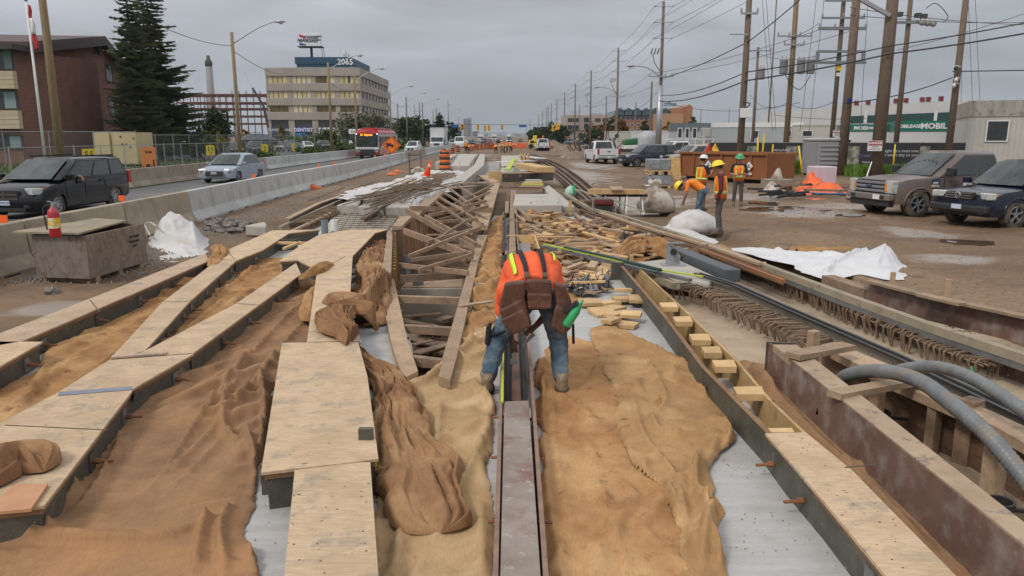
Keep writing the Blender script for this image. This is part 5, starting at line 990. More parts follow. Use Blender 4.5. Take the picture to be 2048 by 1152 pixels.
def sedan(name,label,loc,rz,mat,group=None,det=True,suv=False,cat='car',lights=True,plate=True,rim=GALV,spokes=5,H=1.45,L=4.6,W=1.8):
 sp=dict(W=W,wb=2.7,fx=1.42,r=.34 if suv else .32,tw=.22,rim=rim,spokes=spokes,det=det); t=thing(name,label,cat,loc,rz,group)
 if suv: sp['r']=.37; top=[(-2.2,.45),(-2.25,.75),(-2.2,1.05),(-1.2,1.1),(.9,1.06),(1.25,1.0),(1.9,.92),(2.22,.80),(2.32,.55),(2.28,.3)]; g=(-2.18,-1.85,.25,1.1,1.03,H+.2)
 else: top=[(-2.22,.42),(-2.3,.65),(-2.27,.88),(-1.9,.98),(-1.2,.96),(.9,.92),(1.3,.88),(1.95,.77),(2.2,.66),(2.3,.48),(2.25,.24)]; g=(-1.85,-1.05,.25,1.25,.90,H)
 car_body(t,sp,top,mat); cabin(t,sp,g,mat,pillars=(.33,.64) if suv else (.22,.6)); wheels(t,sp); hw=W/2
 if lights:
  fxx=2.13 if not suv else 2.12; zl=.64 if not suv else .78
  for s in(-1,1): lamp(t,'headlight',fxx,s*hw*.74,zl,.22,.36,.12,HL,-s*.5); lamp(t,'tail_light',-2.2,s*hw*.80,.86,.12,.22,.16,RED,s*.3); lamp(t,'mirror',.85,s*(hw+.08),.98 if not suv else 1.15,.12,.18,.13,mat)
  obj('grille',MB().bx(2.2,2.33,-hw*.5,hw*.5,.36,.62 if not suv else .72),DKT,t,local=True,bevel=.02)
  if det:
   for s in(-1,1):
    for x in (.05,-.85): obj('door_handle',MB().bx(x-.09,x+.09,s*(hw*.99)-.01,s*(hw*.99)+.02,.82,.85),mat,t,local=True)
  if plate: obj('licence_plate',MB().bx(2.33,2.35,-.15,.15,.46,.58),PLATE,t,local=True)
 return t
def face(dx,dy): return math.atan2(dy,dx)                 # heading of the car's nose
ALLOY=flat('alloy_rim',(.42,.43,.45),.35,.7); SILV=paint('silver_paint',(.36,.39,.43));
# ---- black minivan in the near lane
BLK=paint('black_paint',(.006,.006,.008),.14)
def minivan():
 t=thing('minivan','black minivan passing in the near lane with a driver\'s arm out of the window','minivan',(-14.55,24.3,.012),R(-93.2));
 sp=dict(W=1.98,wb=3.05,fx=1.62,r=.36,tw=.23,rim=flat('hubcap',(.45,.46,.47),.4,.4),spokes=9)
 top=[(-2.42,.42),(-2.5,.7),(-2.48,1.1),(-1.6,1.13),(.9,1.10),(1.25,1.06),(1.85,.99),(2.32,.86),(2.5,.68),(2.54,.45),(2.48,.2)]
 car_body(t,sp,top,BLK,plan=.22,sill=.22); c=cabin(t,sp,(-2.46,-2.2,.35,1.5,1.08,1.70),BLK,tumble=.83,pillars=(.30,.60),side_t=(.1,.84)); wheels(t,sp); hw=.99
 for s in(-1,1):
  h=lamp(t,'headlight',2.26,s*.72,.80,.3,.40,.19,HL,-s*.5); obj('indicator',MB().box((2.13,s*.90,.81),(.1,.06,.16)),AMB,h,local=True); lamp(t,'tail_light',-2.42,s*.88,1.0,.16,.16,.42,RED); lamp(t,'mirror',1.1,s*1.1,1.16,.14,.24,.19,BLK)
  obj('roof_rail',MB().beam((-1.9,s*.72,1.76),(.2,s*.72,1.76),.04,.04),BLK,t,local=True)
  for x in (.35,-.75): obj('door_handle',MB().bx(x-.12,x+.12,s*.985-.01,s*.985+.03,.96,1.0),BLK,t,local=True)
  for x in (1.12,.18,-.92): obj('door_seam',MB().bx(x-.007,x+.007,s*.985-.006,s*.985+.002,.42,1.06),BLACK,t,local=True)
  obj('fog_lamp',MB().box((2.47,s*.62,.38),(.08,.16,.09)),DKT,t,local=True)
 gr=obj('grille',MB().bx(2.38,2.525,-.42,.42,.6,.84),DKT,t,local=True,bevel=.03); obj('grille_bar',MB().bx(2.5,2.55,-.4,.4,.705,.735).bx(2.5,2.55,-.02,.02,.62,.82).bx(2.49,2.54,-.44,.44,.83,.86).bx(2.49,2.54,-.40,.40,.585,.61),CHROME,gr,local=True)
 pl=obj('licence_plate',MB().bx(2.55,2.57,-.17,.17,.42,.55),PLATE,t,local=True); obj('air_intake',MB().bx(2.44,2.53,-.6,.6,.24,.34),DKT,t,local=True)
 # text on the plate
 r=Matrix.Translation(t.location)@t.rotation_euler.to_matrix().to_4x4(); p=r@Vector((2.575,0,.485)); text('lettering','CRWA 925',.075,p,Euler((PI/2,0,R(-93.2)+PI/2)),flat('plate_ink',(.03,.06,.3),.6),pl)
 # driver: dark seat, torso, forearm with the hand on the sill
 SK=M('skin_warm',(.42,.22,.14),(.36,.18,.11),.6,6)
 return t
van=minivan()
def toworld(t,p): return (Matrix.Translation(t.location)@t.rotation_euler.to_matrix().to_4x4())@Vector(p)
# ---- silver sedan behind
sd_=sedan('sedan','silver blue sedan following in the same lane, lights on',(-15.1,41.2,.012),R(-95),paint('sedan_silver',(.27,.31,.37),.25),rim=ALLOY,spokes=5,L=4.6,W=1.84)
obj('grille_bar',join(*[MB().bx(2.3,2.36,-.5,.5,.38+.05*k,.395+.05*k) for k in range(5)]),CHROME,sd_,local=True)
for s in(-1,1): obj('lit_strip',MB().box((2.26,s*.66,.70),(.03,.3,.025),m=Matrix.Rotation(-s*.5,3,'Z')),flat('drl',(1,.98,.9),.3,emit=2.5),sd_,local=True)
WPT=paint('white_car_paint',(.62,.63,.64),.3)
sedan('compact_suv','small white car following the bus in the far lane',(-14.3,110.5,.012),R(-93),WPT,suv=True,rim=ALLOY)
# ---- bus
def bus():
 x=-15.65; y=82.5; t=thing('city_bus','red and white city bus with a lit amber destination sign','bus',(x,y,.012),0); Wb,Lb,Hb=2.6,12.2,3.05
 RD=paint('bus_red',(.42,.03,.035)); BW=paint('bus_white',(.55,.54,.54)); x0,x1=x-Wb/2,x+Wb/2
 obj('lower_body',MB().bx(x0,x1,y-.02,y+Lb,.35,1.0),RD,t,bevel=.1); obj('upper_body',MB().bx(x0+.02,x1-.02,y,y+Lb,.98,2.65),BW,t,bevel=.08)
 rg=[]
 for yy,z0 in ((y-.05,2.62),(y+.5,2.6),(y+Lb-.3,2.6)): rg.append([Vector((x+a,yy+(0 if b<.2 else .25),z0+b)) for a,b in((-1.3,0),(-1.28,.2),(-1.05,.42),(-.6,.5),(.6,.5),(1.05,.42),(1.28,.2),(1.3,0))])
 obj('roof',MB().loft(rg),RD,t); obj('roof_unit',MB().bx(x-.9,x+.9,y+2,y+7,3.08,3.28).bx(x-.9,x+.9,y+7.6,y+11,3.08,3.25),RD,t,bevel=.05)
 ws=obj('windscreen',MB().bx(x0+.12,x1-.12,y-.06,y-.01,1.25,2.35),M('windscreen_glass',(.045,.06,.058)),t,bevel=.03); obj('header',MB().bx(x0+.1,x1-.1,y-.07,y-.01,2.36,2.68),BLACKP,t)
 text('destination_sign','34  Express',.28,(x-.05,y-.08,2.52),face_cam(),flat('amber_led',(1,.32,.03),.4,emit=1.8),t,bold=.01)
 for s in(-1,1): obj('marker_lamp',MB().ball((x+s*1.12,y-.05,2.6),.07,6),flat('lamp_white',(.9,.92,1),.3,emit=2),t); o=obj('mirror',MB().bx(x+s*1.48-.1,x+s*1.48+.1,y-.3,y-.2,1.75,2.2),BLACKP,t,bevel=.02)
 fp=obj('front_panel',MB().bx(x0+.05,x1-.05,y-.08,y-.02,.38,1.2),BLACKP,t,bevel=.03); obj('white_band',MB().bx(x0+.06,x1-.06,y-.1,y-.08,.98,1.2),WHITE,fp)
 for s in(-1,1): obj('red_flash',MB().extr([(x+s*1.22,y-.105,.4),(x+s*.75,y-.105,.4),(x+s*.95,y-.105,.85),(x+s*1.22,y-.105,.9)],(0,.02,0)),RD,fp); obj('headlight',MB().bx(x+s*.95-.2,x+s*.95+.2,y-.12,y-.1,.7,.86),HL,fp)
 br=MB().tube([(x-.95,y-.5,.95),(x+.95,y-.5,.95)],.03,5).tube([(x-.95,y-.1,.75),(x-.95,y-.55,.75),(x+.95,y-.55,.75),(x+.95,y-.1,.75)],.03,5)
 for k in range(6): br.tube(smooth_line([Vector((x-.9+k*.3,y-.52,.75)),Vector((x-.78+k*.3,y-.55,1.12)),Vector((x-.62+k*.3,y-.52,.78))]),.022,5)
 obj('bike_rack',br,BLACKP,t); obj('bumper',MB().bx(x0+.02,x1-.02,y-.14,y-.03,.28,.5),BLACKP,t,bevel=.03);
 sw=MB()
 for k in range(7): sw.bx(x1-.03,x1+.0,y+.9+k*1.6,y+2.3+k*1.6,1.35,2.35)
 obj('side_window',sw,GLASS,t); obj('door',MB().bx(x1-.01,x1+.015,y+.25,y+1.2,.4,2.4),GLASS,t)
 for yy in (y+2.6,y+8.6):
  for s in(-1,1):
   w=obj('wheel',MB().lathe([(.3,-.14),(.5,-.13),(.5,.13),(.3,.14)],(x+s*1.14,yy,.5),'X',16),TYRE,t,True); obj('rim',MB().lathe([(.02,s*.1),(.28,s*.12),(.3,s*.06)],(x+s*1.14,yy,.5),'X',12,False),GREYM,w)
 return t
bus()
def boxtruck(label,x,y,Wb,L,Hb,cabw,name='box_truck',cab=True):
 t=thing(name,label,'truck',(x,y,.012)); bm=M('truck_box',(.60,.61,.62),(.52,.53,.54),.5,.4)
 obj('cargo_box',MB().bx(x-Wb/2,x+Wb/2,y+2,y+2+L,1.0,Hb),bm,t,bevel=.04); obj('box_frame',MB().bx(x-Wb/2-.03,x+Wb/2+.03,y+1.98,y+2.06,Hb-.15,Hb+.02).bx(x-Wb/2-.03,x-Wb/2+.08,y+1.98,y+2.06,1,Hb).bx(x+Wb/2-.08,x+Wb/2+.03,y+1.98,y+2.06,1,Hb),GREYM,t)
 cw=cabw/2; obj('cab',MB().extr([(x-cw,y,.55),(x-cw,y,1.25),(x-cw,y+.75,1.4),(x-cw,y+1.15,2.25),(x-cw,y+1.9,2.3),(x-cw,y+1.9,.55)],(cabw,0,0)),WPT,t,bevel=.06)
 obj('windscreen',MB().extr([(x-cw+.12,y+.74,1.45),(x+cw-.12,y+.74,1.45),(x+cw-.12,y+1.1,2.18),(x-cw+.12,y+1.1,2.18)],(0,-.03,.012)),M('windscreen_glass',(.045,.06,.058)),t)
 obj('grille',MB().bx(x-.5,x+.5,y-.04,y+.02,.8,1.15),DKT,t); obj('bumper',MB().bx(x-cw,x+cw,y-.1,y+.1,.42,.62),GREYM,t,bevel=.03)
 for s in(-1,1):
  obj('headlight',MB().bx(x+s*cw*.8-.14,x+s*cw*.8+.14,y-.05,y+.02,.8,1.0),HL,t); obj('mirror',MB().bx(x+s*(cw+.2)-.1,x+s*(cw+.2)+.1,y+.8,y+.9,1.4,1.85),BLACKP,t)
  for yy in (y+.75,y+L): w=obj('wheel',MB().lathe([(.25,-.13),(.45,-.12),(.45,.12),(.25,.13)],(x+s*(cw-.14),yy,.45),'X',14),TYRE,t,True); obj('rim',MB().lathe([(.02,s*.1),(.22,s*.12),(.25,s*.05)],(x+s*(cw-.14),yy,.45),'X',10,False),GREYM,w)
 obj('chassis',MB().bx(x-.5,x+.5,y+.4,y+2+L,.5,1.0),BLACK,t)
 return t
boxtruck('white box truck with a rounded cab in the far lane',-13.15,133,2.6,5.5,3.9,2.3)
boxtruck('white delivery truck far beyond the first box truck',-12.3,300,2.4,6,3.6,2.2); boxtruck('second distant white truck near the crossing',-7.8,330,2.4,6,3.6,2.2); boxtruck('third distant truck at the end of the traffic',-1.5,360,2.4,6,3.8,2.2)
# parked or driving plain vans
def cargovan(label,x,y,mat,rz=R(-90)):
 t=thing('cargo_van',label,'van',(x,y,.012),rz); sp=dict(W=2.0,wb=3.4,fx=1.75,r=.35,tw=.22,det=False); top=[(-2.7,.42),(-2.75,.9),(-2.72,2.0),(-2.5,2.28),(.9,2.3),(1.2,2.2),(1.85,1.35),(2.5,1.05),(2.68,.7),(2.62,.25)]
 car_body(t,sp,top,mat,plan=.12,crown=.06); wheels(t,sp); obj('windscreen',MB().extr([(1.24,-.8,2.1),(1.24,.8,2.1),(1.86,.86,1.4),(1.86,-.86,1.4)],(.06,0,.05)),GLASS,t,local=True)
 for s in(-1,1): lamp(t,'headlight',2.5,s*.75,.85,.2,.3,.2,HL,-s*.4); obj('side_window',MB().extr([(.35,s*.985,1.35),(1.5,s*.985,1.35),(1.1,s*.975,1.95),(.35,s*.975,1.95)],(0,s*.012,0)),GLASS,t,local=True)
 return t
cargovan('white cargo van stopped behind the drums',-10.9,160,WPT)
# car park: simple copies of seven sedans and suvs
cols=[('silver',(.30,.31,.33)),('white',(.58,.58,.58)),('dark grey',(.06,.065,.07)),('black',(.02,.02,.022)),('dark red',(.16,.02,.02)),('blue',(.03,.06,.15)),('pale gold',(.33,.29,.22))]
base={}
rs=random.Random(17); cp=[]
px=322
slots=[(x_,y_) for y_,xs_ in ((88,[-37.5-2.9*k for k in range(4)]),(100,[-33.5-2.9*k for k in range(8)]),(116,[-33.0-2.9*k for k in range(6)]),(132,[-32.5-2.9*k for k in range(10)])) for x_ in xs_]
slots=[(-31.6-k*.0-2.2*0,0) for k in range(0)]+slots
for i,(x,y) in enumerate(slots):
 nm,c=cols[rs.choice([0,0,1,1,2,3,3,4,5,6,0,2])]; suv=rs.random()<.45; key=(nm,suv); rowi={88:'front',100:'second',116:'third',132:'rear'}[y]; k=sum(1 for q in slots[:i] if q[1]==y)
 lb=f'{nm} {"SUV" if suv else "sedan"} {ORD[k]} from the road in the {rowi} row of the fenced car park'; rz=R(-62+rs.uniform(-3,3))
 if key not in base: base[key]=sedan('parked_car',lb,(x,y,.04),rz,paint('paint_'+nm.replace(' ','_'),c),group='cars in the fenced car park',det=False,suv=suv,plate=False)
 else: dup(base[key],(x,y,.04),rz,lb)
# traffic far along the road
far=[(-13.6,175,-90,'silver',0),(-14.8,196,-90,'dark grey',1),(-10.8,205,-90,'black',0),(-13,230,-90,'white',0),(-8.5,238,-90,'dark grey',1),(-6.3,215,-90,'dark red',1),(-4,240,90,'black',0),(-10,262,-90,'silver',0),(8,270,90,'white',1),(-1,280,-90,'black',1),(3.2,300,-90,'dark grey',0),(12,250,60,'dark red',1),(16.5,210,30,'silver',0),(19,196,20,'blue',0),(14,228,40,'dark grey',1)]
for i,(x,y,a,nm,s) in enumerate(far):
 b_=base.get((nm,bool(s))) or base.get((nm,not s)) or list(base.values())[0]; dup(b_,(x,y,.02),R(a),f'distant {nm} car, {ORD[i]} in the traffic queue towards the crossing','distant cars on the road')
for i,(x,y,lb) in enumerate([(-19.8*1.0-6,150,'white parked car behind the roadside trees'),(-27,158,'silver parked car behind the roadside trees'),(-31,156,'dark car parked left of the white sign')]): dup(base[list(base)[i%len(base)]],(x,y,.04),R(-70),lb,'cars behind the white sign')
# ---- right side: pickups and SUVs
def pickup(name,label,loc,rz,mat,dirty=False,crew=True,rear=True,W=2.03):
 sp=dict(flare=mat,W=W,wb=3.7,fx=2.0,r=.42,tw=.28,rim=ALLOY,spokes=6,tyre=M('muddy_tyre',(.17,.13,.09),(.06,.05,.04),.9,5,c3=(.03,.028,.026),m3=(.5,.6),s3=4) if dirty else TYRE); t=thing(name,label,'pickup truck',loc,rz); hw=W/2
 top=[(-2.85,.55),(-2.9,.9),(-2.88,1.32),(-.98,1.32),(-.9,1.25),(.9,1.25),(1.2,1.25),(1.9,1.24),(2.5,1.19),(2.78,1.12),(2.88,1.0),(2.93,.7),(2.88,.42)]
 car_body(t,sp,top,mat,plan=.17,crown=.05,sill=.42); c=cabin(t,sp,(-.98,-.74,.50,1.50,1.22,1.95),mat,tumble=.83,pillars=(.42,),side_t=(.08,.86)); wheels(t,sp)
 obj('bed_liner',MB().bx(-2.75,-1.1,-hw+.16,hw-.16,1.2,1.326),BLACK,t,local=True)
 gr=obj('grille',MB().bx(2.8,2.945,-.62,.62,.72,1.12),DKT,t,local=True,bevel=.02)
 for z in (.80,.92,1.04): obj('grille_bar',MB().bx(2.9,2.975,-.66,.66,z-.035,z+.035),ALLOY if mat.name!='white_car_paint' else GREYM,gr,local=True,bevel=.01)
 obj('badge',MB().ball((2.97,0,.93),(.03,.14,.06),10),flat('badge_blue',(.03,.06,.14),.3),gr,local=True)
 for s in(-1,1):
  h=obj('headlight',MB().bx(2.72,2.94,s*.66,s*.98,.74,1.12),HL,t,local=True,bevel=.02); obj('indicator',MB().bx(2.78,2.955,s*.68,s*.76,.80,1.04),AMB,h,local=True)
  lamp(t,'mirror',1.12,s*(hw+.16),1.38,.14,.30,.24,BLACKP); lamp(t,'tail_light',-2.84,s*(hw-.09),1.08,.12,.16,.42,RED)
  for x in (.25,-.6): obj('door_handle',MB().bx(x-.12,x+.12,s*hw*.99-.01,s*hw*.99+.035,1.06,1.1),DKT,t,local=True)
  for x in (1.18,-.12,-.93): obj('door_seam',MB().bx(x-.008,x+.008,s*hw*.994-.006,s*hw*.994+.002,.5,1.2),BLACK,t,local=True)
  obj('side_step',MB().beam((-1.1,s*(hw-.02),.40),(1.35,s*(hw-.02),.40),.12,.06),GREYM,t,local=True)
  fl=MB().lathe([(.5,-.02),(.56,0),(.5,.02)],(sp['fx'],s*(hw-.01),.42),'Y',24,False)
 obj('front_bumper',MB().bx(2.82,3.02,-hw+.03,hw-.03,.52,.72),M('bumper_taupe',(.19,.165,.15),(.16,.14,.125),.35,1,coat=.3) if dirty else CHROME,t,local=True,bevel=.04); obj('valance',MB().bx(2.75,2.95,-hw+.12,hw-.12,.33,.52),DKT,t,local=True,bevel=.03)
 obj('fog_lamp',MB().bx(3.0,3.03,-.75,-.55,.57,.67).bx(3.0,3.03,.55,.75,.57,.67),DKT,t,local=True)
 obj('licence_plate',MB().bx(3.02,3.035,.28,.58,.55,.69),WHITE,t,local=True)
 if rear:
  tg=obj('tailgate',MB().bx(-2.945,-2.88,-hw+.19,hw-.19,.78,1.31),mat,t,local=True,bevel=.02); obj('handle',MB().bx(-2.965,-2.94,-.14,.14,1.05,1.12),BLACKP,tg,local=True); obj('rear_bumper',MB().bx(-3.05,-2.84,-hw+.05,hw-.05,.5,.7),GREYM,t,local=True,bevel=.03); obj('licence_plate',MB().bx(-3.06,-3.045,-.16,.16,.53,.66),PLATE,t,local=True)
 return t
TAUPE=paint('taupe_paint',(.125,.10,.092),.33,dust=(.22,.165,.12))
# measured: front wheel at (1828,434), front corner (1738,400)
fw=P(1828,434); hd=R(192)
hx,hy=math.cos(hd),math.sin(hd)
# near-side front wheel is local (2.0, +hw*.87): left side faces the camera when the nose points left and slightly towards us
def place_by_wheel(wp,hd,lx,ly): return (wp.x-(lx*math.cos(hd)-ly*math.sin(hd)),wp.y-(lx*math.sin(hd)+ly*math.cos(hd)))
px_,py_=place_by_wheel(fw,hd,2.0,.88); f150=pickup('pickup_truck','dusty taupe pickup truck parked beside the black SUV',(px_,py_,gz(px_,py_)),hd,TAUPE,dirty=True)
dw=toworld(f150,(.35,1.03,.95))
dc=obj('door_decal',MB().bx(.2,.52,1.012,1.02,.72,1.06),WHITE,f150,local=True); obj('decal_mark',MB().extr([(.40,1.024,.80),(.46,1.024,.80),(.40,1.024,1.0),(.34,1.024,1.0)],(0,.003,0)).bx(.27,.32,1.024,1.027,.78,.92),flat('decal_red',(.4,.02,.02),.5),dc,local=True)
st=obj('wing_lettering_panel',MB().bx(1.35,1.62,1.0,1.012,1.04,1.16),flat('badge_blue',(.03,.06,.14),.3),f150,local=True); text('lettering','GRIP\nMETAL',.09,toworld(f150,(1.5,1.03,1.0)),Euler((PI/2,0,hd+PI)),WHITE,f150,bold=.003)
NAVY=paint('dark_navy_paint',(.012,.014,.028),.15)
fw=P(2016,459); hd=R(197); px_,py_=place_by_wheel(fw,hd,1.5,.82)
def bigsuv(label,loc,rz,mat,tyre=None,L=1.,cat='SUV',rim=ALLOY,dusty=None,spokes=5):
 sp=dict(flare=mat,W=1.95,wb=2.75,fx=1.45,r=.38,tw=.24,rim=rim,spokes=spokes,tyre=tyre or TYRE); t=thing('suv',label,cat,loc,rz); top=[(-2.3,.45),(-2.36,.8),(-2.32,1.1),(-1.2,1.14),(.9,1.10),(1.2,1.07),(1.95,1.0),(2.28,.90),(2.36,.6),(2.32,.34)]
 car_body(t,sp,top,mat,plan=.13,sill=.34); cabin(t,sp,(-2.28,-2.05,.25,1.12,1.08,1.74),mat,tumble=.84,pillars=(.32,.64)); wheels(t,sp); hw=.975
 for s in(-1,1):
  h=obj('headlight',MB().box((2.2,s*.72,.86),(.24,.42,.17),m=Matrix.Rotation(-s*.4,3,'Z')),HL,t,local=True,bevel=.03); obj('indicator',MB().box((2.13,s*.90,.87),(.1,.07,.13)),AMB,h,local=True); lamp(t,'mirror',.95,s*1.08,1.18,.13,.22,.17,mat); lamp(t,'tail_light',-2.28,s*.86,1.05,.12,.16,.3,RED)
  obj('fog_lamp',MB().box((2.3,s*.68,.45),(.08,.16,.09)),GREYM,t,local=True); obj('side_trim',MB().bx(-1.0,1.0,s*hw*.985-.02,s*hw*.985+.02,.36,.5),DKT,t,local=True)
  for x in (.1,-.85): obj('door_handle',MB().bx(x-.1,x+.1,s*.975-.01,s*.975+.03,.98,1.02),mat,t,local=True)
 gr=obj('grille',MB().bx(2.26,2.385,-.42,.42,.76,.95),DKT,t,local=True,bevel=.02); obj('grille_bar',join(*[MB().bx(2.36,2.41,-.4,.4,z,z+.025) for z in(.78,.84,.9)]),CHROME,gr,local=True)
 obj('front_bumper',MB().bx(2.2,2.42,-.9,.9,.42,.62),DKT,t,local=True,bevel=.05); obj('licence_plate',MB().bx(2.42,2.435,-.15,.15,.5,.62),PLATE,t,local=True); return t,gr
MT=M('muddy_tyre',(.17,.13,.09))
hs,gr=bigsuv('black SUV with muddy tyres at the right edge of the photo',(px_,py_,gz(px_,py_)),hd,NAVY,MT)
obj('emblem',MB().lathe([(.075,-.01),(.09,0),(.075,.01)],(2.42,0,.86),'X',16,False).beam((2.425,-.05,.91),(2.425,0,.81),.012,.016).beam((2.425,.05,.91),(2.425,0,.81),.012,.016),CHROME,gr,local=True)
pickup('pickup_truck','white pickup truck seen from behind with its tailgate closed',(8.05,68.5,0),R(96),WPT,rear=True)
fw=P(1273,334.5); hd=R(200); a_=place_by_wheel(fw,hd,1.45,.85); bigsuv('dark navy SUV parked nose left beside the white pickup',(a_[0],a_[1],0),hd,paint('navy_paint',(.035,.042,.06),.2),spokes=10)
fw=P(1312,338); fw=P(1320,343); a_=place_by_wheel(P(1303,336),R(198),1.45,.85); a_=(a_[0]+2.0,a_[1]-1.5); bigsuv('beige SUV behind the grey pallet blocks',(a_[0],a_[1],0),R(197),paint('beige_paint',(.36,.31,.26),.3))
a_=V(1300,300,66); t=pickup('pickup_truck','white work truck with a rack, mostly hidden behind the parked SUVs',(14.2,65.5,0),R(190),paint('truck_white',(.62,.63,.64)))
obj('ladder_rack',join(*[MB().beam((-2.8,s*.9,1.3),(-2.8,s*.9,2.15),.07,.07).beam((-1.2,s*.9,1.3),(-1.2,s*.9,2.15),.07,.07).beam((-3,s*.9,2.15),(.9,s*.9,2.15),.08,.08) for s in(-1,1)]),WHITE,t,local=True)
pickup('pickup_truck','small distant white pickup on the dirt road beyond the crew',(5.1,128,0),R(93),WPT)
# ---- skips (roll-off dumpsters)
SKP=M('skip_brown',(.27,.10,.03),(.20,.07,.022),.65,.8,c3=(.26,.12,.05),m3=(.55,.75),s3=1.2,speck=(.09,.04,.02),sps=4,spm=(.64,.74))
def skip(label,p,q,h,depth):
 p=Vector((p.x,p.y,0)); q=Vector((q.x,q.y,0)); d=(q-p); L_=d.length; a=math.atan2(d.y,d.x); t=thing('dumpster',label,'dumpster',tuple(p),a)
 b=obj('side_wall',MB().bx(0,L_,0,.06,.22,h),SKP,t,local=True); obj('back_wall',MB().bx(0,L_,depth-.06,depth,.22,h),SKP,t,local=True); obj('end_wall',MB().bx(-.001,.06,.062,depth-.062,.22,h),SKP,t,local=True); obj('end_wall',MB().bx(L_-.06,L_+.001,.062,depth-.062,.22,h),SKP,t,local=True)
 obj('floor_plate',MB().bx(.06,L_-.06,.062,depth-.062,.22,.3),SKP,t,local=True); n=max(1,int(L_/.85))
 for k in range(n+1): x=.04+(L_-.08)*k/n; obj('rib',MB().bx(x-.05,x+.05,-.09,-.001,.24,h-.06),SKP,t,local=True)
 obj('top_rail',MB().bx(-.06,L_+.06,-.12,-.002,h-.08,h+.04).bx(-.06,L_+.06,depth,depth+.1,h-.08,h+.04),SKP,t,local=True,bevel=.02); obj('bottom_rail',MB().bx(-.06,L_+.06,-.11,-.002,.2,.32),SKP,t,local=True); obj('skid',MB().bx(.2,L_-.2,.3,.5,0,.22).bx(.2,L_-.2,depth-.5,depth-.3,0,.22),BLACK,t,local=True)
 for x in (L_*.36,L_*.82):
  o=obj('hazard_placard',MB().box((x,-.13,h*.58),(.33,.012,.33),m=Matrix.Rotation(PI/4,3,'Y')),WHITE,t,local=True); o2=obj('placard_mark',MB().bx(x-.09,x+.09,-.142,-.137,h*.58-.07,h*.58-.02).ball((x,-.14,h*.58+.05),(.05,.005,.05),6),BLACKP,o,local=True)
  s_=obj('small_label',MB().bx(x-.17,x+.17,-.125,-.115,h*.28,h*.36),WHITE,t,local=True); p3=toworld(t,(x,-.13,h*.32)); text('lettering','ROYAL',.08,p3,Euler((PI/2,0,a)),BLACKP,s_)
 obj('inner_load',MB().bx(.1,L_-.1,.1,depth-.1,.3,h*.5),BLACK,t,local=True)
 return t
skip('long brown steel dumpster behind the workers in vests',P(1360,358),P(1533,368),1.5,2.4); skip('second brown dumpster butted to the right end of the long one',P(1537,352),P(1559,352),1.38,2.2)
# plywood board leaning at the dumpster
OSB=M('osb',(.55,.34,.12),(.40,.24,.085),.8,14,c3=(.62,.42,.18),m3=(.5,.6),s3=9)
a=P(1354,360); x0=V(1333,316,a.y).x; t=one('osb_board',MB().extr([(V(1334,316,a.y).x,a.y,V(0,316,a.y).z),(V(1360,316,a.y).x,a.y,V(0,316,a.y).z),(V(1360,356,a.y).x,a.y-.25,.03),(V(1347,358,a.y).x,a.y-.25,.03)],(0,-.03,0)),OSB,'tapered yellow board leaning against the left end of the dumpster','board')
# ================================================================ FORMWORK AND DECK
def bolts(t,a,b,z0,z1,step=1.15,off=.3,out=None,s=1.):
 a=Vector((a[0],a[1],0)); b=Vector((b[0],b[1],0)); d=b-a; L_=d.length; d/=L_; n=out or Vector((d.y,-d.x,0)); k=off
 while k<L_-.1:
  p=a+d*k; zc=(z0+z1)/2; pl=obj('clamp_plate',MB().beam(p+n*.008-d*.05*s+Vector((0,0,zc)),p+n*.008+d*.05*s+Vector((0,0,zc)),.014,(z1-z0)*.72),STEEL if k%2<1.2 else FORM,t); bo=MB().tube([p+n*.01+Vector((0,0,zc)),p+n*.15*s+Vector((0,0,zc-.006))],.011,6); bo.lathe([(.001,-.02),(.022,-.02),(.022,.02),(.001,.02)],p+n*.045+Vector((0,0,zc)),'X' if abs(n.x)>.6 else 'Y',6); obj('bolt',bo,RUST,pl,sep=False); k+=step
def form(name,label,px,z=.25,zb=0.,clamps=(),topmat=PLY,wallmat=FORM,group=None,cat='formwork',over=.012,thick=.02,edge=True,step=1.15):
 w=[P(x,y,z) for x,y in px]; c=sum(w,Vector())/len(w); t=thing(name,label,cat,(c.x,c.y,zb),0,group); obj('plywood_top',MB().prism(inset(w,-over),z-thick,z),topmat,t)
 if edge: obj('timber_edge',MB().prism(inset(w,.008),z-.062,z-thick-.001),WOODP,t)
 iw=inset(w,.022); obj('form_wall',MB().prism(iw,zb,z-(.063 if edge else thick+.001)),wallmat,t)
 ar=sum(w[i].x*w[(i+1)%len(w)].y-w[(i+1)%len(w)].x*w[i].y for i in range(len(w)))
 for i in clamps:
  a,b=iw[i],iw[(i+1)%len(iw)]; d=Vector((b.x-a.x,b.y-a.y,0)).normalized(); n=Vector((d.y,-d.x,0))*(1 if ar>0 else -1); bolts(t,a,b,zb,z-.06,step,out=n)
 return t
WOODP=M('form_timber',(.27,.15,.075),(.18,.10,.05),.8,4,bump=.2)
PINK=M('plywood_worn',(.47,.34,.235),(.38,.265,.175),.75,3,grain=.16,gs=9,gst=(5,1,1),c3=(.24,.22,.19),m3=(.56,.72),s3=3.,speck=(.14,.12,.1),sps=9,spm=(.68,.74))
form('formwork_beam','long plywood topped form at the outer left edge of the deck, beside the crate',[(-60,690),(200,590),(410,507),(417,521),(300,572),(42,682),(-60,700)],clamps=(3,4),topmat=PINK)
form('formwork_beam','wide plywood topped form where the outer left form meets the diagonal one',[(437,516),(455,500),(545,461),(640,459),(577,466),(524,500),(471,521)],clamps=(5,))
form('formwork_beam','plywood topped stub of form at the left edge of the photo',[(-90,683),(82,684),(-20,742),(-140,790)],clamps=(1,),step=.8)
form('formwork_beam','diagonal plywood topped form making the left arm of the Y',[(437,519),(470,522),(377,603),(287,702),(224,716),(327,604)],clamps=(1,2),step=.95)
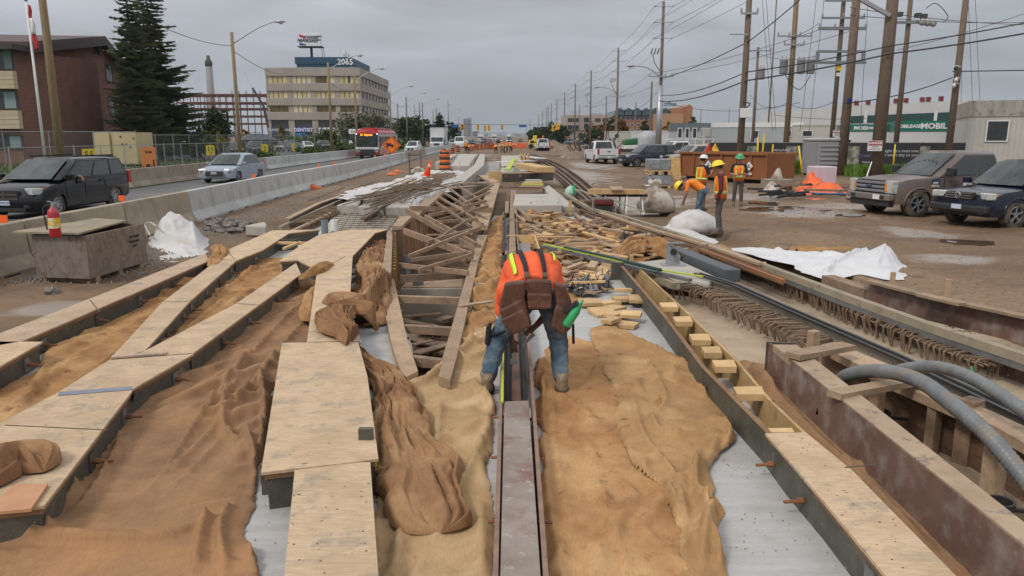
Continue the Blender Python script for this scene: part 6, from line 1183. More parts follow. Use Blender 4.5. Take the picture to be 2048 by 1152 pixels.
form('formwork_beam','plywood topped form making the right arm of the Y',[(288,704),(474,607),(592,526),(600,548),(514,611),(384,706)],clamps=(3,4),step=.95)
form('formwork_beam','broad plywood topped form with grey tape, the stem of the Y',[(222,719),(286,705),(384,708),(266,776),(85,1010),(-60,1026),(-60,880),(120,784)],clamps=(2,3),step=.9)
form('formwork_beam','narrow long plywood form running away left of the timber pit',[(638,470),(700,459),(775,459),(749,466),(704,512),(697,612),(720,683),(616,684),(622,640),(636,540),(597,520),(560,522),(600,492)],clamps=(3,4),step=.7)
form('formwork_beam','large square plywood sheet form left of the burlap roll',[(566,686),(714,684),(732,752),(753,916),(716,921),(526,943)],z=.28,clamps=(2,4),step=.45)
form('formwork_beam','nearest plywood sheet at the bottom edge, below the square one',[(594,930),(737,926),(757,1230),(566,1230)],z=.27)
# tape, lath, small board, stakes
a=[P(118,784,.255),P(262,773,.255),P(266,779,.255),P(116,791,.255)]; m=MB().prism(a,.2515,.2565); m.extr([P(262,773,.255),P(268,781,.255),P(276,800,.13),P(266,803,.12),P(262,790,.17)],(.004,-.004,0)); one('duct_tape',m,M('tape',(.20,.22,.27),(.15,.17,.21),.45,8),'grey tape strip stuck across the stem of the Y, one end hanging','tape')
def stick(name,label,p,q,w,h,z0,z1=None,mat=LUM,group=None,cat='board'):
 a=P(*p,z0); b=P(*q,z1 if z1 is not None else z0); a.z+=h/2; b.z+=h/2; return one(name,MB().beam(a,b,w,h),mat,label,cat,group,bevel=.004)
stick('wood_lath','reddish lath lying across the crotch of the Y',(224,716),(334,708),.07,.022,.252,mat=PINK)
one('plywood_offcut',MB().prism([P(-5,1000,.27),P(30,968,.27),P(96,968,.27),P(62,1018,.27),P(-5,1024,.27)],.253,.272),M('pink_ply',(.52,.27,.15),(.44,.22,.12),.7,4),'small orange plywood square at the lower left beside the burlap heap','board')
stick('form_spacer','new timber spacer across the gap between the far left forms',(535,488),(632,489),.1,.05,.17,mat=LUMN); stick('form_spacer','short diagonal brace in the gap between the far left forms',(568,500),(600,487),.06,.05,.17,mat=LUMN)
stick('form_panel_strip','grey form strip closing the gap below the spacers',(524,502),(596,500),.03,.24,0,mat=FORM)
m=MB().bx(*(0,0.09),0,.05,0,.42); a=P(733,950,0)
one('form_bracket',MB().bx(a.x-.04,a.x+.06,a.y-.03,a.y+.02,0,.36),FORM,'dark upright form bracket at the corner between the two plywood sheets','bracket'); one('lime_wedge',MB().bx(a.x+.065,a.x+.085,a.y-.12,a.y-.02,.05,.27),flat('lime_edge',(.42,.5,.03),.6),'small lime edged plate beside the dark bracket','wedge')
one('form_bracket',MB().bx(P(524,990,0).x,P(594,990,0).x,P(560,990,0).y,P(560,990,0).y+.04,0,.22),FORM,'dark form end panel under the corner of the square plywood sheet','bracket')
LIME=flat('lime_edge',(.42,.5,.03),.6)
# nail heads, sheet joints and footmarks on the walkways
for i,(a,b,z) in enumerate([((455,501),(469,519),.25),((327,603),(376,603),.25),((474,607),(515,610),.25),((222,719),(384,707),.25),((616,684),(720,683),.25),((690,513),(640,540),.25),((180,600),(200,624),.25),((1690,935),(1760,928),.262),((120,784),(262,776),.25),((10,850),(215,860),.25)]): one('sheet_joint',MB().beam(P(*a,z+.0015),P(*b,z+.0015),.012,.003),flat('joint_dark',(.10,.075,.05),.9),'dark joint line between plywood sheets, '+ORD[i]+' from the far left','joint')
NH=MB(); rs=random.Random(71)
for px in ([(566,686),(714,684),(732,752),(753,916),(526,943)],[(594,930),(737,926),(757,1152),(566,1152)],[(222,719),(384,708),(266,776),(85,1010),(0,1010),(0,880)],[(288,704),(474,607),(592,526),(600,548),(514,611),(384,706)],[(200,590),(410,507),(417,521),(300,572),(42,682),(0,682)],[(638,470),(775,459),(704,512),(697,612),(616,684),(622,640)],[(1535,868),(1610,866),(1700,940),(1900,1152),(1790,1152)]):
 pl=[tuple(P(x,y,.27))[:2] for x,y in px]; xs=[p[0] for p in pl]; ys=[p[1] for p in pl]
 for i in range(60):
  x,y=rs.uniform(min(xs),max(xs)),rs.uniform(min(ys),max(ys))
  if bool(inpoly(np.array([x]),np.array([y]),pl)[0]):
   s=rs.uniform(.002,.007); z=.2515 if px[0][0] not in(566,594,1535) else (.2815 if px[0][0]==566 else .2715 if px[0][0]==594 else .2635); a=rs.uniform(0,6); NH.add([(x+math.cos(a+k*1.26)*s*rs.uniform(.6,1.8),y+math.sin(a+k*1.26)*s,z) for k in range(5)],[(0,1,2,3,4)])
tag(obj('dirt_specks',NH,flat('speck_dirt',(.10,.08,.06),.9)),'dark specks of dirt and nail heads on the plywood walkways','dirt',kind='stuff')
# ------------------------------------------------ centre channel
def rails(name,label,cl,z,w,h,mat,dx=0,cat='form',zt=None,group=None,part=False,parent=None):
 pts=[P(x,y,z) for x,y in cl]; m=MB();
 rg=[]
 for i,p in enumerate(pts):
  d=(pts[min(i+1,len(pts)-1)]-pts[max(i-1,0)]); d.z=0; d.normalize(); n=Vector((d.y,-d.x,0)); q=p+n*dx; rg.append([q-n*w/2+Vector((0,0,-h)),q+n*w/2+Vector((0,0,-h)),q+n*w/2,q-n*w/2])
 m.loft(rg);
 return obj(name,m,mat,parent) if parent else one(name,m,mat,label,cat,group)
t=thing('channel_form','narrow rail channel form running down the middle, its near end capped by a brown board','formwork',tuple(P(1028,950,0)))
cap_=MB().prism([P(1009,803,.19),P(1057,801,.19),P(1083,1180,.19),P(1000,1180,.19)],.14,.19); obj('cap_board',cap_,BROWNC if 'BROWNC' in globals() else M('stained_board',(.20,.155,.125),(.285,.24,.205),.7,3,bump=.3,c3=(.19,.10,.085),m3=(.5,.64),s3=3.2,speck=(.42,.41,.37),sps=12,spm=(.6,.75)),t)
for cl,nm in (([(1020,380),(1017,470),(1010,640),(1003,750),(990,1180)],'side_form'),([(1032,380),(1034,470),(1053,640),(1063,750),(1094,1180)],'side_form')):
 rails(nm,'',cl,.2,.028,.2,M('red_ply_edge',(.27,.165,.12),(.19,.115,.085),.75,8,bump=.3),parent=t)
for cl in ([(1022,520),(1018,640),(1015,805)],[(1031,520),(1043,640),(1050,805)]): rails('dark_rail','',cl,.06,.035,.16,BLACK,parent=t)
obj('channel_floor',MB().prism([P(1014,450,0),P(1036,450,0),P(1064,1180,0),P(1004,1180,0)],-.14,.004),flat('slot_dark',(.03,.028,.026),.5),t)  # near-black floor of the dark slot, level with the slab
obj('centre_board',MB().prism([P(1025,640,.08),P(1035,640,.08),P(1042,805,.08),P(1023,805,.08)],.02,.08),M('rust_board',(.17,.07,.035),(.11,.05,.028),.6,4),t)
obj('lime_edge',MB().prism([P(1004,700,.215),P(1008,700,.215),P(1007,802,.215),P(1001,802,.215)],.195,.215),LIME,t)
for px,py in ((985,835),(982,915),(976,1043),(1082,840),(1088,918),(1105,1045)):
 a=P(px,py,.12); s=-1 if px<1030 else 1; obj('bolt',MB().tube([a,a+Vector((-s*.13,0,.01))],.011,6),RUST,t)
t=thing('channel_rails','far part of the middle channel with two black rails and a weathered top board','formwork',tuple(P(1023,430,0)))
for cl in ([(1011,400),(1009,450),(1006,530)],[(1034,400),(1038,450),(1041,530)]): rails('dark_rail','',cl,.1,.06,.1,BLACK,parent=t)
rails('top_board','',[(1022,380),(1023,440),(1024,520)],.2,.16,.05,LUMW,parent=t); rails('wide_top_board','',[(1019,402),(1020,425)],.15,.3,.03,LUM,parent=t)
for cl,z in (([(1060,487),(1052,530)],.22),):
 pass
t=thing('joint_box','open plywood box with a steel lid just beyond the bent worker','box',tuple(P(1050,500,0))); a=P(1037,508,.0); b=P(1072,508,0)
obj('side_board',MB().extr([P(1068,470,.25),P(1083,515,.25),P(1083,515,.25)-Vector((0,0,.25)),P(1068,470,.25)-Vector((0,0,.25))],(.03,0,0)),LUMN,t); obj('back_board',MB().extr([P(1036,470,.25),P(1068,470,.25),P(1068,470,.25)-Vector((0,0,.2)),P(1036,470,.25)-Vector((0,0,.2))],(0,.03,0)),LUMN,t); obj('steel_lid',MB().prism([P(1036,486,.12),P(1060,486,.12),P(1062,512,.12),P(1036,512,.12)],.09,.12),M('grey_lid',(.17,.165,.16),(.22,.2,.18),.5,4),t)
# ------------------------------------------------ the timber pit
t=thing('pit_formwork','timber lined pit left of centre with plank rims and cross struts','formwork',tuple(P(880,600,0)))
def rim(nm,pts,z,h,mat=LUM,par=None): return obj(nm,MB().prism([P(x,y,z) for x,y in pts],z-h,z),mat,par)
rim('rim_plank',[(956,470),(975,470),(958,515),(914,712),(900,760),(877,752),(893,690),(903,655)],.12,.09,LUM,t)
rim('rim_plank',[(983,366),(1000,366),(975,452),(941,452)],.32,.10,LUM,t); rim('rim_plank',[(955,350),(975,350),(999,364),(985,366)],.2,.1,LUM,t)
rim('rim_plank',[(764,553),(787,553),(797,600),(815,680),(836,742),(806,757),(784,690),(769,620)],.10,.09,LUM,t)
rim('rim_plank',[(763,545),(782,545),(785,470),(783,462),(776,461)],.35,.09,LUM,t)
rim('rim_plank',[(784,452),(804,452),(822,434),(819,431),(800,433)],.48,.08,LUM,t); rim('rim_plank',[(818,428),(836,431),(890,383),(888,374),(878,376)],.40,.1,LUM,t)
def wallb(nm,pts,z0,z1,mat,par,th=.03):
 w=[P(x,y,z1) for x,y in pts]; m=MB(); rg=[]
 for i,p in enumerate(w):
  d=(w[min(i+1,len(w)-1)]-w[max(i-1,0)]); d.z=0; d.normalize(); n=Vector((d.y,-d.x,0))*th; rg.append([Vector((p.x,p.y,z0)),Vector((p.x,p.y,z0))+n,Vector((p.x,p.y,z1))+n,Vector((p.x,p.y,z1))])
 m.loft(rg); return obj(nm,m,mat,par)
def studs(pts,z0,z1,step,par,sx=.05,sy=.1,mat=STAKE):
 w=[P(x,y,z1) for x,y in pts]
 for i in range(len(w)-1):
  d=w[i+1]-w[i]; d.z=0; L_=d.length; d.normalize(); k=step*.4
  while k<L_: p=w[i]+d*k; obj('stud',MB().box((p.x,p.y,(z0+z1)/2),(sy,sx,z1-z0),math.atan2(d.y,d.x)),mat,par); k+=step
studs([(784,545),(797,600),(815,680)],-1,.0,.5,t); studs([(788,540),(790,462)],-1.0,.25,.32,t,mat=M('fresh_stud',(.42,.22,.06),(.32,.16,.045),.7,4,rand=.15)); studs([(806,448),(838,426)],-1,.39,.28,t); studs([(840,430),(892,382)],-1,.29,.42,t); studs([(800,452),(838,436),(890,390)],-1,.1,.8,t)
wallb('pit_boarding',[(776,560),(783,470),(800,455),(822,434),(890,380)],-1.1,-.3,LUMW,t); wallb('pit_boarding',[(985,380),(960,470),(908,655),(880,748)],-1.1,.02,LUMW,t); studs([(982,372),(955,440)],-1,.2,1.0,t)
wallb('pit_boarding',[(878,752),(846,757)],-1.1,.01,LUMW,t)
def strut(p,q,w,h,lb,mat=LUMW): a=P(*p[:2],p[2]); b=P(*q[:2],q[2]); return obj('strut',MB().beam(a,b,w,h),mat,t)
for p,q,w,h in [((772,597,.02),(936,602,.02),.09,.10),((786,656,.02),(912,663,.02),.09,.10),((803,718,.02),(886,728,.02),.09,.10),((819,417,.5),(984,420,.40),.04,.14),((800,558,.1),(935,550,-.1),.05,.12)]: strut(p,q,w,h,'')
# braces given at both ends: photo pixel and the distance it stands at
for (x0,y0,Y0),(x1,y1,Y1),h in [((812,421,17.5),(953,500,15.5),.14),((808,462,15.6),(945,512,13.6),.16),((856,484,14.5),(960,455,15.8),.09),((818,512,13.6),(958,456,15),.08),((822,520,13.2),(948,504,13.8),.09),((838,540,12.6),(944,510,13.4),.09),((797,530,13.4),(936,546,12.3),.11),((850,432,18),(960,492,15.5),.09),((872,404,20),(955,462,16.6),.08),((880,395,22),(966,448,17.6),.08),((886,384,24),(975,440,19),.08),((862,432,19),(972,402,22),.10),((860,446,18),(976,412,20),.09),((858,430,18),(930,420,20),.09),((900,420,21),(980,384,25),.09),((905,410,23),(986,370,28),.08),((893,372,27),(960,425,21),.08),((905,365,29),(975,410,23),.08),((918,398,25),(980,378,28),.08),((850,485,15),(948,495,14.5),.06),((852,470,16.5),(925,468,16.5),.05),((870,445,17.5),(955,438,18),.10),((852,492,14.5),(935,440,17),.05),((895,404,22),(925,418,20),.05)]:
 obj('brace',MB().beam(V(x0,y0,Y0),V(x1,y1,Y1),.045,h*.78),LUMW,t)
# manhole box and litter inside the pit
bz=-.38; a=[P(800,575,bz),P(927,574,bz),P(927,552,bz),P(822,548,bz)]
t=thing('manhole_box','square concrete box with a plywood lid down in the timber pit','concrete box',tuple(P(865,570,-1.1))); obj('box_body',MB().prism(a,-1.15,bz-.02),CONC,t,bevel=.02); obj('lid_board',MB().prism(inset(a,.03),bz-.02,bz),LUM,t)
x=P(842,570,bz); one('pipe_stub',MB().lathe([(.05,0),(.05,.3),(.04,.3),(.04,.02)],(x.x,x.y,bz),n=12).box((x.x-.09,x.y,bz+.08),(.12,.1,.14)),M('grey_pvc',(.20,.225,.25),(.17,.19,.21),.5,3),'grey pipe stub standing on the concrete box in the pit','pipe',smooth=False)
one('pipe_stub',MB().lathe([(.07,-.9),(.07,.0),(.055,0),(.055,-.3)],tuple(P(814,510,-.05)),n=12),M('grey_pvc',(.20,.225,.25)),'tall grey pipe standing against the left wall of the pit','pipe')
rs=random.Random(33)
for i in range(26):
 u=rs.random(); px=820+u*60+rs.uniform(-6,20); py=rs.uniform(620,735); p=P(px,py,-.9); a=rs.uniform(0,3.1); w_,l_=rs.uniform(.12,.35),rs.uniform(.3,.8)
 one('plywood_scrap',MB().box((p.x,p.y,-.93+rs.uniform(0,.18)),(l_,w_,.02),m=Matrix.Rotation(a,3,'Z')@Matrix.Rotation(rs.uniform(-.25,.25),3,'X')),LUMW if i%2 else PINK,'plywood scrap thrown on the near floor of the timber pit','board','plywood scraps on the pit floor')
for i in range(14):
 px=rs.uniform(835,955); py=rs.uniform(430,535); p=P(px,py,-.95); a=rs.uniform(0,3.1)
 one('timber_scrap',MB().box((p.x,p.y,-.9+rs.uniform(0,.3)),(rs.uniform(.4,1.4),.09,.05),m=Matrix.Rotation(a,3,'Z')@Matrix.Rotation(rs.uniform(-.3,.3),3,'Y')),LUMW,'timber scrap lying under the braces deep in the pit','board','timber scraps under the braces')
# ------------------------------------------------ ladder form on the right
t=thing('ladder_form','long green sided form with short wooden spacers between its two walls','formwork',tuple(P(1500,800,0)))
l1=[(1244,532),(1330,632),(1408,735),(1470,797),(1533,860),(1581,920),(1660,1005),(1800,1170)]; l2=[(1272,530),(1380,630),(1475,723),(1540,800),(1612,868)]
def edge(nm,px,z,w,h,mat,par,dz=0): return rails(nm,'',px,z+dz,w,h,mat,parent=par)
edge('outer_wall',l1,.25,.03,.25,FORM,t); edge('ply_edge',l1,.254,.045,.003,WOODP,t); edge('inner_wall',l2,.25,.025,.46,M('fresh_form_ply',(.50,.33,.15),(.40,.25,.10),.7,3,c3=(.25,.15,.08),m3=(.55,.7),s3=4),t)
w=[P(x,y,.25) for x,y in l1]
for i in range(2,len(w)-1): bolts(t,w[i+1],w[i],.03,.24,.62,.25,out=Vector(((w[i+1]-w[i]).y,-(w[i+1]-w[i]).x,0)).normalized()*(1 if ((w[i+1]-w[i]).x>0 and (w[i+1]-w[i]).y<0 and -1) else 1)*-1 if False else None)
for x0,x1,y,yy in [(1318,1357,612,7),(1345,1386,641,8),(1378,1423,678,10),(1402,1445,703,10),(1424,1474,731,11),(1467,1530,786,13),(1535,1590,862,6)]:
 obj('spacer_block',MB().prism([P(x0,y-yy,.255),P(x1-6,y-yy-1,.255),P(x1,y+2,.255),P(x0+7,y+2,.255)],.19,.255),LUMN,t,bevel=.004)
obj('end_stake',MB().beam(P(1262,548,.0),P(1262,548,.0)+Vector((0,0,.34)),.06,.09),LUMN,t); obj('end_panel',MB().extr([P(1222,560,.0),P(1248,560,.0),P(1248,560,0)+Vector((0,0,.3)),P(1222,560,0)+Vector((0,0,.3))],(0,.03,0)),FORM,t)
form('formwork_beam','plywood topped form continuing the ladder form towards the lower right corner',[(1535,868),(1610,866),(1700,940),(1935,1180),(1800,1180),(1650,1000)],z=.262,clamps=(4,5),wallmat=FORM,step=.55)
# brown form, second pit
t=thing('brown_form','long reddish brown form wall with a thick timber top, right of the burlap strip','formwork',tuple(P(1750,880,0)))
obj('face_panel',MB().prism([P(1535,682,.40),P(1545,688,.40),P(2080,1112,.40),P(2072,1115,.40)],0,.40,top=None),BROWNF,t)
m=MB().prism([P(1546,689,.41),P(1592,689,.41),P(2039,1037,.41),P(2130,1110,.41),P(2080,1114,.41)],.34,.41); obj('top_timber',m,M('worn_top_timber',(.40,.30,.20),(.31,.22,.145),.8,3,c3=(.13,.115,.10),m3=(.56,.68),s3=6,bump=.2),t); obj('inner_wall',MB().prism([P(1586,690,.40),P(1592,690,.40),P(2130,1112,.40),P(2120,1112,.40)],-.65,.34),LUMW,t)
obj('end_panel',MB().extr([P(1534,684,.40),P(1590,686,.40),P(1590,686,.40)-Vector((0,0,.4)),P(1534,684,.40)-Vector((0,0,.4))],(0,.02,0)),FORM,t)
obj('green_paint_mark',MB().extr([P(1633,826,.3)+Vector((-.015,-.02,0)),P(1637,828,.3)+Vector((-.015,-.02,0)),P(1636,814,.3)+Vector((-.015,-.02,0))],(.003,-.003,0)),flat('green_mark',(.05,.3,.14),.6),t)
t=thing('pit_formwork','second open pit at the right edge with grained plywood walls and posts','formwork',tuple(P(1850,850,-.6)))
GRAIN=M('grained_ply',(.20,.12,.075),(.115,.065,.04),.75,2.2,(1,1,4.5),.3,20,distort=2.2)
rim('rim_plank',[(1640,690),(1668,684),(1800,738),(2048,852),(2120,885),(2120,925),(1962,838),(1786,764)],.30,.08,LUM,t); wallb('far_wall',[(1650,700),(1786,762),(1962,838),(2120,925)],-.65,.21,GRAIN,t)
for (x,y,z0,z1,w_) in [(1752,815,-.45,.42,.11),(1868,840,-.6,.26,.1),(1937,855,-.6,.34,.16),(1985,960,-.5,.36,.13),(1625,700,.0,.5,.1)]:
 p=P(x,y,.1 if z0<0 else .3); obj('post',MB().box((p.x,p.y,(z0+z1)/2),(w_,w_*.8,z1-z0),.5),LUM if w_!=.16 else LUMW,t,bevel=.006)
obj('cross_plank',MB().beam(P(1668,790,.43),P(1845,758,.36),.13,.05),LUM,t); obj('cross_plank',MB().beam(P(1585,712,.45),P(1697,692,.43),.16,.05),LUM,t); obj('low_rail',MB().beam(P(1850,880,-.3),P(2100,1030,-.3),.05,.16),LUM,t); obj('low_rail',MB().beam(P(1960,800,-.1),P(2100,860,-.1),.05,.14),LUM,t)
for i,(x,y,z) in enumerate([(1875,800,.05),(1760,828,.0),(2000,1010,.1),(1640,700,.3)]):
 p=P(x,y,z); one('pipe_bracket',MB().lathe([(.07,-.03),(.085,-.03),(.085,.03),(.07,.03),(.07,-.03)],p,n=12,cap=False).beam(p+Vector((.05,0,-.03)),p+Vector((.25,0,-.05)),.03,.02),BLACKP,['black pipe clamp below the grey hose','black pipe clamp at the foot of the upright post','black pipe clamp by the near post','black pipe clamp at the pit head'][i],'clamp')
HOSE=M('hose_grey',(.18,.19,.195),(.13,.137,.142),.45,8,c3=(.22,.175,.13),m3=(.5,.68),s3=6)
def hose(label,pts,r):
 q=smooth_line([P(*p) for p in pts],22); m=MB(); L=[0]
 for i in range(len(q)-1): L.append(L[-1]+(q[i+1]-q[i]).length)
 n=int(L[-1]/.011); qq=[Vector([np.interp(s,L,[p[j] for p in q]) for j in range(3)]) for s in np.linspace(0,L[-1],n)]
 m.tube(qq,[r*(1+(.055 if i%3 else -.04)) for i in range(n)],12); one('corrugated_hose',m,HOSE,label,'hose',smooth=True)
hose('thick grey corrugated hose arching over the post in the right pit',[(1672,778,.1),(1692,752,.34),(1760,742,.52),(1835,760,.58),(1900,805,.56),(1975,870,.46),(2048,955,.3),(2110,1040,.15)],.056); hose('second corrugated hose curving behind the first towards the right edge',[(1780,752,.34),(1810,738,.44),(1880,735,.55),(1960,765,.58),(2048,822,.5),(2110,870,.4)],.05)
# ------------------------------------------------ track bed: drain panels, rebar, rails
t=thing('trench_drain','long beige drain wall with recessed panels and a black strip on top','drain',tuple(P(1600,640,-.1))); cl=[(1395,545),(1470,568),(1560,608),(1680,660),(1800,712),(2048,829),(2150,880)]; BEI=M('drain_beige',(.30,.27,.215),(.25,.22,.175),.8,2,c3=(.2,.17,.13),m3=(.55,.72),s3=2)
rails('drain_wall','',cl,.14,.14,.40,BEI,parent=t); rails('black_strip','',cl,.17,.035,.03,BLACKP,dx=.055,parent=t); rails('black_strip','',cl,.17,.035,.03,BLACKP,dx=-.045,parent=t)
w=[P(x,y,.14) for x,y in cl]
def along(w,step,off=0):
 L=[0]
 for i in range(len(w)-1): L.append(L[-1]+(w[i+1]-w[i]).length)
 s=off
 while s<L[-1]:
  i=max(k for k in range(len(L)) if L[k]<=s); i=min(i,len(w)-2); d=(w[i+1]-w[i]).normalized(); yield w[i]+d*(s-L[i]),d; s+=step
for p,d in along(w,.42,.2):
 n=Vector((-d.y,d.x,0)); n=n if n.y<0 else -n; c=p+n*.074-Vector((0,0,.16)); m=MB()
 for e1,e2,hz_ in ((-.18,.18,.09),(-.18,.18,-.09)): m.beam(c+d*e1+Vector((0,0,hz_)),c+d*e2+Vector((0,0,hz_)),.012,.025)
 for e1 in (-.17,.17): m.beam(c+d*e1+Vector((0,0,-.09)),c+d*e1+Vector((0,0,.09)),.012,.02)
 obj('panel_frame',m,BEI,t,sep=False)
def cage(label,cl,z,w_,h_,step,lean=0):
 pts=[P(x,y,z) for x,y in cl]; t=thing('rebar_cage',label,'rebar cage',tuple(pts[len(pts)//2]-Vector((0,0,h_)))); rs=random.Random(len(cl)*7+int(step*100))
 for e in (-.35,-.12,.12,.35): m=MB().tube([p+Vector((-(pts[-1]-pts[0]).y,(pts[-1]-pts[0]).x,0)).normalized()*e*w_-Vector((0,0,.02)) for p in pts],.013,5); obj('long_bar',m,REBAR,t)
 k=0
 for p,d in along(pts,step,.05):
  n=Vector((-d.y,d.x,0)); d2=(n+d*rs.gauss(0,.2)).normalized(); j=Vector((0,0,rs.uniform(-.02,.02))); e_=rs.uniform(.28,.5); q=[p-d2*w_*e_+d*rs.uniform(-.04,.04)+Vector((0,0,-h_)),p-d2*w_*.52+j,p-d2*w_*.4+j+Vector((0,0,.03)),p+d2*w_*.4+j+Vector((0,0,.03)),p+d2*w_*.52+j,p+d2*w_*.5+Vector((0,0,-h_))]
  obj('stirrup',MB().tube(q,.014,5),REBAR,t); k+=1
  if k>92: break
cage('near rebar cage with square stirrups beside the ladder form',[(1352,570),(1430,588),(1500,620),(1570,650),(1645,690)],.04,.42,.17,.08); cage('far rebar cage running along the steel edged form towards the right edge',[(1555,548),(1620,580),(1690,608),(1760,640),(1860,680),(1985,728)],.02,.3,.2,.09)
# long edge: timber with steel angle, outer brown forms
CURB=M('curb_timber',(.33,.28,.195),(.25,.21,.15),.85,3,bump=.25,c3=(.16,.14,.11),m3=(.55,.7),s3=5)
t=thing('edge_form','long timber edge with a steel angle along the yard side of the track','formwork',tuple(P(1700,600,0))); cl=[(1128,385),(1180,415),(1250,432),(1325,455),(1430,490),(1530,528),(1700,590),(1860,646),(2048,706),(2150,740)]
rails('edge_timber','',cl,.22,.11,.10,CURB,parent=t); rails('side_panel','',cl,.118,.06,.36,BROWNF,parent=t); rails('steel_angle','',cl[5:],.205,.03,.16,STEEL,dx=.075,parent=t)
def brown(label,pl,z,th=.05,zb=0,mat=BROWNF,topm=LUM):
 w=[P(x,y,z) for x,y in pl]; c=sum(w,Vector())/len(w); t=thing('brown_form',label,'formwork',(c.x,c.y,zb)); rails('face_panel','',pl,z-.035,th,z-zb-.035,mat,parent=t); rails('top_timber','',pl,z,th+.09,.034,topm,dx=-.05,parent=t); return t
brown('reddish brown form wall standing outside the steel edge near the white sheet',[(1732,560),(1850,590),(2048,632),(2150,655)],.36)
brown('brown form wall beside the rebar, left of the concrete blocks',[(580,436),(640,406),(692,388)],.30); brown('dark form wall along the far rebar',[(1690,610),(1860,664),(2060,735)],.02,zb=-.28)
stick('timber_stake','stub of stake standing behind the right brown form, left one',(1783,582),(1783,581),.08,.3,.0); stick('timber_stake','stub of stake standing behind the right brown form, right one',(1893,600),(1893,599),.08,.3,.1)
stick('timber_offcut','flat timber laid on top of the right brown form',(1840,592),(1925,612),.14,.04,.37,mat=LUM); stick('timber_offcut','thick timber stub left of the right brown form',(1655,567),(1740,597),.22,.14,.06,mat=LUMW);
t=one('rail_end',join(MB().beam(P(1395,497,.22),P(1567,562,.22),.07,.05),MB().beam(P(1395,497,.14),P(1567,562,.14),.02,.13),MB().beam(P(1395,497,.05),P(1567,562,.05),.15,.03)),M('rail_orange_rust',(.20,.10,.055),(.30,.12,.035),.7,1.5,c3=(.13,.10,.08),m3=(.5,.7),s3=2),'rusty rail with an orange cut end pointing to the lower right','rail')
one('steel_box_beam',MB().beam(P(1345,503,.12),P(1466,552,.12),.28,.22),M('dark_steel_paint',(.085,.095,.11),(.07,.08,.09),.5,2),'dark grey steel box beside the rusty rail','beam',bevel=.02)
one('concrete_block',MB().prism([P(1240,528,.1),P(1350,515,.1),P(1432,552,.1),P(1420,566,.1),P(1340,556,.1)],-.1,.1),CONC,'rounded concrete slab under the lime edged bar','concrete block',bevel=.04)
def bar(name,label,px,z,w_,h_,mat,cat='bar',zs=None):
 pts=[P(x,y,(zs[i] if zs else z)) for i,(x,y) in enumerate(px)]; m=MB()
 for a,b in zip(pts[:-1],pts[1:]): m.beam(a,b+(b-a).normalized()*.01,w_,h_)
 return one(name,m,mat,label,cat)
bar('straight_edge','long lime edged steel straight edge crossing the scrap heap',[(1088,488),(1200,513),(1300,537),(1405,553)],.30,.05,.02,LIME); bar('steel_straight_edge','grey steel bar under the lime edge',[(1084,492),(1200,519),(1300,543),(1380,560)],.24,.08,.05,STEEL); bar('steel_straight_edge','dark green steel angle between the lime edge and scrap',[(1130,495),(1220,515),(1320,540)],.32,.06,.05,flat('dark_green_steel',(.03,.07,.06),.5))
bar('survey_pole','pale green pole slanting from the tool bag to the white bag',[(1150,378),(1230,402),(1290,424)],.0,.03,.03,flat('pale_green',(.32,.38,.22),.6),'pole',[.65,.45,.15])
bar('steel_channel','short lime ended steel channel beside the near rebar cage',[(1292,545),(1352,572)],.14,.12,.1,CURB)
# curved rails
for i,(off,n_) in enumerate([(0,'innermost'),(8,'second'),(18,'third'),(30,'outermost')]):
 pl=[(1052+off*.5,308),(1082+off,325),(1112+off*1.2,346),(1150+off*1.3,378),(1180+off*1.4,404)];
 if i==3: pl+= [(1262,440),(1325,470)]
 w=[P(x,y,.18) for x,y in pl]; m=MB(); q=smooth_line(w,6)
 for a,b in zip(q[:-1],q[1:]): m.beam(a,b+(b-a).normalized()*.02,.10,.045); m.beam(a-Vector((0,0,.09)),b-Vector((0,0,.09)),.03,.14); m.beam(a-Vector((0,0,.16)),b-Vector((0,0,.16)),.18,.02)
 one('rail',m,RAIL,f'{n_} of the four curved brown rails sweeping towards the yard','rail','curved rails')
for i,(pl,z,lb,mt,w_) in enumerate([([(1028,382),(1034,410),(1060,438),(1105,462)],.16,'curved thin plank bending right from the middle channel',LUM,.06),([(1022,395),(1030,425),(1058,450),(1082,462)],.16,'second curved plank inside the first bend',LUM,.06),([(1060,445),(1090,470),(1135,500),(1200,530)],.1,'dark curved rail showing through the scrap timber',flat('dark_rail_steel',(.07,.07,.072),.45,.4),.09),([(1150,427),(1190,470),(1230,512),(1262,535)],.16,'weathered rail timber leading from the small gate frame to the lime bar',LUMW,.1),([(1160,420),(1210,436),(1300,470),(1420,505),(1540,548)],.12,'long brown rail running beside the curb towards the rusty rail end',RAIL,.09),([(1170,428),(1240,452),(1330,482),(1420,512)],.08,'second long brown rail inside the first one',RAIL,.08),([(1200,425),(1290,455),(1400,487),(1520,528)],.22,'thin plank resting on the inner edge of the curb',LUM,.1)]):
 q=smooth_line([P(x,y,z) for x,y in pl],5); m=MB()
 for a,b in zip(q[:-1],q[1:]): m.beam(a,b+(b-a).normalized()*.01,w_,.05); m.beam(a-Vector((0,0,.07)),b-Vector((0,0,.07)),w_*.3,.1)
 one('curved_rail',m,mt,lb,'rail')
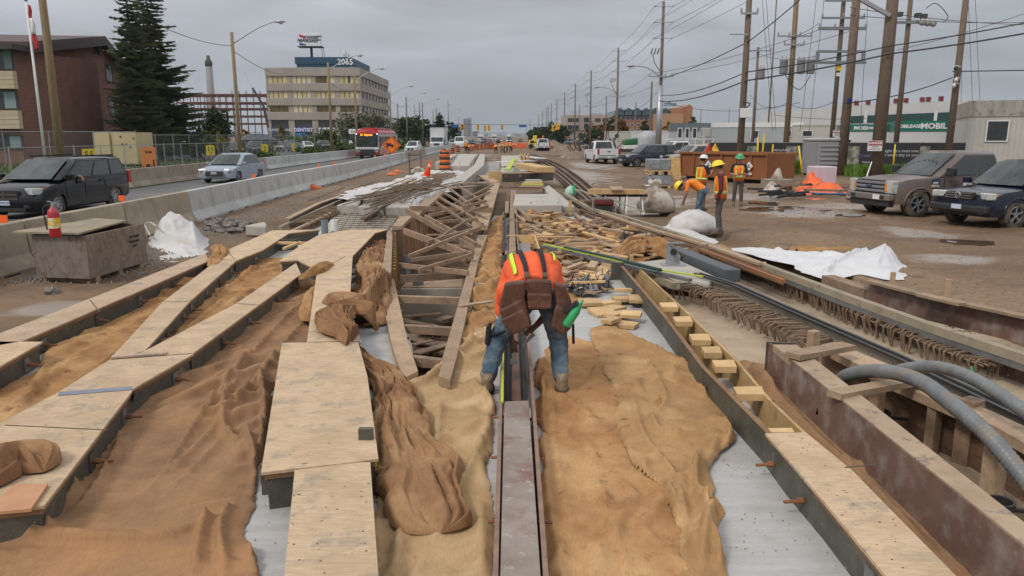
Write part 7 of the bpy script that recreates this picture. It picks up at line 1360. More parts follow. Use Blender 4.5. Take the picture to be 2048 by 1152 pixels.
# ------------------------------------------------ burlap
def WP(px,z=.0): return [tuple(P(x,y,z))[:2] for x,y in px]
def cr(l,w_,h_): return (WP(l,.02),w_,h_)
cloth('burlap_sheet','burlap lying between the outer left form and the diagonal arm of the Y',WP([(-60,900),(-60,800),(80,740),(95,700),(300,604),(420,534),(466,524),(372,606),(222,722),(118,786),(-20,890)],.02),.012,BURL,'burlap',.03,60,.035,2.6,[cr([(80,725),(190,650),(330,590),(440,530)],.05,.05),cr([(60,760),(200,690),(330,610)],.04,.03),cr([(-20,880),(60,800),(100,760),(180,700)],.05,.05),cr([(0,830),(70,790),(90,740)],.06,.07),cr([(95,705),(125,680),(260,620)],.06,.09)],edge=.05,seed=2)
cloth('burlap_sheet','burlap lying inside the fork of the Y',WP([(320,712),(296,700),(376,620),(478,545),(505,520),(602,512),(592,532),(472,612),(350,704)],.02),.012,BURL,'burlap',.03,62,.05,2.6,[cr([(370,640),(430,600),(520,530)],.05,.07),cr([(340,690),(400,640),(450,600)],.05,.06),cr([(490,548),(560,530),(600,518)],.06,.09)],seed=4)
cloth('burlap_sheet','large damp brown burlap sheet between the Y and the plywood decking',WP([(-60,1240),(-60,1040),(90,1024),(262,792),(385,720),(515,622),(605,556),(640,545),(634,600),(618,684),(562,735),(540,840),(512,985),(492,1050),(560,1240)],.02),.012,BURLD,'burlap',.018,62,.04,2.4,
  [cr([(625,590),(560,650),(500,720),(400,840),(320,960),(240,1010)],.05,.075),cr([(610,640),(520,760),(440,850),(360,930),(330,960)],.06,.08),cr([(480,760),(455,800),(450,870),(500,905),(520,960)],.05,.10),cr([(520,750),(530,830),(525,900),(505,1000)],.06,.12),cr([(0,1075),(150,1085),(300,1085),(390,1060),(420,1030)],.05,.09),cr([(420,1030),(400,1080),(390,1152)],.05,.12),cr([(470,1010),(440,1060),(450,1152)],.05,.10),cr([(520,1060),(500,1100),(520,1152)],.05,.10),cr([(90,1025),(150,1000),(150,930)],.06,.10),cr([(250,870),(190,980),(140,1030)],.05,.05),cr([(440,880),(400,930),(330,990)],.05,.05),cr([(-30,1040),(60,1045),(110,1080)],.08,.10)],edge=.06,hem=.03,seed=7,kind=None)
cloth('burlap_sheet','pale tan burlap between the plywood decking and the capped channel',WP([(752,1240),(746,960),(762,860),(795,775),(850,748),(895,712),(925,650),(960,655),(1003,645),(996,700),(968,760),(992,828),(985,900),(978,1240)],.02),.010,BURLL,'burlap',.024,86,.035,2.3,
  [cr([(800,790),(860,760),(930,700),(990,660)],.06,.09),cr([(880,800),(872,900),(860,1010)],.05,.06),cr([(985,835),(950,920),(900,1010),(870,1090)],.05,.09),cr([(960,1000),(965,1152)],.05,.05),cr([(800,1060),(790,1152)],.05,.05),cr([(770,960),(800,1010),(770,1060)],.05,.06),cr([(940,770),(975,800),(990,840)],.06,.10),cr([(900,700),(940,720),(985,700)],.05,.09),cr([(905,680),(950,690),(1000,665)],.05,.08)],edge=.06,hem=.025,seed=12)
m=join(roll(WP([(752,655),(700,650),(668,672),(720,715),(775,760),(800,830),(820,900),(850,970),(880,1052)],.1),[.14,.20,.19,.16,.17,.20,.26,.30,.24],[.10,.14,.13,.12,.12,.14,.17,.15,.10],lambda X,Y:np.where((Y>7.1)&(X<-1.7),.255,.015)+0*X,seed=3,folds=7,nv=60,step=.018,lift=.03)); one('burlap_roll',m,M('burlap_roll_brown',(.30,.165,.085),(.20,.105,.055),.95,2.2,bump=.1,bscale=110,grain=.13,gs=14,gst=(9,1.3,1),c3=(.40,.25,.13),m3=(.5,.7),s3=1.3,spec=.1),'bunched dark burlap tumbling off the plywood deck over the pale burlap','burlap',smooth=True)
m=roll(WP([(655,640),(690,632),(740,640),(758,600),(742,560),(748,520)],.05),[.16,.22,.24,.22,.2,.12],[.10,.16,.14,.10,.12,.08],lambda X,Y:np.where(X<-1.9,.25,.02)+0*X,seed=9,folds=6,nv=36); one('burlap_roll',m,MATS['burlap_roll_brown'],'crumpled burlap heaped against the left rim of the timber pit','burlap',smooth=True)
cloth('burlap_strip','narrow burlap strip between the long plywood form and the pit rim',WP([(714,525),(742,485),(772,468),(768,560),(772,620),(760,650),(700,655),(700,610)],.02),.012,MATS['burlap_roll_brown'],'burlap',.03,80,.06,2.6,[cr([(750,500),(735,560),(745,620)],.08,.10)],seed=14)
m=roll(WP([(600,560),(630,545),(660,528)],.25),[.05,.14,.1],[.05,.1,.06],.25,seed=19,folds=5); one('burlap_knot',m,BURL,'small burlap knot twisted on the right arm of the Y','burlap',smooth=True)
m=roll(WP([(618,620),(625,580),(655,535)],.25),[.12,.16,.08],[.10,.12,.06],.10,seed=23,folds=5); one('burlap_knot',m,BURL,'twisted end of burlap beside the knot, hanging off the deck','burlap',smooth=True)
m=roll(WP([(420,530),(440,505),(432,490)],.25),[.09,.16,.1],[.05,.1,.06],.22,seed=29,folds=5); one('burlap_knot',m,BURL,'burlap lump draped over the outer left form','burlap',smooth=True)
m=roll(WP([(-60,985),(0,940),(60,925),(80,945)],.27),[.16,.2,.17,.08],[.14,.2,.17,.08],.262,seed=31,folds=8,nv=36); one('burlap_heap',m,MATS['burlap_roll_brown'],'heap of burlap on the plywood at the left edge of the photo','burlap',smooth=True)
cloth('burlap_sheet','wide smooth burlap sheet in the lower right middle, under the worker\'s right foot',WP([(1090,1240),(1078,900),(1072,760),(1085,700),(1130,670),(1230,690),(1330,760),(1350,900),(1440,1000),(1470,1240)],.02),.008,BURL,'burlap',.02,88,.022,2.2,[cr([(1092,700),(1085,800),(1090,950),(1120,1152)],.04,.05),cr([(1105,760),(1110,900),(1150,1100)],.05,.03),cr([(1200,1000),(1260,1152)],.06,.03)],edge=.05,hem=.02,seed=17)
cloth('burlap_sheet','lighter rumpled burlap folded over the wide sheet beside the white slab',WP([(1180,660),(1215,648),(1262,668),(1330,700),(1385,730),(1418,765),(1412,790),(1450,830),(1468,880),(1440,905),(1420,950),(1432,1010),(1440,1060),(1452,1240),(1380,1240),(1370,1120),(1345,1020),(1280,940),(1240,870),(1228,790),(1190,700)],.02),.028,M('burlap_orange',(.41,.25,.12),(.30,.175,.08),.95,2.2,bump=.1,bscale=110,grain=.13,gs=14,gst=(9,1.3,1),c3=(.55,.36,.18),m3=(.5,.7),s3=1.1,speck=(.2,.11,.05),sps=6,spm=(.6,.75),spec=.1),'burlap',.018,75,.045,2.8,
  [cr([(1262,790),(1285,880),(1350,970),(1390,1152)],.05,.06),cr([(1190,670),(1280,700),(1400,750)],.05,.08),cr([(1300,830),(1320,870),(1400,880),(1450,870)],.05,.07),cr([(1340,760),(1400,790),(1412,800)],.06,.11),cr([(1400,900),(1390,980),(1410,1060),(1400,1150)],.05,.09),cr([(1440,840),(1460,880),(1430,930)],.05,.09),cr([(1290,720),(1330,800),(1300,840)],.05,.05),cr([(1400,1000),(1430,1080),(1440,1152)],.05,.08)],edge=.05,rag=.02,seed=21)
cloth('burlap_strip','long dark burlap strip between the ladder form and the brown form',WP([(1478,722),(1540,728),(1640,830),(1800,960),(2080,1220),(1960,1220),(1760,1010),(1640,890),(1600,855),(1540,795)],.02),.01,BURLD,'burlap',.025,42+90,.03,2.6,[cr([(1500,735),(1580,820),(1720,960),(1900,1140)],.05,.06),cr([(1530,740),(1640,850),(1800,1000),(1960,1152)],.05,.05),cr([(1500,735),(1520,760),(1545,790)],.06,.1)],seed=25)
cloth('burlap_strip','dusty burlap strip between the pit rim and the middle channel',WP([(986,440),(1008,428),(1006,520),(1004,600),(990,650),(950,660),(930,700),(900,725),(928,655),(962,500),(972,462)],.02),.012,BURL,'burlap',.035,85,.05,2.6,[cr([(1000,440),(985,560),(960,640)],.06,.06)],seed=27)
cloth('burlap_strip','rumpled burlap under the scrap timber beyond the bent worker',WP([(1040,440),(1100,425),(1200,455),(1330,500),(1290,525),(1210,520),(1150,560),(1160,600),(1080,600),(1045,560)],.02),.01,BURL,'burlap',.05,30,.06,2.2,[],seed=28)
cloth('burlap_strip','burlap laid along the inside of the timber curb on the right',WP([(1210,428),(1260,440),(1430,492),(1560,545),(1520,545),(1400,505),(1280,465),(1200,440)],.02),.06,BURL,'burlap',.06,-50,.06,2,[],seed=29)
m=roll(WP([(1235,512),(1280,498),(1320,500),(1345,515)],.15),[.12,.26,.26,.12],[.12,.24,.24,.1],.12,seed=41,folds=8,nv=36); one('burlap_heap',m,BURL,'tangled heap of burlap beside the cast steel bracket','burlap',smooth=True)
m=roll(WP([(1060,425),(1090,412),(1130,408)],.1),[.1,.3,.15],[.1,.22,.1],.05,seed=43,folds=8); one('burlap_heap',m,BURL,'burlap heap below the small wooden gate frame','burlap',smooth=True)
# ------------------------------------------------ scrap timber
rs=random.Random(99); FIELD=WP([(1036,445),(1115,428),(1240,462),(1385,520),(1330,520),(1235,520),(1210,585),(1120,600),(1048,520)],.02)
base_={}
def inside(poly):
 xs=[p[0] for p in poly]; ys=[p[1] for p in poly]
 while True:
  x=rs.uniform(min(xs),max(xs)); y=rs.uniform(min(ys),max(ys))
  if bool(inpoly(np.array([x]),np.array([y]),poly)[0]): return x,y
lens=[(.16,.13,.04),(.25,.14,.04),(.4,.09,.04),(.7,.09,.04),(.3,.28,.02),(1.1,.06,.03),(.22,.09,.09),(.55,.16,.022)]
src=[]
for k,(l_,w_,h_) in enumerate(lens):
 for j,mt in enumerate((LUMN,LUM,LUMW)):
  m=MB().box((0,0,h_/2),(l_,w_,h_)); src.append((m,mt,h_))
SM={}
for i in range(230):
 x,y=inside(FIELD); k=rs.randrange(len(src)); m,mt,h_=src[k]; z=.05+rs.random()**2*.2
 if k not in SM: me=bpy.data.meshes.new('timber_offcut'); me.from_pydata(m.v,[],m.f); me.materials.append(mt); SM[k]=me
 o=bpy.data.objects.new('timber_offcut',SM[k]); COL.objects.link(o); o.location=(x,y,z); o.rotation_euler=(rs.gauss(0,.12),rs.gauss(0,.14),rs.choice([rs.uniform(0,3.14),rs.gauss(2.6,.3),rs.gauss(.2,.3)])); tag(o,['pale new','brown','weathered grey'][k%3]+' '+['square offcut','short block','medium stick','long stick','flat square','long thin lath','chunky block','wide thin board'][k//3]+' in the scrap heap beyond the bent worker','offcut','timber offcuts in the scrap heap')
for i,(x,y,w_,l_,a) in enumerate([(1215,607,.15,.3,.4),(1248,603,.15,.3,.1),(1277,608,.2,.27,-.1),(1205,625,.2,.3,.3),(1235,634,.13,.3,.6),(1222,652,.09,.25,.9),(1250,650,.12,.3,-.5),(1180,610,.13,.3,.1),(1246,590,.1,.25,.0),(1226,618,.14,.3,.8),(1130,470,.1,.3,.5),(1262,640,.12,.25,-.3)]):
 p=P(x,y,.03); one('timber_block',MB().box((p.x,p.y,.035+.035*(i%3)),(l_*1.05,w_*1.75,.05),m=Matrix.Rotation(a,3,'Z')@Matrix.Rotation(.06*(i%4-1.5),3,'X')),LUMN,ORD[i]+' fresh timber block in the small pile at the top of the white slab','offcut','fresh timber blocks on the slab',bevel=.004)
for i,(p,q,lb,mt) in enumerate([((1195,520),(1235,530),'',0)]): pass
stick('timber_plank','pale plank lying on the burlap beside the timber pit',(1003,515),(1030,500),.12,.05,.05,mat=LUM) ; stick('timber_plank','thin board bridging the pit rim and the burlap',(918,614),(985,604),.1,.025,.12,mat=LUM)
stick('timber_plank','pale board left of the worker\'s tool pouch height, on the scrap',(1192,560),(1215,530),.2,.03,.12,mat=LUMN)
stick('timber_plank','short plank on the slab below the steel plates',(1155,545),(1200,548),.09,.04,.06,mat=LUM)
for i in range(26):
 x,y=inside(WP([(1130,570),(1210,560),(1225,590),(1150,595)],.05)); m=MB().box((0,0,0),(.13,.13,.01)); m.tube([(0,0,0),(.02,.0,.16)],.01,5)
 o=one('steel_plate_tie',m,STEEL if i%2 else flat('dark_tie',(.06,.055,.055),.5,.5),'steel plate tie in the jumbled pile beside the tool pouch','plate tie','steel plate ties in the pile'); o.location=(x,y,.05+rs.random()*.08); o.rotation_euler=(rs.uniform(-1,1),rs.uniform(-1,1),rs.uniform(0,6))
for i in range(14):
 x,y=inside(WP([(1235,485),(1290,490),(1300,505),(1250,510)],.1)); m=MB().box((0,0,0),(.2,.16,.012)); m.tube([(0,0,0),(.02,.0,.2)],.012,5)
 o=one('dark_bracket',m,flat('dark_tie',(.06,.055,.055),.5,.5),'dark steel bracket tangled beside the burlap heap','bracket','dark steel brackets in the tangle'); o.location=(x,y,.16+rs.random()*.12); o.rotation_euler=(rs.uniform(-1,1),rs.uniform(-1,1),rs.uniform(0,6))
for i,(x,y) in enumerate([(1022,513-27),(958,572),(1212,562)]):
 a=P(x,y,.05); m=MB().box((0,0,.006),(.16,.16,.012)).tube([(0,0,.0),(.0,0,.03)],.02,6); m.tube([(0,0,.01),(.12,-.12,.03)],.01,5); o=one('anchor_plate',m,STEEL,['square steel plate with a pin beside the middle channel','square steel plate with a stud on the burlap beside the pit','tilted square steel plate with a long bolt on the slab'][i],'plate'); o.location=(a.x,a.y,.07); o.rotation_euler=(0 if i<2 else 1.1,0,.4)
# cast bracket, gate frame
p=P(1346,530,.1); t=thing('cast_bracket','galvanised cast bracket with round holes standing on the concrete slab','bracket',tuple(p)); obj('foot',MB().box((p.x,p.y,p.z+.01),(.42,.3,.02)),GALV,t); obj('web',MB().extr([(p.x-.13,p.y,.1),(p.x+.12,p.y,.1),(p.x+.13,p.y,.25),(p.x-.02,p.y,.5),(p.x-.13,p.y,.5)],(0,.05,0)),GALV,t)
for dx,dz,r_ in ((.0,.27,.06),(.05,.15,.045),(-.04,.4,.035)): obj('hole_ring',MB().lathe([(r_*.6,-.02),(r_,-.02),(r_,.02),(r_*.6,.02)],(p.x+dx,p.y-.01,p.z+dz-.03),'Y',12,True),BLACK if r_>.05 else STEEL,t)
obj('arm',MB().beam((p.x-.1,p.y+.02,.5),(p.x+.18,p.y+.02,.5),.06,.03),GALV,t)
p=P(1396,510,.12); one('steel_shovel_blade',MB().extr([p+Vector((-.2,0,.0)),p+Vector((.2,0,.02)),p+Vector((.22,.1,.2)),p+Vector((.05,.1,.16)),p+Vector((-.22,.05,.06))],(0,.03,0)),RAIL,'rusty scoop shaped plate right of the cast bracket','plate')
t=thing('gate_frame','small low wooden gate shaped frame in the scrap field','frame',tuple(P(1170,425,0))); a=P(1140,430,0); b=P(1200,427,0)
for q in (a,b,a.lerp(b,.88)): obj('frame_post',MB().beam(q,q+Vector((0,0,.42)),.09,.07),LUMN,t)
obj('frame_top',MB().beam(a+Vector((-.05,0,.43)),b+Vector((0,0,.43)),.09,.04),LUM,t)
# channel brackets grey near (1065..1115,405-425)
p=P(1062,425,0); q=P(1116,425,0); t=thing('steel_frame_gauge','grey steel gauge bar with two upright ends over the pale slab','gauge',tuple((p+q)/2)); obj('gauge_bar',MB().beam(p+Vector((0,0,.05)),q+Vector((0,0,.05)),.08,.1),STEEL,t)
for e in (p,q): obj('upright',MB().beam(e,e+Vector((0,0,.32)),.08,.05),STEEL,t)
# ------------------------------------------------ middle distance deck
def slabblk(label,px,z,mat=CONC,zb=-.1):
 w=[P(x,y,z) for x,y in px]; return one('concrete_block',MB().prism(w,zb,z),mat,label,'concrete block',bevel=.03)
PALE=M('pale_concrete',(.43,.40,.355),(.36,.335,.295),.8,1.2,bump=.15,c3=(.33,.30,.26),m3=(.55,.72),s3=1.2)
slabblk('left one of three pale concrete blocks below the rebar pile',[(673,410),(700,401),(722,401),(716,410)],.34,PALE); slabblk('middle one of three pale concrete blocks below the rebar pile',[(715,413),(740,402),(775,402),(768,413)],.34,PALE); slabblk('right one of three pale concrete blocks below the rebar pile',[(771,414),(790,402),(832,402),(826,414)],.36,PALE)
slabblk('grey concrete block at the start of the left forms, beside the rubble',[(490,451),(530,443),(534,450),(531,453)],.25,CONC,0)
t=thing('guideway_slab','long pale twin concrete track slab running away left of centre','concrete slab',tuple(P(880,330,0)))
for nm,pl in (('left_curb',[(870,325),(905,308),(915,308),(885,326)]),('slab_surface',[(888,332),(918,308),(955,308),(945,332)]),('right_curb',[(905,362),(948,330),(960,308),(970,308),(968,330),(925,366)])): obj(nm,MB().prism([P(x,y,.45 if 'curb' in nm else .36) for x,y in pl],-1.0 if nm=='right_curb' else -.1,.45 if 'curb' in nm else .36),PALE,t)
for dx in (0,1): rails('track_groove','',[(912+40*dx,312),(896+44*dx,330)],.47,.12,.012,flat('groove',(.16,.15,.14),.8),parent=t)
slabblk('long pale concrete track slab continuing right of centre',[(1000,352),(1003,311),(1040,311),(1062,352)],.15,PALE)
slabblk('pale concrete slab with stacked boards beside the curved rails',[(1026,410),(1030,388),(1112,388),(1125,410)],.3,PALE); slabblk('small pale slab strip along the curved rails',[(1085,375),(1098,370),(1150,412),(1125,412)],.2,PALE); slabblk('grey concrete floor block at the far end of the timber pit',[(935,375),(945,350),(985,350),(985,368)],-.3,CONC,-1.1)
slabblk('sunken wet concrete strip between the two far slabs',[(930,355),(972,308),(1000,308),(1000,352)],-.02,M('grey_rubble',(.22,.20,.18),(.34,.33,.32),.8,2,bump=.5),-.2)
t=thing('cross_beam_form','dark form panel with three round holes lying across the far deck','formwork',tuple(P(1050,362,0))); w0=P(1004,362,.2); w1=P(1106,358,.2); obj('panel',MB().beam(w0+Vector((0,0,.18)),w1+Vector((0,0,.18)),.06,.5),M('form_dark2',(.13,.125,.105),(.10,.095,.08),.6,4),t); obj('end_block',MB().beam(P(977,360,.1)+Vector((0,0,.22)),P(1003,360,.1)+Vector((0,0,.22)),.25,.5),LUMN,t,bevel=.01)
for k in (.08,.34,.62): c=w0.lerp(w1,k)+Vector((0,-.05,.22)); obj('hole_ring',MB().lathe([(.03,-.01),(.07,-.01),(.07,.01)],c,'Y',10),flat('ring_red',(.3,.05,.03),.5) if k<.1 else LUMW,t)
for i,(p,q,z,w_,h_,lb,mt) in enumerate([((1004,347),(1108,346),.6,.5,.04,'long board resting on the dark cross panel',LUM),((1045,335),(1092,345),.68,.9,.25,'stack of orange plywood panels on the far deck',LUMN),((1015,340),(1028,318),.62,.3,.05,'leaning lime edged panel left of the orange plywood',LIME),((1000,325),(1058,322),.5,1.5,.05,'white board sheet on the far slab',TARP),((1040,312),(1085,318),.5,.9,.06,'white board propped on the log stack',TARP),((1025,320),(1050,330),.6,.2,.05,'pale plank slanting on the white board sheet',LUM),((905,378),(952,374),.3,.3,.06,'plank bridging the far end of the timber pit',LUM),((735,393),(760,391),.3,.25,.08,'first bearer timber sticking out left of the rebar pile',LUMN),((780,388),(828,381),.33,.25,.08,'second bearer timber under the rebar pile',LUMN),((785,373),(862,370),.33,.25,.08,'third bearer timber under the rebar pile',LUMN),((790,366),(840,365),.33,.25,.08,'fourth bearer timber beneath the cone',LUMN),((890,370),(985,367),.38,.2,.06,'long board laid across behind the timber pit',LUM),((1068,372),(1088,372),.34,.1,.04,'small stick beside the stacked boards',LUM)]):
 stick('board',lb,p,q,w_,h_,z,mat=mt)
for i in range(4): p=P(1064+i,374-i*2,.3); one('stacked_board',MB().box((p.x,p.y,.32+.05*i),(1.0-.1*i,.55,.04),.1*i-.2),[LUM,LIME,LUMN,M('pale_sheet',(.42,.45,.42),(.36,.40,.37),.6,2)][i],['lowest brown board','lime edged board','yellow board','topmost pale sheet'][i]+' of the small stack on the pale slab','board')
for i in range(9): p=P(1041+6*(i%3)*1.2,322,.5); one('log',MB().tube([(p.x,p.y,.62+.16*(i//3)),(p.x+.1,p.y+1.6,.62+.16*(i//3))],.085,8),LUMN,'cut log end in the small stack on the far white board','log','logs stacked on the far slab')
# rail and reinforcement mat in the left middle
one('rail_section',join(MB().beam(P(728,437,.32),P(775,408,.32),.09,.05),MB().beam(P(728,437,.22),P(775,408,.22),.03,.16),MB().beam(P(728,437,.14),P(775,408,.14),.2,.03)),RAIL,'short rail section set on the reinforcement below the concrete blocks','rail')
t=thing('rebar_mat','flat reinforcement mat around the short rail section','rebar mat',tuple(P(730,440,.05))); k=0
for i in range(12): y=425+i*4; a=P(672-(i)*1.2,y,.10); b=P(800-i*1.5,y-1,.10); obj('mat_bar',MB().tube([a,a.lerp(b,.5)+Vector((0,0,.03)),b],.012,5),REBAR,t)
obj('mat_ground',MB().prism([P(672,424,.04),P(805,424,.04),P(775,458,.04),P(640,470,.04)],-.1,.04),CONC,t)
for i in range(8): obj('mat_bar',MB().tube([P(690+i*14,424,.14),P(660+i*16,470,.14)],.012,5),REBAR,t)
cage('rebar cage inside the left brown form',[(600,448),(640,432),(685,414)],.16,.5,.14,.14)
for i,(x,y,mt,lb) in enumerate([(650,468,'grey_pvc','grey plastic conduit standing left in the reinforcement'),(669,468,'white_paint','white taped conduit standing right of the grey one'),(918,330,'white_paint','white pipe standing on the far concrete slab')]):
 p=P(x,y,.05); one('conduit_stub',MB().lathe([(.085,0),(.085,.34),(.07,.34),(.07,.05)],p if i<2 else P(x,334,.4),n=14),MATS[mt],lb,'pipe',smooth=False)
stick('edge_timber','timber rail between the left rebar cage and the far left forms',(535,488),(668,425),.1,.05,.14,mat=LUM); stick('edge_timber','long steel edged timber along the left brown form',(560,462),(683,405),.08,.12,.08,mat=CURB)
# white plastic under rebar, rebar bundle
cloth('plastic_sheet','white plastic sheet spread under the long rebar pile',WP([(686,402),(690,386),(735,376),(780,366),(850,345),(905,342),(935,346),(930,360),(905,372),(885,388),(842,410),(800,404)],.3),.34,TARP,'sheet',.05,20,.08,1.6,[],seed=51,rag=.15,edge=.12)
m=roll(WP([(828,412),(850,398),(900,372),(930,356)],.35),[.12,.22,.2,.14],[.14,.2,.16,.1],.3,seed=55,folds=8); one('plastic_sheet',m,TARP,'crumpled white plastic over the left rim of the timber pit','sheet',smooth=True)
t=thing('rebar_pile','fanned pile of rusty rebar lying on white plastic','rebar pile',tuple(P(800,375,.4))); rs=random.Random(4)
for i in range(52):
 u=i/52; a=P(735+rs.gauss(0,26),401+rs.gauss(0,8),.42+rs.random()*.06) if i%5 else P(800+rs.gauss(0,20),405,.42); b=P(868+rs.gauss(0,24),360+rs.gauss(0,6),.5+rs.random()*.15)
 if i%7==0: a=P(725+rs.uniform(-10,40),392,.45); b=P(865+rs.uniform(-20,20),378,.5)
 obj('rebar',MB().tube([a,a.lerp(b,.5)+Vector((0,0,.03)),b],.018,4),REBAR,t)
rs=random.Random(8)
t=thing('rebar_pile','second tangle of rebar around the striped drum base','rebar pile',tuple(P(890,355,.4)))
for i in range(30): a=P(860+rs.gauss(0,12),352+rs.gauss(0,3),.5); b=P(905+rs.gauss(0,8),347+rs.gauss(0,3),.55); obj('rebar',MB().tube([a,b],.015,4),REBAR,t)
for i,(p,q) in enumerate([((618,401),(690,374)),((700,378),(752,363)),((690,430),(742,392))]): one('loose_rebar',MB().tube([P(*p,.06),P(*q,.06)],.014,5),REBAR,['single rebar lying on the gravel below the rubble','single rebar lying left of the white plastic','single rebar poking over the white plastic'][i],'rebar')
# rubble
rs=random.Random(3)
ROCK=M('rubble',(.22,.20,.18),(.14,.125,.11),.9,4,bump=.4,rand=.2)
def rock(p,s,label,group=None,mat=ROCK):
 m=MB().ball((0,0,0),1,8); m.v=[tuple(Vector(v)*s*(.65+.6*rs.random())) for v in m.v]; m.v=[(x,y*.8,z*.55) for x,y,z in m.v]; o=one('rubble_stone',m,mat,label,'stone',group); o.location=(p.x,p.y,p.z-.02); o.rotation_euler.z=rs.uniform(0,3)
for i in range(30): p=P(rs.uniform(412,500),rs.uniform(446,470),0); p.z=gz(p.x,p.y); rock(p,rs.uniform(.08,.24),'broken concrete lump in the rubble beside the big white bag','broken concrete rubble')
p=P(105,590); rock(p,.13,'single dark stone lying in front of the wooden crate')
for i in range(16): p=P(rs.uniform(1230,1500),rs.uniform(330,372),0); rock(p,rs.uniform(.06,.13),'small stone lying on the yard','small stones on the yard')
GRV=MB()
for i in range(5200):
 u=rs.random(); py=340+(560-340)*u**.7; X0=-8.3; Y_=P(500,py).y; x=X0+abs(rs.gauss(0,.9))-.1; s=rs.uniform(.012,.04); q=Vector((x,Y_+rs.uniform(-.5,.5),0)); q.z=gz(q.x,q.y)+s*.2
 a=rs.uniform(0,6); v=[q+Vector((math.cos(a+k*2.1)*s,math.sin(a+k*2.1)*s,0)) for k in range(3)]+[q+Vector((0,0,s))]; GRV.add(v,[(0,1,3),(1,2,3),(2,0,3)])
tag(obj('gravel',GRV,M('gravel',(.26,.24,.215),(.16,.145,.125),.9,9)),'grey gravel along the foot of the near barriers','gravel',kind='stuff')
DB=MB()
for i in range(7000):
 x=rs.uniform(-5.5,6.5); y=4+18*rs.random()**1.5; s=rs.uniform(.003,.010)
 q=Vector((x,y,.004)); a=rs.uniform(0,6); v=[q+Vector((math.cos(a+k*2.1)*s,math.sin(a+k*2.1)*s*rs.uniform(.4,1),0)) for k in range(3)]+[q+Vector((0,0,s*.7))]; DB.add(v,[(0,1,3),(1,2,3),(2,0,3)])
CL=MB()
for i in range(9000):
 y=9+48*rs.random()**1.7; x=4.2+y*.09+rs.random()**1.3*(y*.55); s=rs.uniform(.008,.03)*(.6+y*.03); q=Vector((x,y,gz(x,y)-s*.1)); a=rs.uniform(0,6); v=[q+Vector((math.cos(a+k*2.1)*s,math.sin(a+k*2.1)*s*.8,0)) for k in range(3)]+[q+Vector((0,0,s*.7))]; CL.add(v,[(0,1,3),(1,2,3),(2,0,3)])
tag(obj('clods',CL,M('clod_dirt',(.22,.15,.10),(.11,.07,.04),.9,3,c3=(.36,.32,.27),m3=(.6,.64),s3=7)),'small clods and stones scattered over the dirt yard','clods',kind='stuff')
tag(obj('dirt_crumbs',DB,M('crumbs',(.30,.25,.19),(.19,.15,.105),.9,9)),'small crumbs of dirt scattered over the slab','dirt',kind='stuff')
# ================================================================ PROPS
GREYW=M('grey_plywood',(.235,.195,.165),(.17,.135,.115),.85,2.2,(3,3,.6),.25,20,distort=1.5,c3=(.12,.085,.065),m3=(.52,.7),s3=5,grain=.2,gs=14,gst=(4,4,.5))
A,B,C_=P(75,566),P(182,570),P(297,533); D=A+(C_-B); zc=.84
t=thing('plywood_crate','grey plywood crate on bearers with a loose lid, fire extinguisher on top','crate',tuple((A+C_)/2)); up=Vector((0,0,1))
def quadbox(a,b,z0,z1,th): d=(b-a); n=Vector((-d.y,d.x,0)).normalized()*th; return MB().extr([a+up*z0,b+up*z0,b+up*z1,a+up*z1],n)
obj('front_panel',quadbox(A,B,.1,zc-.03,.03),GREYW,t); obj('side_panel',quadbox(B+(C_-B).normalized()*.004,C_,.1,zc-.03,.03),M('grey_plywood_side',(.29,.225,.165),(.20,.145,.105),.85,2.6,(1.2,1.2,.5),.25,20,distort=2.5,c3=(.14,.10,.075),m3=(.5,.7),s3=4,grain=.2,gs=14,gst=(4,4,.5)),t); obj('back_panel',quadbox(C_,D,.1,zc-.03,.03),GREYW,t); obj('side_panel',quadbox(D,A,.1,zc-.03,.03),GREYW,t)
lid=[A+Vector((-.28,-.05,0)),B+Vector((-.05,-.08,0)),C_+Vector((-.32,.0,0)),D+Vector((-.1,.2,0))]; obj('lid',MB().prism([tuple(p)[:2] for p in lid],zc,zc+.03),M('lid_ply',(.31,.25,.17),(.25,.20,.135),.8,3,grain=.15,gs=9,c3=(.2,.17,.13),m3=(.5,.7),s3=2),t)
for k in (.12,.5,.88): q=B.lerp(C_,k); r_=A.lerp(D,k); obj('bearer',MB().beam(q+up*.05,r_+up*.05,.1,.1),LUMW,t)
q=B.lerp(C_,.78)+up*.62; n=Vector((( C_-B).y,-(C_-B).x,0)).normalized(); yw=math.atan2((C_-B).y,(C_-B).x)
for i,s_ in enumerate(['CITY WORKS','TOOLS ONLY','115 FT']): text('lettering',s_,.055,q+n*.008-up*.085*i,Euler((PI/2,0,yw)),BLACKP,t,bold=.002)
q=P(112,474,zc+.03); t=thing('fire_extinguisher','red fire extinguisher standing on the crate lid','extinguisher',tuple(q)); FR=M('extinguisher_red',(.42,.012,.014),(.36,.01,.012),.3,3,coat=.5)
obj('cylinder',MB().lathe([(.078,0),(.082,.02),(.082,.36),(.07,.41),(.03,.45),(.028,.47)],q,n=18),FR,t,True); obj('valve',MB().lathe([(.028,.47),(.03,.51),(.015,.52)],q,n=8).beam(q+Vector((-.07,0,.55)),q+Vector((.06,0,.52)),.02,.015).beam(q+Vector((-.05,0,.5)),q+Vector((.05,0,.5)),.02,.012),CHROME,t)
obj('label_panel',MB().lathe([(.0835,.14),(.0835,.30)],q,n=18,cap=False),M('label_print',(.65,.62,.5),(.7,.45,.03),.5,9,lo=.45,hi=.5),t); obj('hose',MB().tube(smooth_line([q+Vector((-.02,-.02,.5)),q+Vector((-.12,-.04,.46)),q+Vector((-.1,-.06,.3)),q+Vector((-.09,-.05,.12))]),.011,6),BLACK,t)
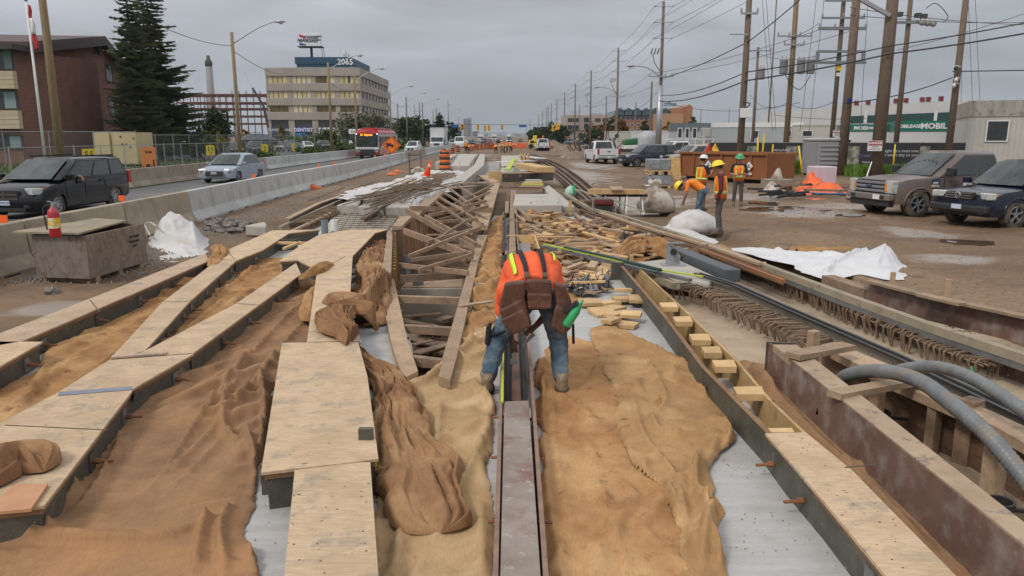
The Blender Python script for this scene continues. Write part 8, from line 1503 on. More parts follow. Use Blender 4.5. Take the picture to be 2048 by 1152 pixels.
cloth('bulk_bag','big slumped white bulk bag beside the crate',WP([(288,500),(300,470),(330,455),(385,450),(420,470),(430,495),(405,512),(350,525),(305,522)],0),.0,TARP,'bag',.03,60,.012,1.8,[cr([(330,470),(350,490),(380,515)],.1,.05),cr([(300,500),(330,480),(390,470)],.07,.05),cr([(380,460),(390,490),(400,515)],.06,.05)],bumps=[(P(350,488).x,P(350,488).y,.75,.66),(P(392,498).x,P(392,498).y,.45,.2)],edge=.42,seed=61,rag=.01)
m=MB().tube(smooth_line([P(300,470,.3),P(290,450,.35),P(300,445,.45),P(312,452,.5)]),.018,5); one('bag_strap',m,TARP,'loose white lifting strap at the left of the big bag','strap')
# tied white bag, work bag, long white sheet
def sack(label,px,py,w_,h_,seed,tie=True,mat=TARP):
 c=P(px,py); rs=random.Random(seed); rg=[]; n=36
 prof=[(.0,.8),(.08,1.02),(.25,1.05),(.45,.9),(.62,.62),(.74,.34),(.80,.22),(.88,.3),(.96,.36),(1.0,.25)] if tie else [(.0,.85),(.1,1.05),(.35,1.05),(.65,.85),(.85,.55),(1.,.2)]
 for h,r in prof:
  ring=[]
  for j in range(n):
   a=2*PI*j/n; f=1+.22*(float(ridge(np.array([math.cos(a)*2.3+seed]),np.array([math.sin(a)*2.3+h*1.6]),seed)[0])-.5)*(1.2 if h>.5 else .9)+.10*(float(vn(math.cos(a)*6+3,math.sin(a)*6+h*9,seed))-.5); ring.append(c+Vector((math.cos(a)*w_*r*f-.12*w_*h,math.sin(a)*w_*.8*r*f,h_*h*(1+.06*math.sin(a*3)))))
  rg.append(ring)
 return one('bulk_bag',MB().loft(rg),mat,label,'bag',smooth=True)
BAGD=M('dirty_bag',(.52,.48,.42),(.38,.33,.27),.7,2.5,c3=(.19,.14,.10),m3=(.48,.62),s3=1.6,bump=.3,bscale=10)
sack('big dirty white bag tied at the neck beside the sawhorses',1312,424,.62,1.0,5,mat=BAGD); sack('white bag the bending worker is reaching into',1392,464,.62,.55,9,False); sack('small pale bag lying by the pallet of wire',1716,400,.4,.4,12,False,BAGD)
cloth('plastic_sheet','narrow white sheet strip along the curb below the bending worker',WP([(1322,455),(1360,450),(1400,468),(1440,485),(1420,494),(1370,478)],.1),.12,TARP,'sheet',.05,-40,.03,2,[],seed=62,edge=.15)
cloth('plastic_sheet','long white plastic sheet lying on the dirt, bunched at its right end',WP([(1452,497),(1500,494),(1560,499),(1640,506),(1700,515),(1745,505),(1800,512),(1815,535),(1812,560),(1775,560),(1720,548),(1660,562),(1600,545),(1585,530),(1520,515)],.02),.02,M('white_sheet',(.62,.62,.63),(.54,.54,.55),.45,2,bump=.2,bscale=10),'sheet',.025,-20,.025,2.2,[cr([(1500,500),(1600,515),(1700,525)],.1,.08),cr([(1640,555),(1700,530),(1750,520)],.1,.1),cr([(1750,545),(1765,530),(1775,515)],.12,.06)],bumps=[(P(1782,532).x,P(1782,532).y,.55,.3),(P(1690,535).x,P(1690,535).y,.9,.14)],edge=.38,seed=63,rag=.02)
cloth('straw_patch','flat tan mat on the dirt behind the long white sheet',WP([(1560,502),(1600,494),(1680,492),(1740,500),(1730,508),(1640,506)],0),.0,BURL,'mat',.08,0,.03,1.5,seed=64)
# drums, cones, reflectors
OD=flat('drum_orange',(.75,.16,.03),.5)
def drum(label,x,y,z=0,s=1.,group=None):
 t=thing('traffic_drum',label,'traffic drum',(x,y,z),0,group)
 for i,(z0,z1,r0,r1,m_) in enumerate([(.1,.28,.29,.285,OD),(.28,.42,.28,.275,BLACKP),(.42,.56,.275,.27,OD),(.56,.7,.262,.258,BLACKP),(.7,.84,.258,.255,OD),(.84,.95,.245,.24,BLACKP),(.95,1.02,.24,.22,OD)]): obj('band',MB().lathe([(r0,z0),(r0,z1-.005),(r1,z1)],n=18),m_,t,True,local=True)
 obj('rubber_base',MB().lathe([(.42,0),(.42,.05),(.31,.1),(.30,.12)],n=16),BLACK,t,local=True); obj('top_handle',MB().lathe([(.2,1.02),(.08,1.04),(.06,1.1)],n=12),BLACKP,t,local=True); t.scale=(s,s,s); return t
dp=P(890,340,.45); d0=drum('nearest orange and black striped drum, standing on the rebar',dp.x,dp.y,.4,1.15)
for i,(px,py) in enumerate([(886,318),(905,312),(916,304),(955,299),(963,299),(970,298),(977,298),(983,298),(987,298),(950,300),(1103,305),(1095,295),(1090,292),(943,302),(934,300)]):
 p=P(px,py); dup(d0,(p.x,p.y,0),0,['striped drum just behind the nearest one','third striped drum from the nearest','striped drum at the head of the far slab','first striped drum of the row across the road','second striped drum of the row across the road','third striped drum of the row','fourth striped drum of the row','fifth striped drum of the row','last striped drum of the row','striped drum left of the row','striped drum near the earth heaps on the right','farther striped drum by the right earth heaps','farthest striped drum on the right','striped drum beside the left crew','striped drum behind the left crew'][i],'orange and black striped drums',(1,1,1))
q=P(853,352,.55); t=thing('traffic_cone','bright orange traffic cone tilted on the rebar pile','traffic cone',tuple(q)); tl=Matrix.Rotation(.3,3,'Y');
for nm,pr,m_ in (('cone_body',[(.17,.03),(.03,.72),(.025,.74)],flat('cone_orange',(.95,.10,.02),.45)),('cone_base',[(.22,0),(.22,.03),(.16,.04)],flat('cone_orange',(.95,.10,.02),.45)),('collar',[(.098,.42),(.068,.56)],flat('cone_collar',(.9,.35,.2),.4))): m=MB().lathe(pr,n=14); m.v=[tuple(tl@Vector(v)+q) for v in m.v]; obj(nm,m,m_,t,True)
for i,(bi,fr) in enumerate([(1,.93),(3,.1),(5,.85),(8,.5),(9,.4),(13,.2),(14,.5)]):
 if bi<len(NB): b=NB[bi]; c=b.location+Vector((-.1,(fr-.5)*3.6,.9)); t=thing('reflector','orange reflector flap on the '+ORD[bi]+' barrier of the near row','reflector',tuple(c),0,'orange reflectors on the near barriers'); obj('flap',MB().box((c.x,c.y,c.z+.06),(.14,.03,.15)),ORANGE,t); obj('foot',MB().box((c.x,c.y,c.z-.01),(.1,.08,.02)),BLACK,t)
# diamond sign on its stand
q=P(782,348,0); c=V(783,290.5,q.y); t=thing('construction_sign','orange diamond construction sign with a black truck symbol on a folding stand','sign',tuple(q)); h=V(783,271.5,q.y).z-c.z
o=obj('sign_face',MB().extr([c+Vector((0,0,h)),c+Vector((h*1.02,0,0)),c-Vector((0,0,h)),c-Vector((h*1.02,0,0))],(0,-.02,0)),flat('diamond_orange',(.92,.20,.02),.4),t); b_=.86; bo=MB()
pts=[c+Vector((0,-.025,h*b_)),c+Vector((h*b_,-.025,0)),c+Vector((0,-.025,-h*b_)),c+Vector((-h*b_,-.025,0))]
for i in range(4): bo.beam(pts[i],pts[(i+1)%4],.01,.03)
obj('border',bo,BLACKP,o); Y_=c.y-.03
obj('truck_symbol',join(MB().bx(c.x-.34,c.x-.02,Y_,Y_+.005,c.z-.06,c.z+.13),MB().bx(c.x-.02,c.x+.14,Y_,Y_+.005,c.z-.06,c.z+.05),*[MB().lathe([(.005,0),(.06,0),(.06,.004)],(x_,Y_,c.z-.09),'Y',10) for x_ in (c.x-.25,c.x+.05)],*[MB().bx(c.x+.22,c.x+.26,Y_,Y_+.005,c.z-.3+.12*k,c.z-.23+.12*k) for k in range(5)]),BLACKP,o)
obj('stand_leg',join(MB().beam(c-Vector((.25,-.05,h*.6)),Vector((q.x-.15,q.y,0)),.05,.05),MB().beam(c+Vector((.6,.1,-h*.6)),Vector((q.x+.65,q.y+.3,0)),.05,.05)),GREYM,t)
x=q.x+1.2; t=thing('saw_rack','empty steel rack frame standing beside the diamond sign','rack',(x,q.y,0)); obj('frame_bar',join(*[MB().beam((x+a,q.y,0),(x+a,q.y,1.35),.05,.05) for a in (0,.75)],MB().beam((x,q.y,1.2),(x+.75,q.y,1.2),.05,.05),MB().beam((x,q.y,.35),(x+.75,q.y,.35),.05,.05)),FASC,t)
for i,(px,py,lb) in enumerate([(797,345,'orange sandbag at the foot of the diamond sign'),(628,378,'orange cloth scrap lying at the foot of a near barrier'),(785,350,'second orange sandbag left of the sign foot')]): p=P(px,py); m=roll([(p.x-.35,p.y),(p.x,p.y+.05),(p.x+.35,p.y)],[.15,.22,.15],[.1,.2,.1],.0,seed=70+i); one('sandbag',m,flat('sandbag_orange',(.65,.16,.05),.7),lb,'sandbag',smooth=True)
sack('dirty white sack on the gravel left of the cone',838,348,.45,.45,15,False,BAGD)
# sawhorses with planks
p=P(1228,428); t=thing('sawhorse','steel sawhorses carrying two thick timbers','sawhorse',tuple(p)); zt=V(0,383,p.y).z
for dx in (-.05,.62):
 for s in (-1,1): obj('leg',MB().beam((p.x+dx*1.0-.3,p.y+s*.28-.1,0),(p.x+dx-.25,p.y-.1+s*.05,zt-.12),.035,.035),WHITE if dx>0 else GREYM,t); obj('leg',MB().beam((p.x+dx+.3-.05,p.y+s*.28,0),(p.x+dx+.22,p.y+s*.05,zt-.12),.035,.035),WHITE if dx>0 else GREYM,t)
 obj('top_bar',MB().bx(p.x+dx-.35,p.x+dx+.4,p.y-.1,p.y+.1,zt-.16,zt-.08),FASC,t)
one('sawn_timber',MB().beam((p.x-.85,p.y-.12,zt+.0),(p.x+.9,p.y-.2,zt+.0),.12,.14),LUMN,'thick timber lying across the sawhorses, nearer one','timber'); one('sawn_timber',MB().beam((p.x-.75,p.y+.1,zt+.03),(p.x+.85,p.y+.2,zt-.0),.12,.12),LUMN,'second timber behind it on the sawhorses','timber'); one('board',MB().box((p.x+.05,p.y-.05,zt+.1),(.38,.5,.03),m=Matrix.Rotation(.15,3,'X')),LUM,'small board resting on the sawhorse timbers','board')
p=P(1208,432); t=thing('generator','small dark generator behind the sawhorse legs','generator',tuple(p)); obj('tank',MB().bx(p.x-.3,p.x+.3,p.y,p.y+.35,.32,.5),flat('dark_red_tank',(.15,.02,.02),.4),t,bevel=.05); obj('engine',MB().bx(p.x-.25,p.x+.25,p.y+.02,p.y+.33,.05,.31).lathe([(.02,0),(.12,-.02),(.12,.04)],(p.x+.08,p.y,.2),'Y',12),BLACKP,t,sep=False); obj('frame',join(*[MB().beam((p.x+a,p.y-.03,0),(p.x+a,p.y-.03,.55),.03,.03) for a in(-.35,.35)],MB().beam((p.x-.35,p.y-.03,.55),(p.x+.35,p.y-.03,.55),.03,.03)),GREYM,t)
sack('pale green plastic bag on the slab by the survey pole',1142,392,.24,.4,17,False,M('green_bag',(.25,.48,.36),(.45,.58,.5),.4,5));
def bottle(label,p,s=1.,mat=None,tilt=0): m=MB().lathe([(.001,0),(.045,.01),(.05,.03),(.05,.2),(.03,.27),(.016,.31),(.016,.34),(.001,.34)],n=12); r=Matrix.Rotation(tilt,3,'Y'); m.v=[tuple(r@Vector(v)*s+Vector(p)) for v in m.v]; return one('plastic_bottle',m,mat or M('green_bottle',(.03,.38,.13),(.02,.28,.09),.1,4,spec=.8),label,'bottle',smooth=True)
bottle('green drink bottle standing beside the pale green bag',P(1148,388,.35),1.1); bottle('small green bottle standing on the drain behind the second hose',P(1940,762,.16),.42)
# pallets of grey blocks, buckets, wire pile
p0=P(1300,378); t=thing('block_pallet','two stacked pallets of grey wrapped blocks by the leaning board','pallet',tuple(p0)); x0=V(1296,340,p0.y).x; x1=V(1343,340,p0.y).x
for i,(a,b) in enumerate([(.18,.62),(.86,1.35)]): obj('wrapped_blocks',MB().bx(x0+.05,x1-.02*i,p0.y,p0.y+1.1,a,b),M('wrapped_grey',(.24,.25,.26),(.16,.17,.18),.4,3,c3=(.4,.41,.42),m3=(.5,.7),s3=5),t,bevel=.03); obj('pallet_deck',join(*[MB().bx(x0+.05+q*(x1-x0-.2)/2,x0+.17+q*(x1-x0-.2)/2,p0.y-.03,p0.y+1.1,(0,.64)[i],(.12,.8)[i]) for q in range(3)],MB().bx(x0,x1,p0.y-.03,p0.y+1.1,(.125,.805)[i],(.165,.85)[i])),LUMN,t)
for i,px in enumerate((1299,1308)): p=P(px,352+2,0); p=Vector((V(px,350,31).x,31,0)); t=thing('bucket',['left','right'][i]+' white plastic bucket at the foot of the block pallets','bucket',tuple(p)); obj('bucket_body',MB().lathe([(.13,0),(.16,.4),(.17,.4),(.17,.43)],p,n=14),WHITE,t,True); obj('label_panel',MB().lathe([(.152,.12),(.162,.28)],p,n=14,cap=False),YEL if i else GREYM,t)
a=P(1515,396); b=P(1740,400); rs=random.Random(21)
t=thing('timber_pile','low pile of old timbers and pallets under the orange tarpaulin','timber pile',tuple(P(1620,392)))
for i in range(30): p=P(rs.uniform(1535,1740),rs.uniform(382,396),0); q=p+Vector((rs.uniform(-1.4,1.4),rs.uniform(-.5,.5),0)); z=.05+rs.random()*.35; obj('old_timber',MB().beam(p+up*z,q+up*(z+rs.uniform(-.05,.05)),.12,.09),LUMW if i%3 else flat('old_dark_timber',(.06,.05,.045),.9),t)
cloth('orange_tarpaulin','crumpled bright orange tarpaulin thrown over the timber pile',WP([(1577,385),(1610,372),(1650,376),(1690,380),(1690,392),(1640,400),(1618,398),(1590,390)],.0),.0,M('orange_tarp',(.85,.15,.03),(.70,.11,.02),.5,3),'tarpaulin',.05,10,.07,1.4,bumps=[(P(1620,380).x,P(1620,380).y,.7,.75),(P(1665,388).x,P(1665,388).y,.9,.42)],edge=.5,seed=65,rag=.12)
p=P(1655,378,0); one('foam_block',MB().bx(V(1630,370,34).x,V(1672,370,34).x,34,35.1,.3,1.05),M('pink_foam',(.56,.46,.52),(.50,.42,.47),.7,2),'pale pink foam block stack behind the orange tarpaulin','foam block',bevel=.04)
p=P(1530,385); cloth('sheet_cover','grubby white cover peaked over blocks right of the dumpsters',WP([(1518,384),(1530,372),(1570,370),(1578,382),(1570,388),(1525,390)],.0),.0,BAGD,'sheet',.05,0,.06,1.3,bumps=[(P(1558,380).x,P(1558,380).y,.7,.85),(P(1538,384).x,P(1538,384).y,.6,.45)],edge=.5,seed=66)
one('block_stack',MB().bx(V(1527,370,34).x,V(1577,370,34).x,33.5,34.4,.05,.5),M('tan_block',(.30,.255,.20),(.24,.20,.155),.85,3),'row of tan blocks under the grubby white cover','blocks');
t=thing('mesh_bundle','dark bundle of wire and rubber below the tan blocks','bundle',tuple(P(1540,402)))
for i in range(14): p=P(rs.uniform(1510,1580),rs.uniform(396,402),0); obj('dark_strip',MB().beam(p+up*(.1+.25*rs.random()),p+Vector((rs.uniform(.4,1),rs.uniform(-.2,.2),.1+.25*rs.random())),.1,.08),BLACKP,t)
one('blue_pallet',MB().box((V(1655,395,31).x,31,.1),(1.3,1,.03)).box((V(1655,395,31).x,30.6,.05),(1.3,.1,.08)).box((V(1655,395,31).x,31.4,.05),(1.3,.1,.08)),flat('pallet_blue',(.06,.13,.22),.7),'faded blue pallet in front of the orange tarpaulin','pallet')
one('sign_lath',MB().beam(P(1720,393,.0),P(1740,360,0)+up*1.0,.05,.03),WHITE,'thin pale lath leaning below the DANGER sign','lath')
# racks of formwork, earth heaps and far orange things
for j,px in enumerate((1160,1218)):
 p=P(px,318); rs=random.Random(j); t=thing('timber_rack',['tangled rack of stacked formwork left of the white pickup','tangled rack of stacked formwork right of the white pickup'][j],'rack',tuple(p))
 for i in range(34): q=Vector((p.x+rs.uniform(-1,1),p.y+rs.uniform(0,3),rs.uniform(.1,2.3))); obj('rack_piece',MB().beam(q,q+Vector((rs.uniform(-1.2,1.2),rs.uniform(-.3,.3),rs.uniform(-.15,.15) if i%3 else 1.)),.09,.09),[FASC,LUMW,GREYM][i%3],t)
for i,(px,py,w_,h_,lb) in enumerate([(1130,312,2.6,1.3,'earth heap left of the formwork racks'),(1100,300,4,1.5,'farther earth heap behind the right drums'),(1150,318,2.4,.8,'low earth bank in front of the racks'),(1240,302,4,1.2,'sandy heap behind the navy SUV'),(1075,290,6,1.3,'farthest earth heap on the right')]):
 p=P(px,py); m=MB(); rg=[]
 for q,hh in ((1,-.1),(.8,.25),(.55,.62),(.3,.9),(.08,1)): rg.append([p+Vector((math.cos(a)*w_*q*(.8+.4*float(vn(math.cos(a)*2+9,math.sin(a)*2+q*2,i))),math.sin(a)*w_*1.2*q,h_*hh*(.8+.4*float(vn(math.cos(a)*3+4,math.sin(a)*3+q*3,i+5))))) for a in [2*PI*k/26 for k in range(26)]])
 m.loft(rg); setting('earth_heap',m,M('heap_dirt',(.21,.155,.11),(.14,.10,.07),.9,1.2,bump=.6,c3=(.30,.27,.24),m3=(.55,.7),s3=1.5),True,lb)
for i,(x0,x1,py,Y,lb) in enumerate([(1025,1053,288,150,'low orange water filled barrier across the far road'),(738,788,312,86,'orange plastic fence beside the front of the bus'),(1058,1074,290,140,'yellow site machine far down the dirt road'),(1080,1088,288,160,'orange machine right of the yellow one')]):
 xa,xb=V(x0,py,Y).x,V(x1,py,Y).x; t=thing('site_barrier' if i<2 else 'site_machine',lb,'barrier' if i<2 else 'machine',((xa+xb)/2,Y,0)); m_=flat('barrier_orange',(.75,.13,.03),.6) if i!=2 else YEL
 if i==1: Y=104; xa,xb=V(x0-6,py,Y).x,V(x0+30,py,Y).x
 k=max(2,int((xb-xa)/1.2));
 for q in range(k): a=xa+(xb-xa)*q/k; obj('section',MB().bx(a+.03,a+(xb-xa)/k-.03,Y,Y+.4,.05,1.05 if i<2 else 1.7+.8*(q%2)),m_,t,bevel=.08)
 if i>1: obj('wheel',MB().lathe([(.2,-.2),(.5,-.2),(.5,.2)],(xa+.4,Y-.1,.5),'Y',10),BLACK,t); obj('window',MB().bx(xa+.2,xa+.9,Y-.03,Y,1.1,1.6),GLASS,t)
# shop sign board and parked van roof
a=V(697,258,125); b=V(728,268,125); t=thing('shop_sign','white Hawthorne sign board on dark posts left of the bus','sign',((a.x+b.x)/2,125,0)); bo=obj('board',MB().bx(a.x,b.x,125,125.3,b.z,a.z),WHITE,t,bevel=.04); text('lettering','hawthorne',.42,((a.x+b.x)/2,124.95,(a.z+b.z)/2),face_cam(),flat('ink',(.03,.04,.08),.6),bo); obj('under_panel',MB().bx(a.x,b.x,125.05,125.25,V(0,280,125).z,b.z-.05),M('panel_olive',(.06,.06,.045),(.05,.05,.04),.6,2),t)
for s in (a.x+.1,b.x-.1): obj('post',MB().bx(s-.08,s+.08,125,125.2,0,b.z),FASC,t)
one('notice_board',MB().bx(V(698,282,118).x,V(706,282,118).x,118,118.1,V(0,293,118).z,V(0,281,118).z),WHITE,'small white notice on the fence below the sign board','notice')
for i,(px,py,s_) in enumerate([(1413,300,1),(1427,298,1)]): p=V(px,py,51); m=roll([(p.x-.35,p.y-.6),(p.x,p.y-.6),(p.x+.3,p.y-.6)],[.1,.2,.1],[.3,.9,.3],p.z-.5,seed=90+i); one('hung_vest',m,[flat('vest_red',(.5,.03,.02),.7),flat('vest_yellow',(.75,.45,.03),.7)][i],['red jacket hung on the fence above the dumpster','yellow vest hung beside the red jacket'][i],'vest',smooth=True)
# ================================================================ PEOPLE
SKIN=M('skin',(.36,.19,.125),(.30,.15,.10),.6,8); SKIND=M('skin_tanned',(.19,.09,.055),(.15,.07,.042),.6,8)
DEN=M('denim',(.075,.125,.175),(.045,.08,.12),.9,7,bump=.4,bscale=25,c3=(.15,.20,.235),m3=(.5,.68),s3=5,grain=.25,gs=70); VOR=M('vest_orange',(.90,.20,.025),(.75,.15,.02),.7,5); LIMV=flat('vest_lime',(.62,.80,.08),.6); SIL=flat('reflective_tape',(.55,.58,.5),.35); BOOT=M('boot',(.15,.115,.08),(.09,.07,.055),.9,8)
def rm(o,v,it=4):
 m=o.modifiers.new('remesh','REMESH'); m.mode='VOXEL'; m.voxel_size=v; m.use_smooth_shade=True; s=o.modifiers.new('smooth','SMOOTH'); s.iterations=it; s.factor=.5; return o
def hand(m,w,d,side,curl=.6,s=1.):
 w=Vector(w); d=Vector(d).normalized(); a=d.cross(Vector((0,0,1)) if abs(d.z)<.9 else Vector((0,1,0))).normalized(); b=a.cross(d); p=w+d*.045*s; m.cap(w,w+d*.075*s,.026*s,.034*s,8)
 for k,l in enumerate((.068,.078,.072,.056)):
  r=w+d*.085*s+a*(.032-.021*k)*s; k1=r+d*l*.5*s+b*l*.15*curl; m.cap(r-d*.02,k1,.0095*s,.009*s,6,2); m.cap(k1,k1+(d*(1-curl)+b*curl*side).normalized()*l*.5*s,.009*s,.0075*s,6,2)
 r=w+d*.03*s+a*.035*s*side; m.cap(r,r+(d*.7+a*side*.7)*.045*s,.012*s,.010*s,6,2); r=r+(d*.7+a*side*.7)*.045*s; m.cap(r,r+(d+a*.1*side)*.03*s,.010*s,.008*s,6,2)
def person(label,loc,rz,J,shirt,pants,hat,vest=None,skin=SKIN,vx=.016,sleeve=1.,stripes=True,face_=True,group=None):
 """J: joints in local metres, facing +y. """
 t=thing('person',label,'person',loc,rz,group); g={k:Vector(v) for k,v in J.items()}; m=MB()
 hd=g['head']; f=g.get('look',Vector((0,1,0))).normalized(); u=(hd-g['neck']).normalized(); u=(u-f*u.dot(f)).normalized() if abs(u.dot(f))<.95 else Vector((0,0,1)); r=f.cross(u)
 m.ell([(hd+u*h,r*a,f*b) for h,a,b in((-.12,.03,.04),(-.10,.055,.065),(-.05,.07,.085),(.02,.077,.095),(.07,.072,.09),(.11,.045,.055))],14); m.ball(hd+f*.1-u*.02,(.015,.015,.02),6); m.cap(hd+f*.088-u*.065+r*.02,hd+f*.088-u*.065-r*.02,.009,.009,6,2)
 for s in(-1,1): m.ball(hd+r*s*.078-u*.01,(.015,.015,.03),6)
 m.cap(g['neck']-u*.05,hd-u*.06,.062,.055,10); m.cap(g['pel'],g['chest'],.10,.11,12); m.cap(g['chest'],g['neck'],.10,.06,12)
 for s,q in((-1,'L'),(1,'R')):
  m.cap(g['chest'],g['sh'+q],.06,.05,8); m.cap(g['sh'+q],g['el'+q],.045,.038,10); m.cap(g['el'+q],g['wr'+q],.038,.026,10); hand(m,g['wr'+q],g.get('ha'+q,g['wr'+q]*2-g['el'+q])-g['wr'+q],-s,.7); m.cap(g['pel'],g['hip'+q],.09,.08,8); m.cap(g['hip'+q],g['kn'+q],.07,.05,8); m.cap(g['kn'+q],g['an'+q],.048,.035,8)
 rm(obj('body',m,skin,t,True,local=True,sep=False),min(vx,.012),1)
 if face_:
  for s in(-1,1): obj('eye',MB().ball(hd+f*.088+r*s*.03+u*.012,.009,6),BLACK,t,local=True)
  obj('hair',MB().ell([(hd+u*h-f*.012,r*a,f*b) for h,a,b in((-.03,.078,.09),(.03,.084,.1),(.08,.078,.095),(.12,.045,.055))],12),flat('dark_hair',(.03,.02,.015),.8),t,True,local=True)
 m=MB(); pu=g['pel']; ax=(g['chest']-pu).normalized(); sd=(g['shR']-g['shL']).normalized(); fr=sd.cross(ax)*1.; m.ell([(pu-ax*.06,sd*.165,fr*.125),(pu+ax*.06,sd*.165,fr*.125),(pu.lerp(g['chest'],.6),sd*.175,fr*.13),(g['chest'],sd*.195,fr*.135),(g['chest'].lerp(g['neck'],.6),sd*.17,fr*.10),(g['neck'],sd*.07,fr*.07)],16)
 for q in 'LR':
  m.cap(g['sh'+q].lerp(g['chest'],.25),g['sh'+q],.08,.072,10); e=g['sh'+q].lerp(g['el'+q],min(1,sleeve)); m.cap(g['sh'+q],e,.070,.058,10)
  if sleeve>1: m.cap(g['el'+q],g['wr'+q].lerp(g['el'+q],.06),.054,.04,10)
 rm(obj('shirt',m,shirt,t,True,local=True,sep=False),vx)
 m=MB(); m.ell([(pu+ax*.05,sd*.16,fr*.12),(pu-ax*.06,sd*.175,fr*.135),(pu-ax*.14,sd*.17,fr*.13)],14)
 for q in 'LR': m.cap(g['hip'+q]+Vector((0,0,.02)),g['kn'+q],.098,.072,12); m.cap(g['kn'+q],g['an'+q],.07,.062,12)
 rm(obj('trousers',m,pants,t,True,local=True,sep=False),vx)
 for q in 'LR':
  a=g['an'+q]; d=g.get('toe'+q,Vector((0,1,0))).normalized(); obj('boot',MB().ell([(a-Vector((0,0,a.z-.01))+d*.06,Vector((d.y,-d.x,0))*.052,d*.14),(a-Vector((0,0,a.z-.05))+d*.06,Vector((d.y,-d.x,0))*.055,d*.145),(a-Vector((0,0,a.z-.09))+d*.02,Vector((d.y,-d.x,0))*.055,d*.09),(a+Vector((0,0,.08)),Vector((1,0,0))*.06,Vector((0,1,0))*.06)],14),BOOT,t,True,local=True)
 if vest:
  vo=obj('vest',MB().ell([(pu-ax*.07,sd*.185,fr*.15),(pu.lerp(g['chest'],.5),sd*.192,fr*.152),(g['chest'],sd*.205,fr*.158),(g['chest'].lerp(g['neck'],.55),sd*.17,fr*.125)],18),vest,t,True,local=True)
  if stripes:
   c=pu.lerp(g['chest'],.2); obj('tape_band',MB().ell([(c-ax*.035,sd*.194,fr*.158),(c+ax*.035,sd*.196,fr*.16)],18),LIMV,vo,True,local=True); obj('silver_band',MB().ell([(c-ax*.014,sd*.197,fr*.161),(c+ax*.014,sd*.199,fr*.163)],18),SIL,vo,True,local=True)
   for s in(-1,1):
    for k in(-1,1): obj('tape_strap',MB().beam(c+sd*s*.10+fr*k*.145,g['chest'].lerp(g['neck'],.5)+sd*s*.10+fr*k*.125,.05,.012) if abs(ax.z)>.5 else MB().beam(c+sd*s*.1+fr*k*.15,g['chest']+sd*s*.1+fr*k*.15,.05,.012),LIMV,vo,local=True)
 if hat:
  hc=hd+u*.055; obj('hard_hat',MB().ell([(hc+u*.0,r*.155,f*.185),(hc+u*.012,r*.15,f*.18),(hc+u*.014,r*.118,f*.142),(hc+u*.06,r*.112,f*.135),(hc+u*.10,r*.085,f*.105),(hc+u*.125,r*.035,f*.05)],18),hat,t,True,local=True)
 return t
POSE=dict(pel=(0,0,.95),chest=(0,.02,1.32),neck=(0,.02,1.48),head=(0,.05,1.63),shL=(-.19,.02,1.40),shR=(.19,.02,1.40),elL=(-.25,0,1.1),elR=(.25,0,1.1),wrL=(-.22,.1,.86),wrR=(.22,.1,.86),hipL=(-.09,0,.9),hipR=(.09,0,.9),knL=(-.11,.04,.5),knR=(.11,.03,.5),anL=(-.13,0,.1),anR=(.13,-.02,.1))
HY=flat('hat_yellow',(.88,.66,.02),.35); HW=flat('hat_white',(.75,.76,.76),.35); HG_=flat('hat_green',(.04,.36,.16),.35); MAR=M('maroon_cloth',(.13,.018,.025),(.09,.012,.02),.85,6); BLKC=flat('black_cloth',(.02,.02,.023),.85); GRP=M('grey_trousers',(.10,.09,.085),(.06,.055,.055),.9,6,bump=.3); BRP=M('brown_trousers',(.13,.09,.06),(.09,.06,.042),.9,6)
p=P(1437,472); person('worker in yellow hard hat, maroon sleeves and orange vest, standing in profile',(p.x,p.y,gz(p.x,p.y)),R(75),dict(POSE,head=(0,.09,1.61),look=(0,1,-.25),elR=(.23,-.03,1.12),wrR=(.2,.02,.88)),MAR,GRP,HY,VOR,sleeve=1.5)
p=P(1400,420); person('worker in white hard hat and orange vest, both hands raised to the chest',(p.x,p.y,0),R(-60),dict(POSE,elL=(-.27,.08,1.12),wrL=(-.1,.34,1.22),elR=(.26,.1,1.14),wrR=(.08,.36,1.25),look=(0,1,-.1)),BLKC,BRP,HW,VOR,sleeve=.7)
p=P(1474,412); person('worker in green hard hat, black shirt and orange vest, looking down',(p.x,p.y,0),R(165),dict(POSE,elL=(-.28,.05,1.1),wrL=(-.06,.28,1.12),elR=(.28,.05,1.12),wrR=(.08,.3,1.08),look=(0,1,-.35)),BLKC,GRP,HG_,VOR,sleeve=.8)
p=P(1397,446); person('worker in yellow hard hat and orange shirt bending over the white bag',(p.x,p.y,0),R(78),dict(pel=(0,-.08,.92),chest=(0,.24,1.14),neck=(0,.40,1.10),head=(0,.54,1.0),look=(0,.55,-.83),shL=(-.17,.33,1.12),shR=(.17,.33,1.12),elL=(-.2,.38,.84),elR=(.19,.36,.84),wrL=(-.12,.45,.6),wrR=(.12,.42,.6),hipL=(-.1,-.06,.88),hipR=(.1,-.06,.88),knL=(-.14,.04,.48),knR=(.13,-.0,.48),anL=(-.16,-.06,.1),anR=(.15,-.12,.1)),flat('shirt_orange',(.92,.25,.02),.8),DEN,HY,None,sleeve=.7)
far=person('distant crew member in orange, left one of the pair beside the drums',(P(932,306).x,P(932,306).y,0),R(30),POSE,VOR,BLKC,HW,VOR,vx=.03,sleeve=1.5,stripes=True,face_=False,group='distant crew in orange')
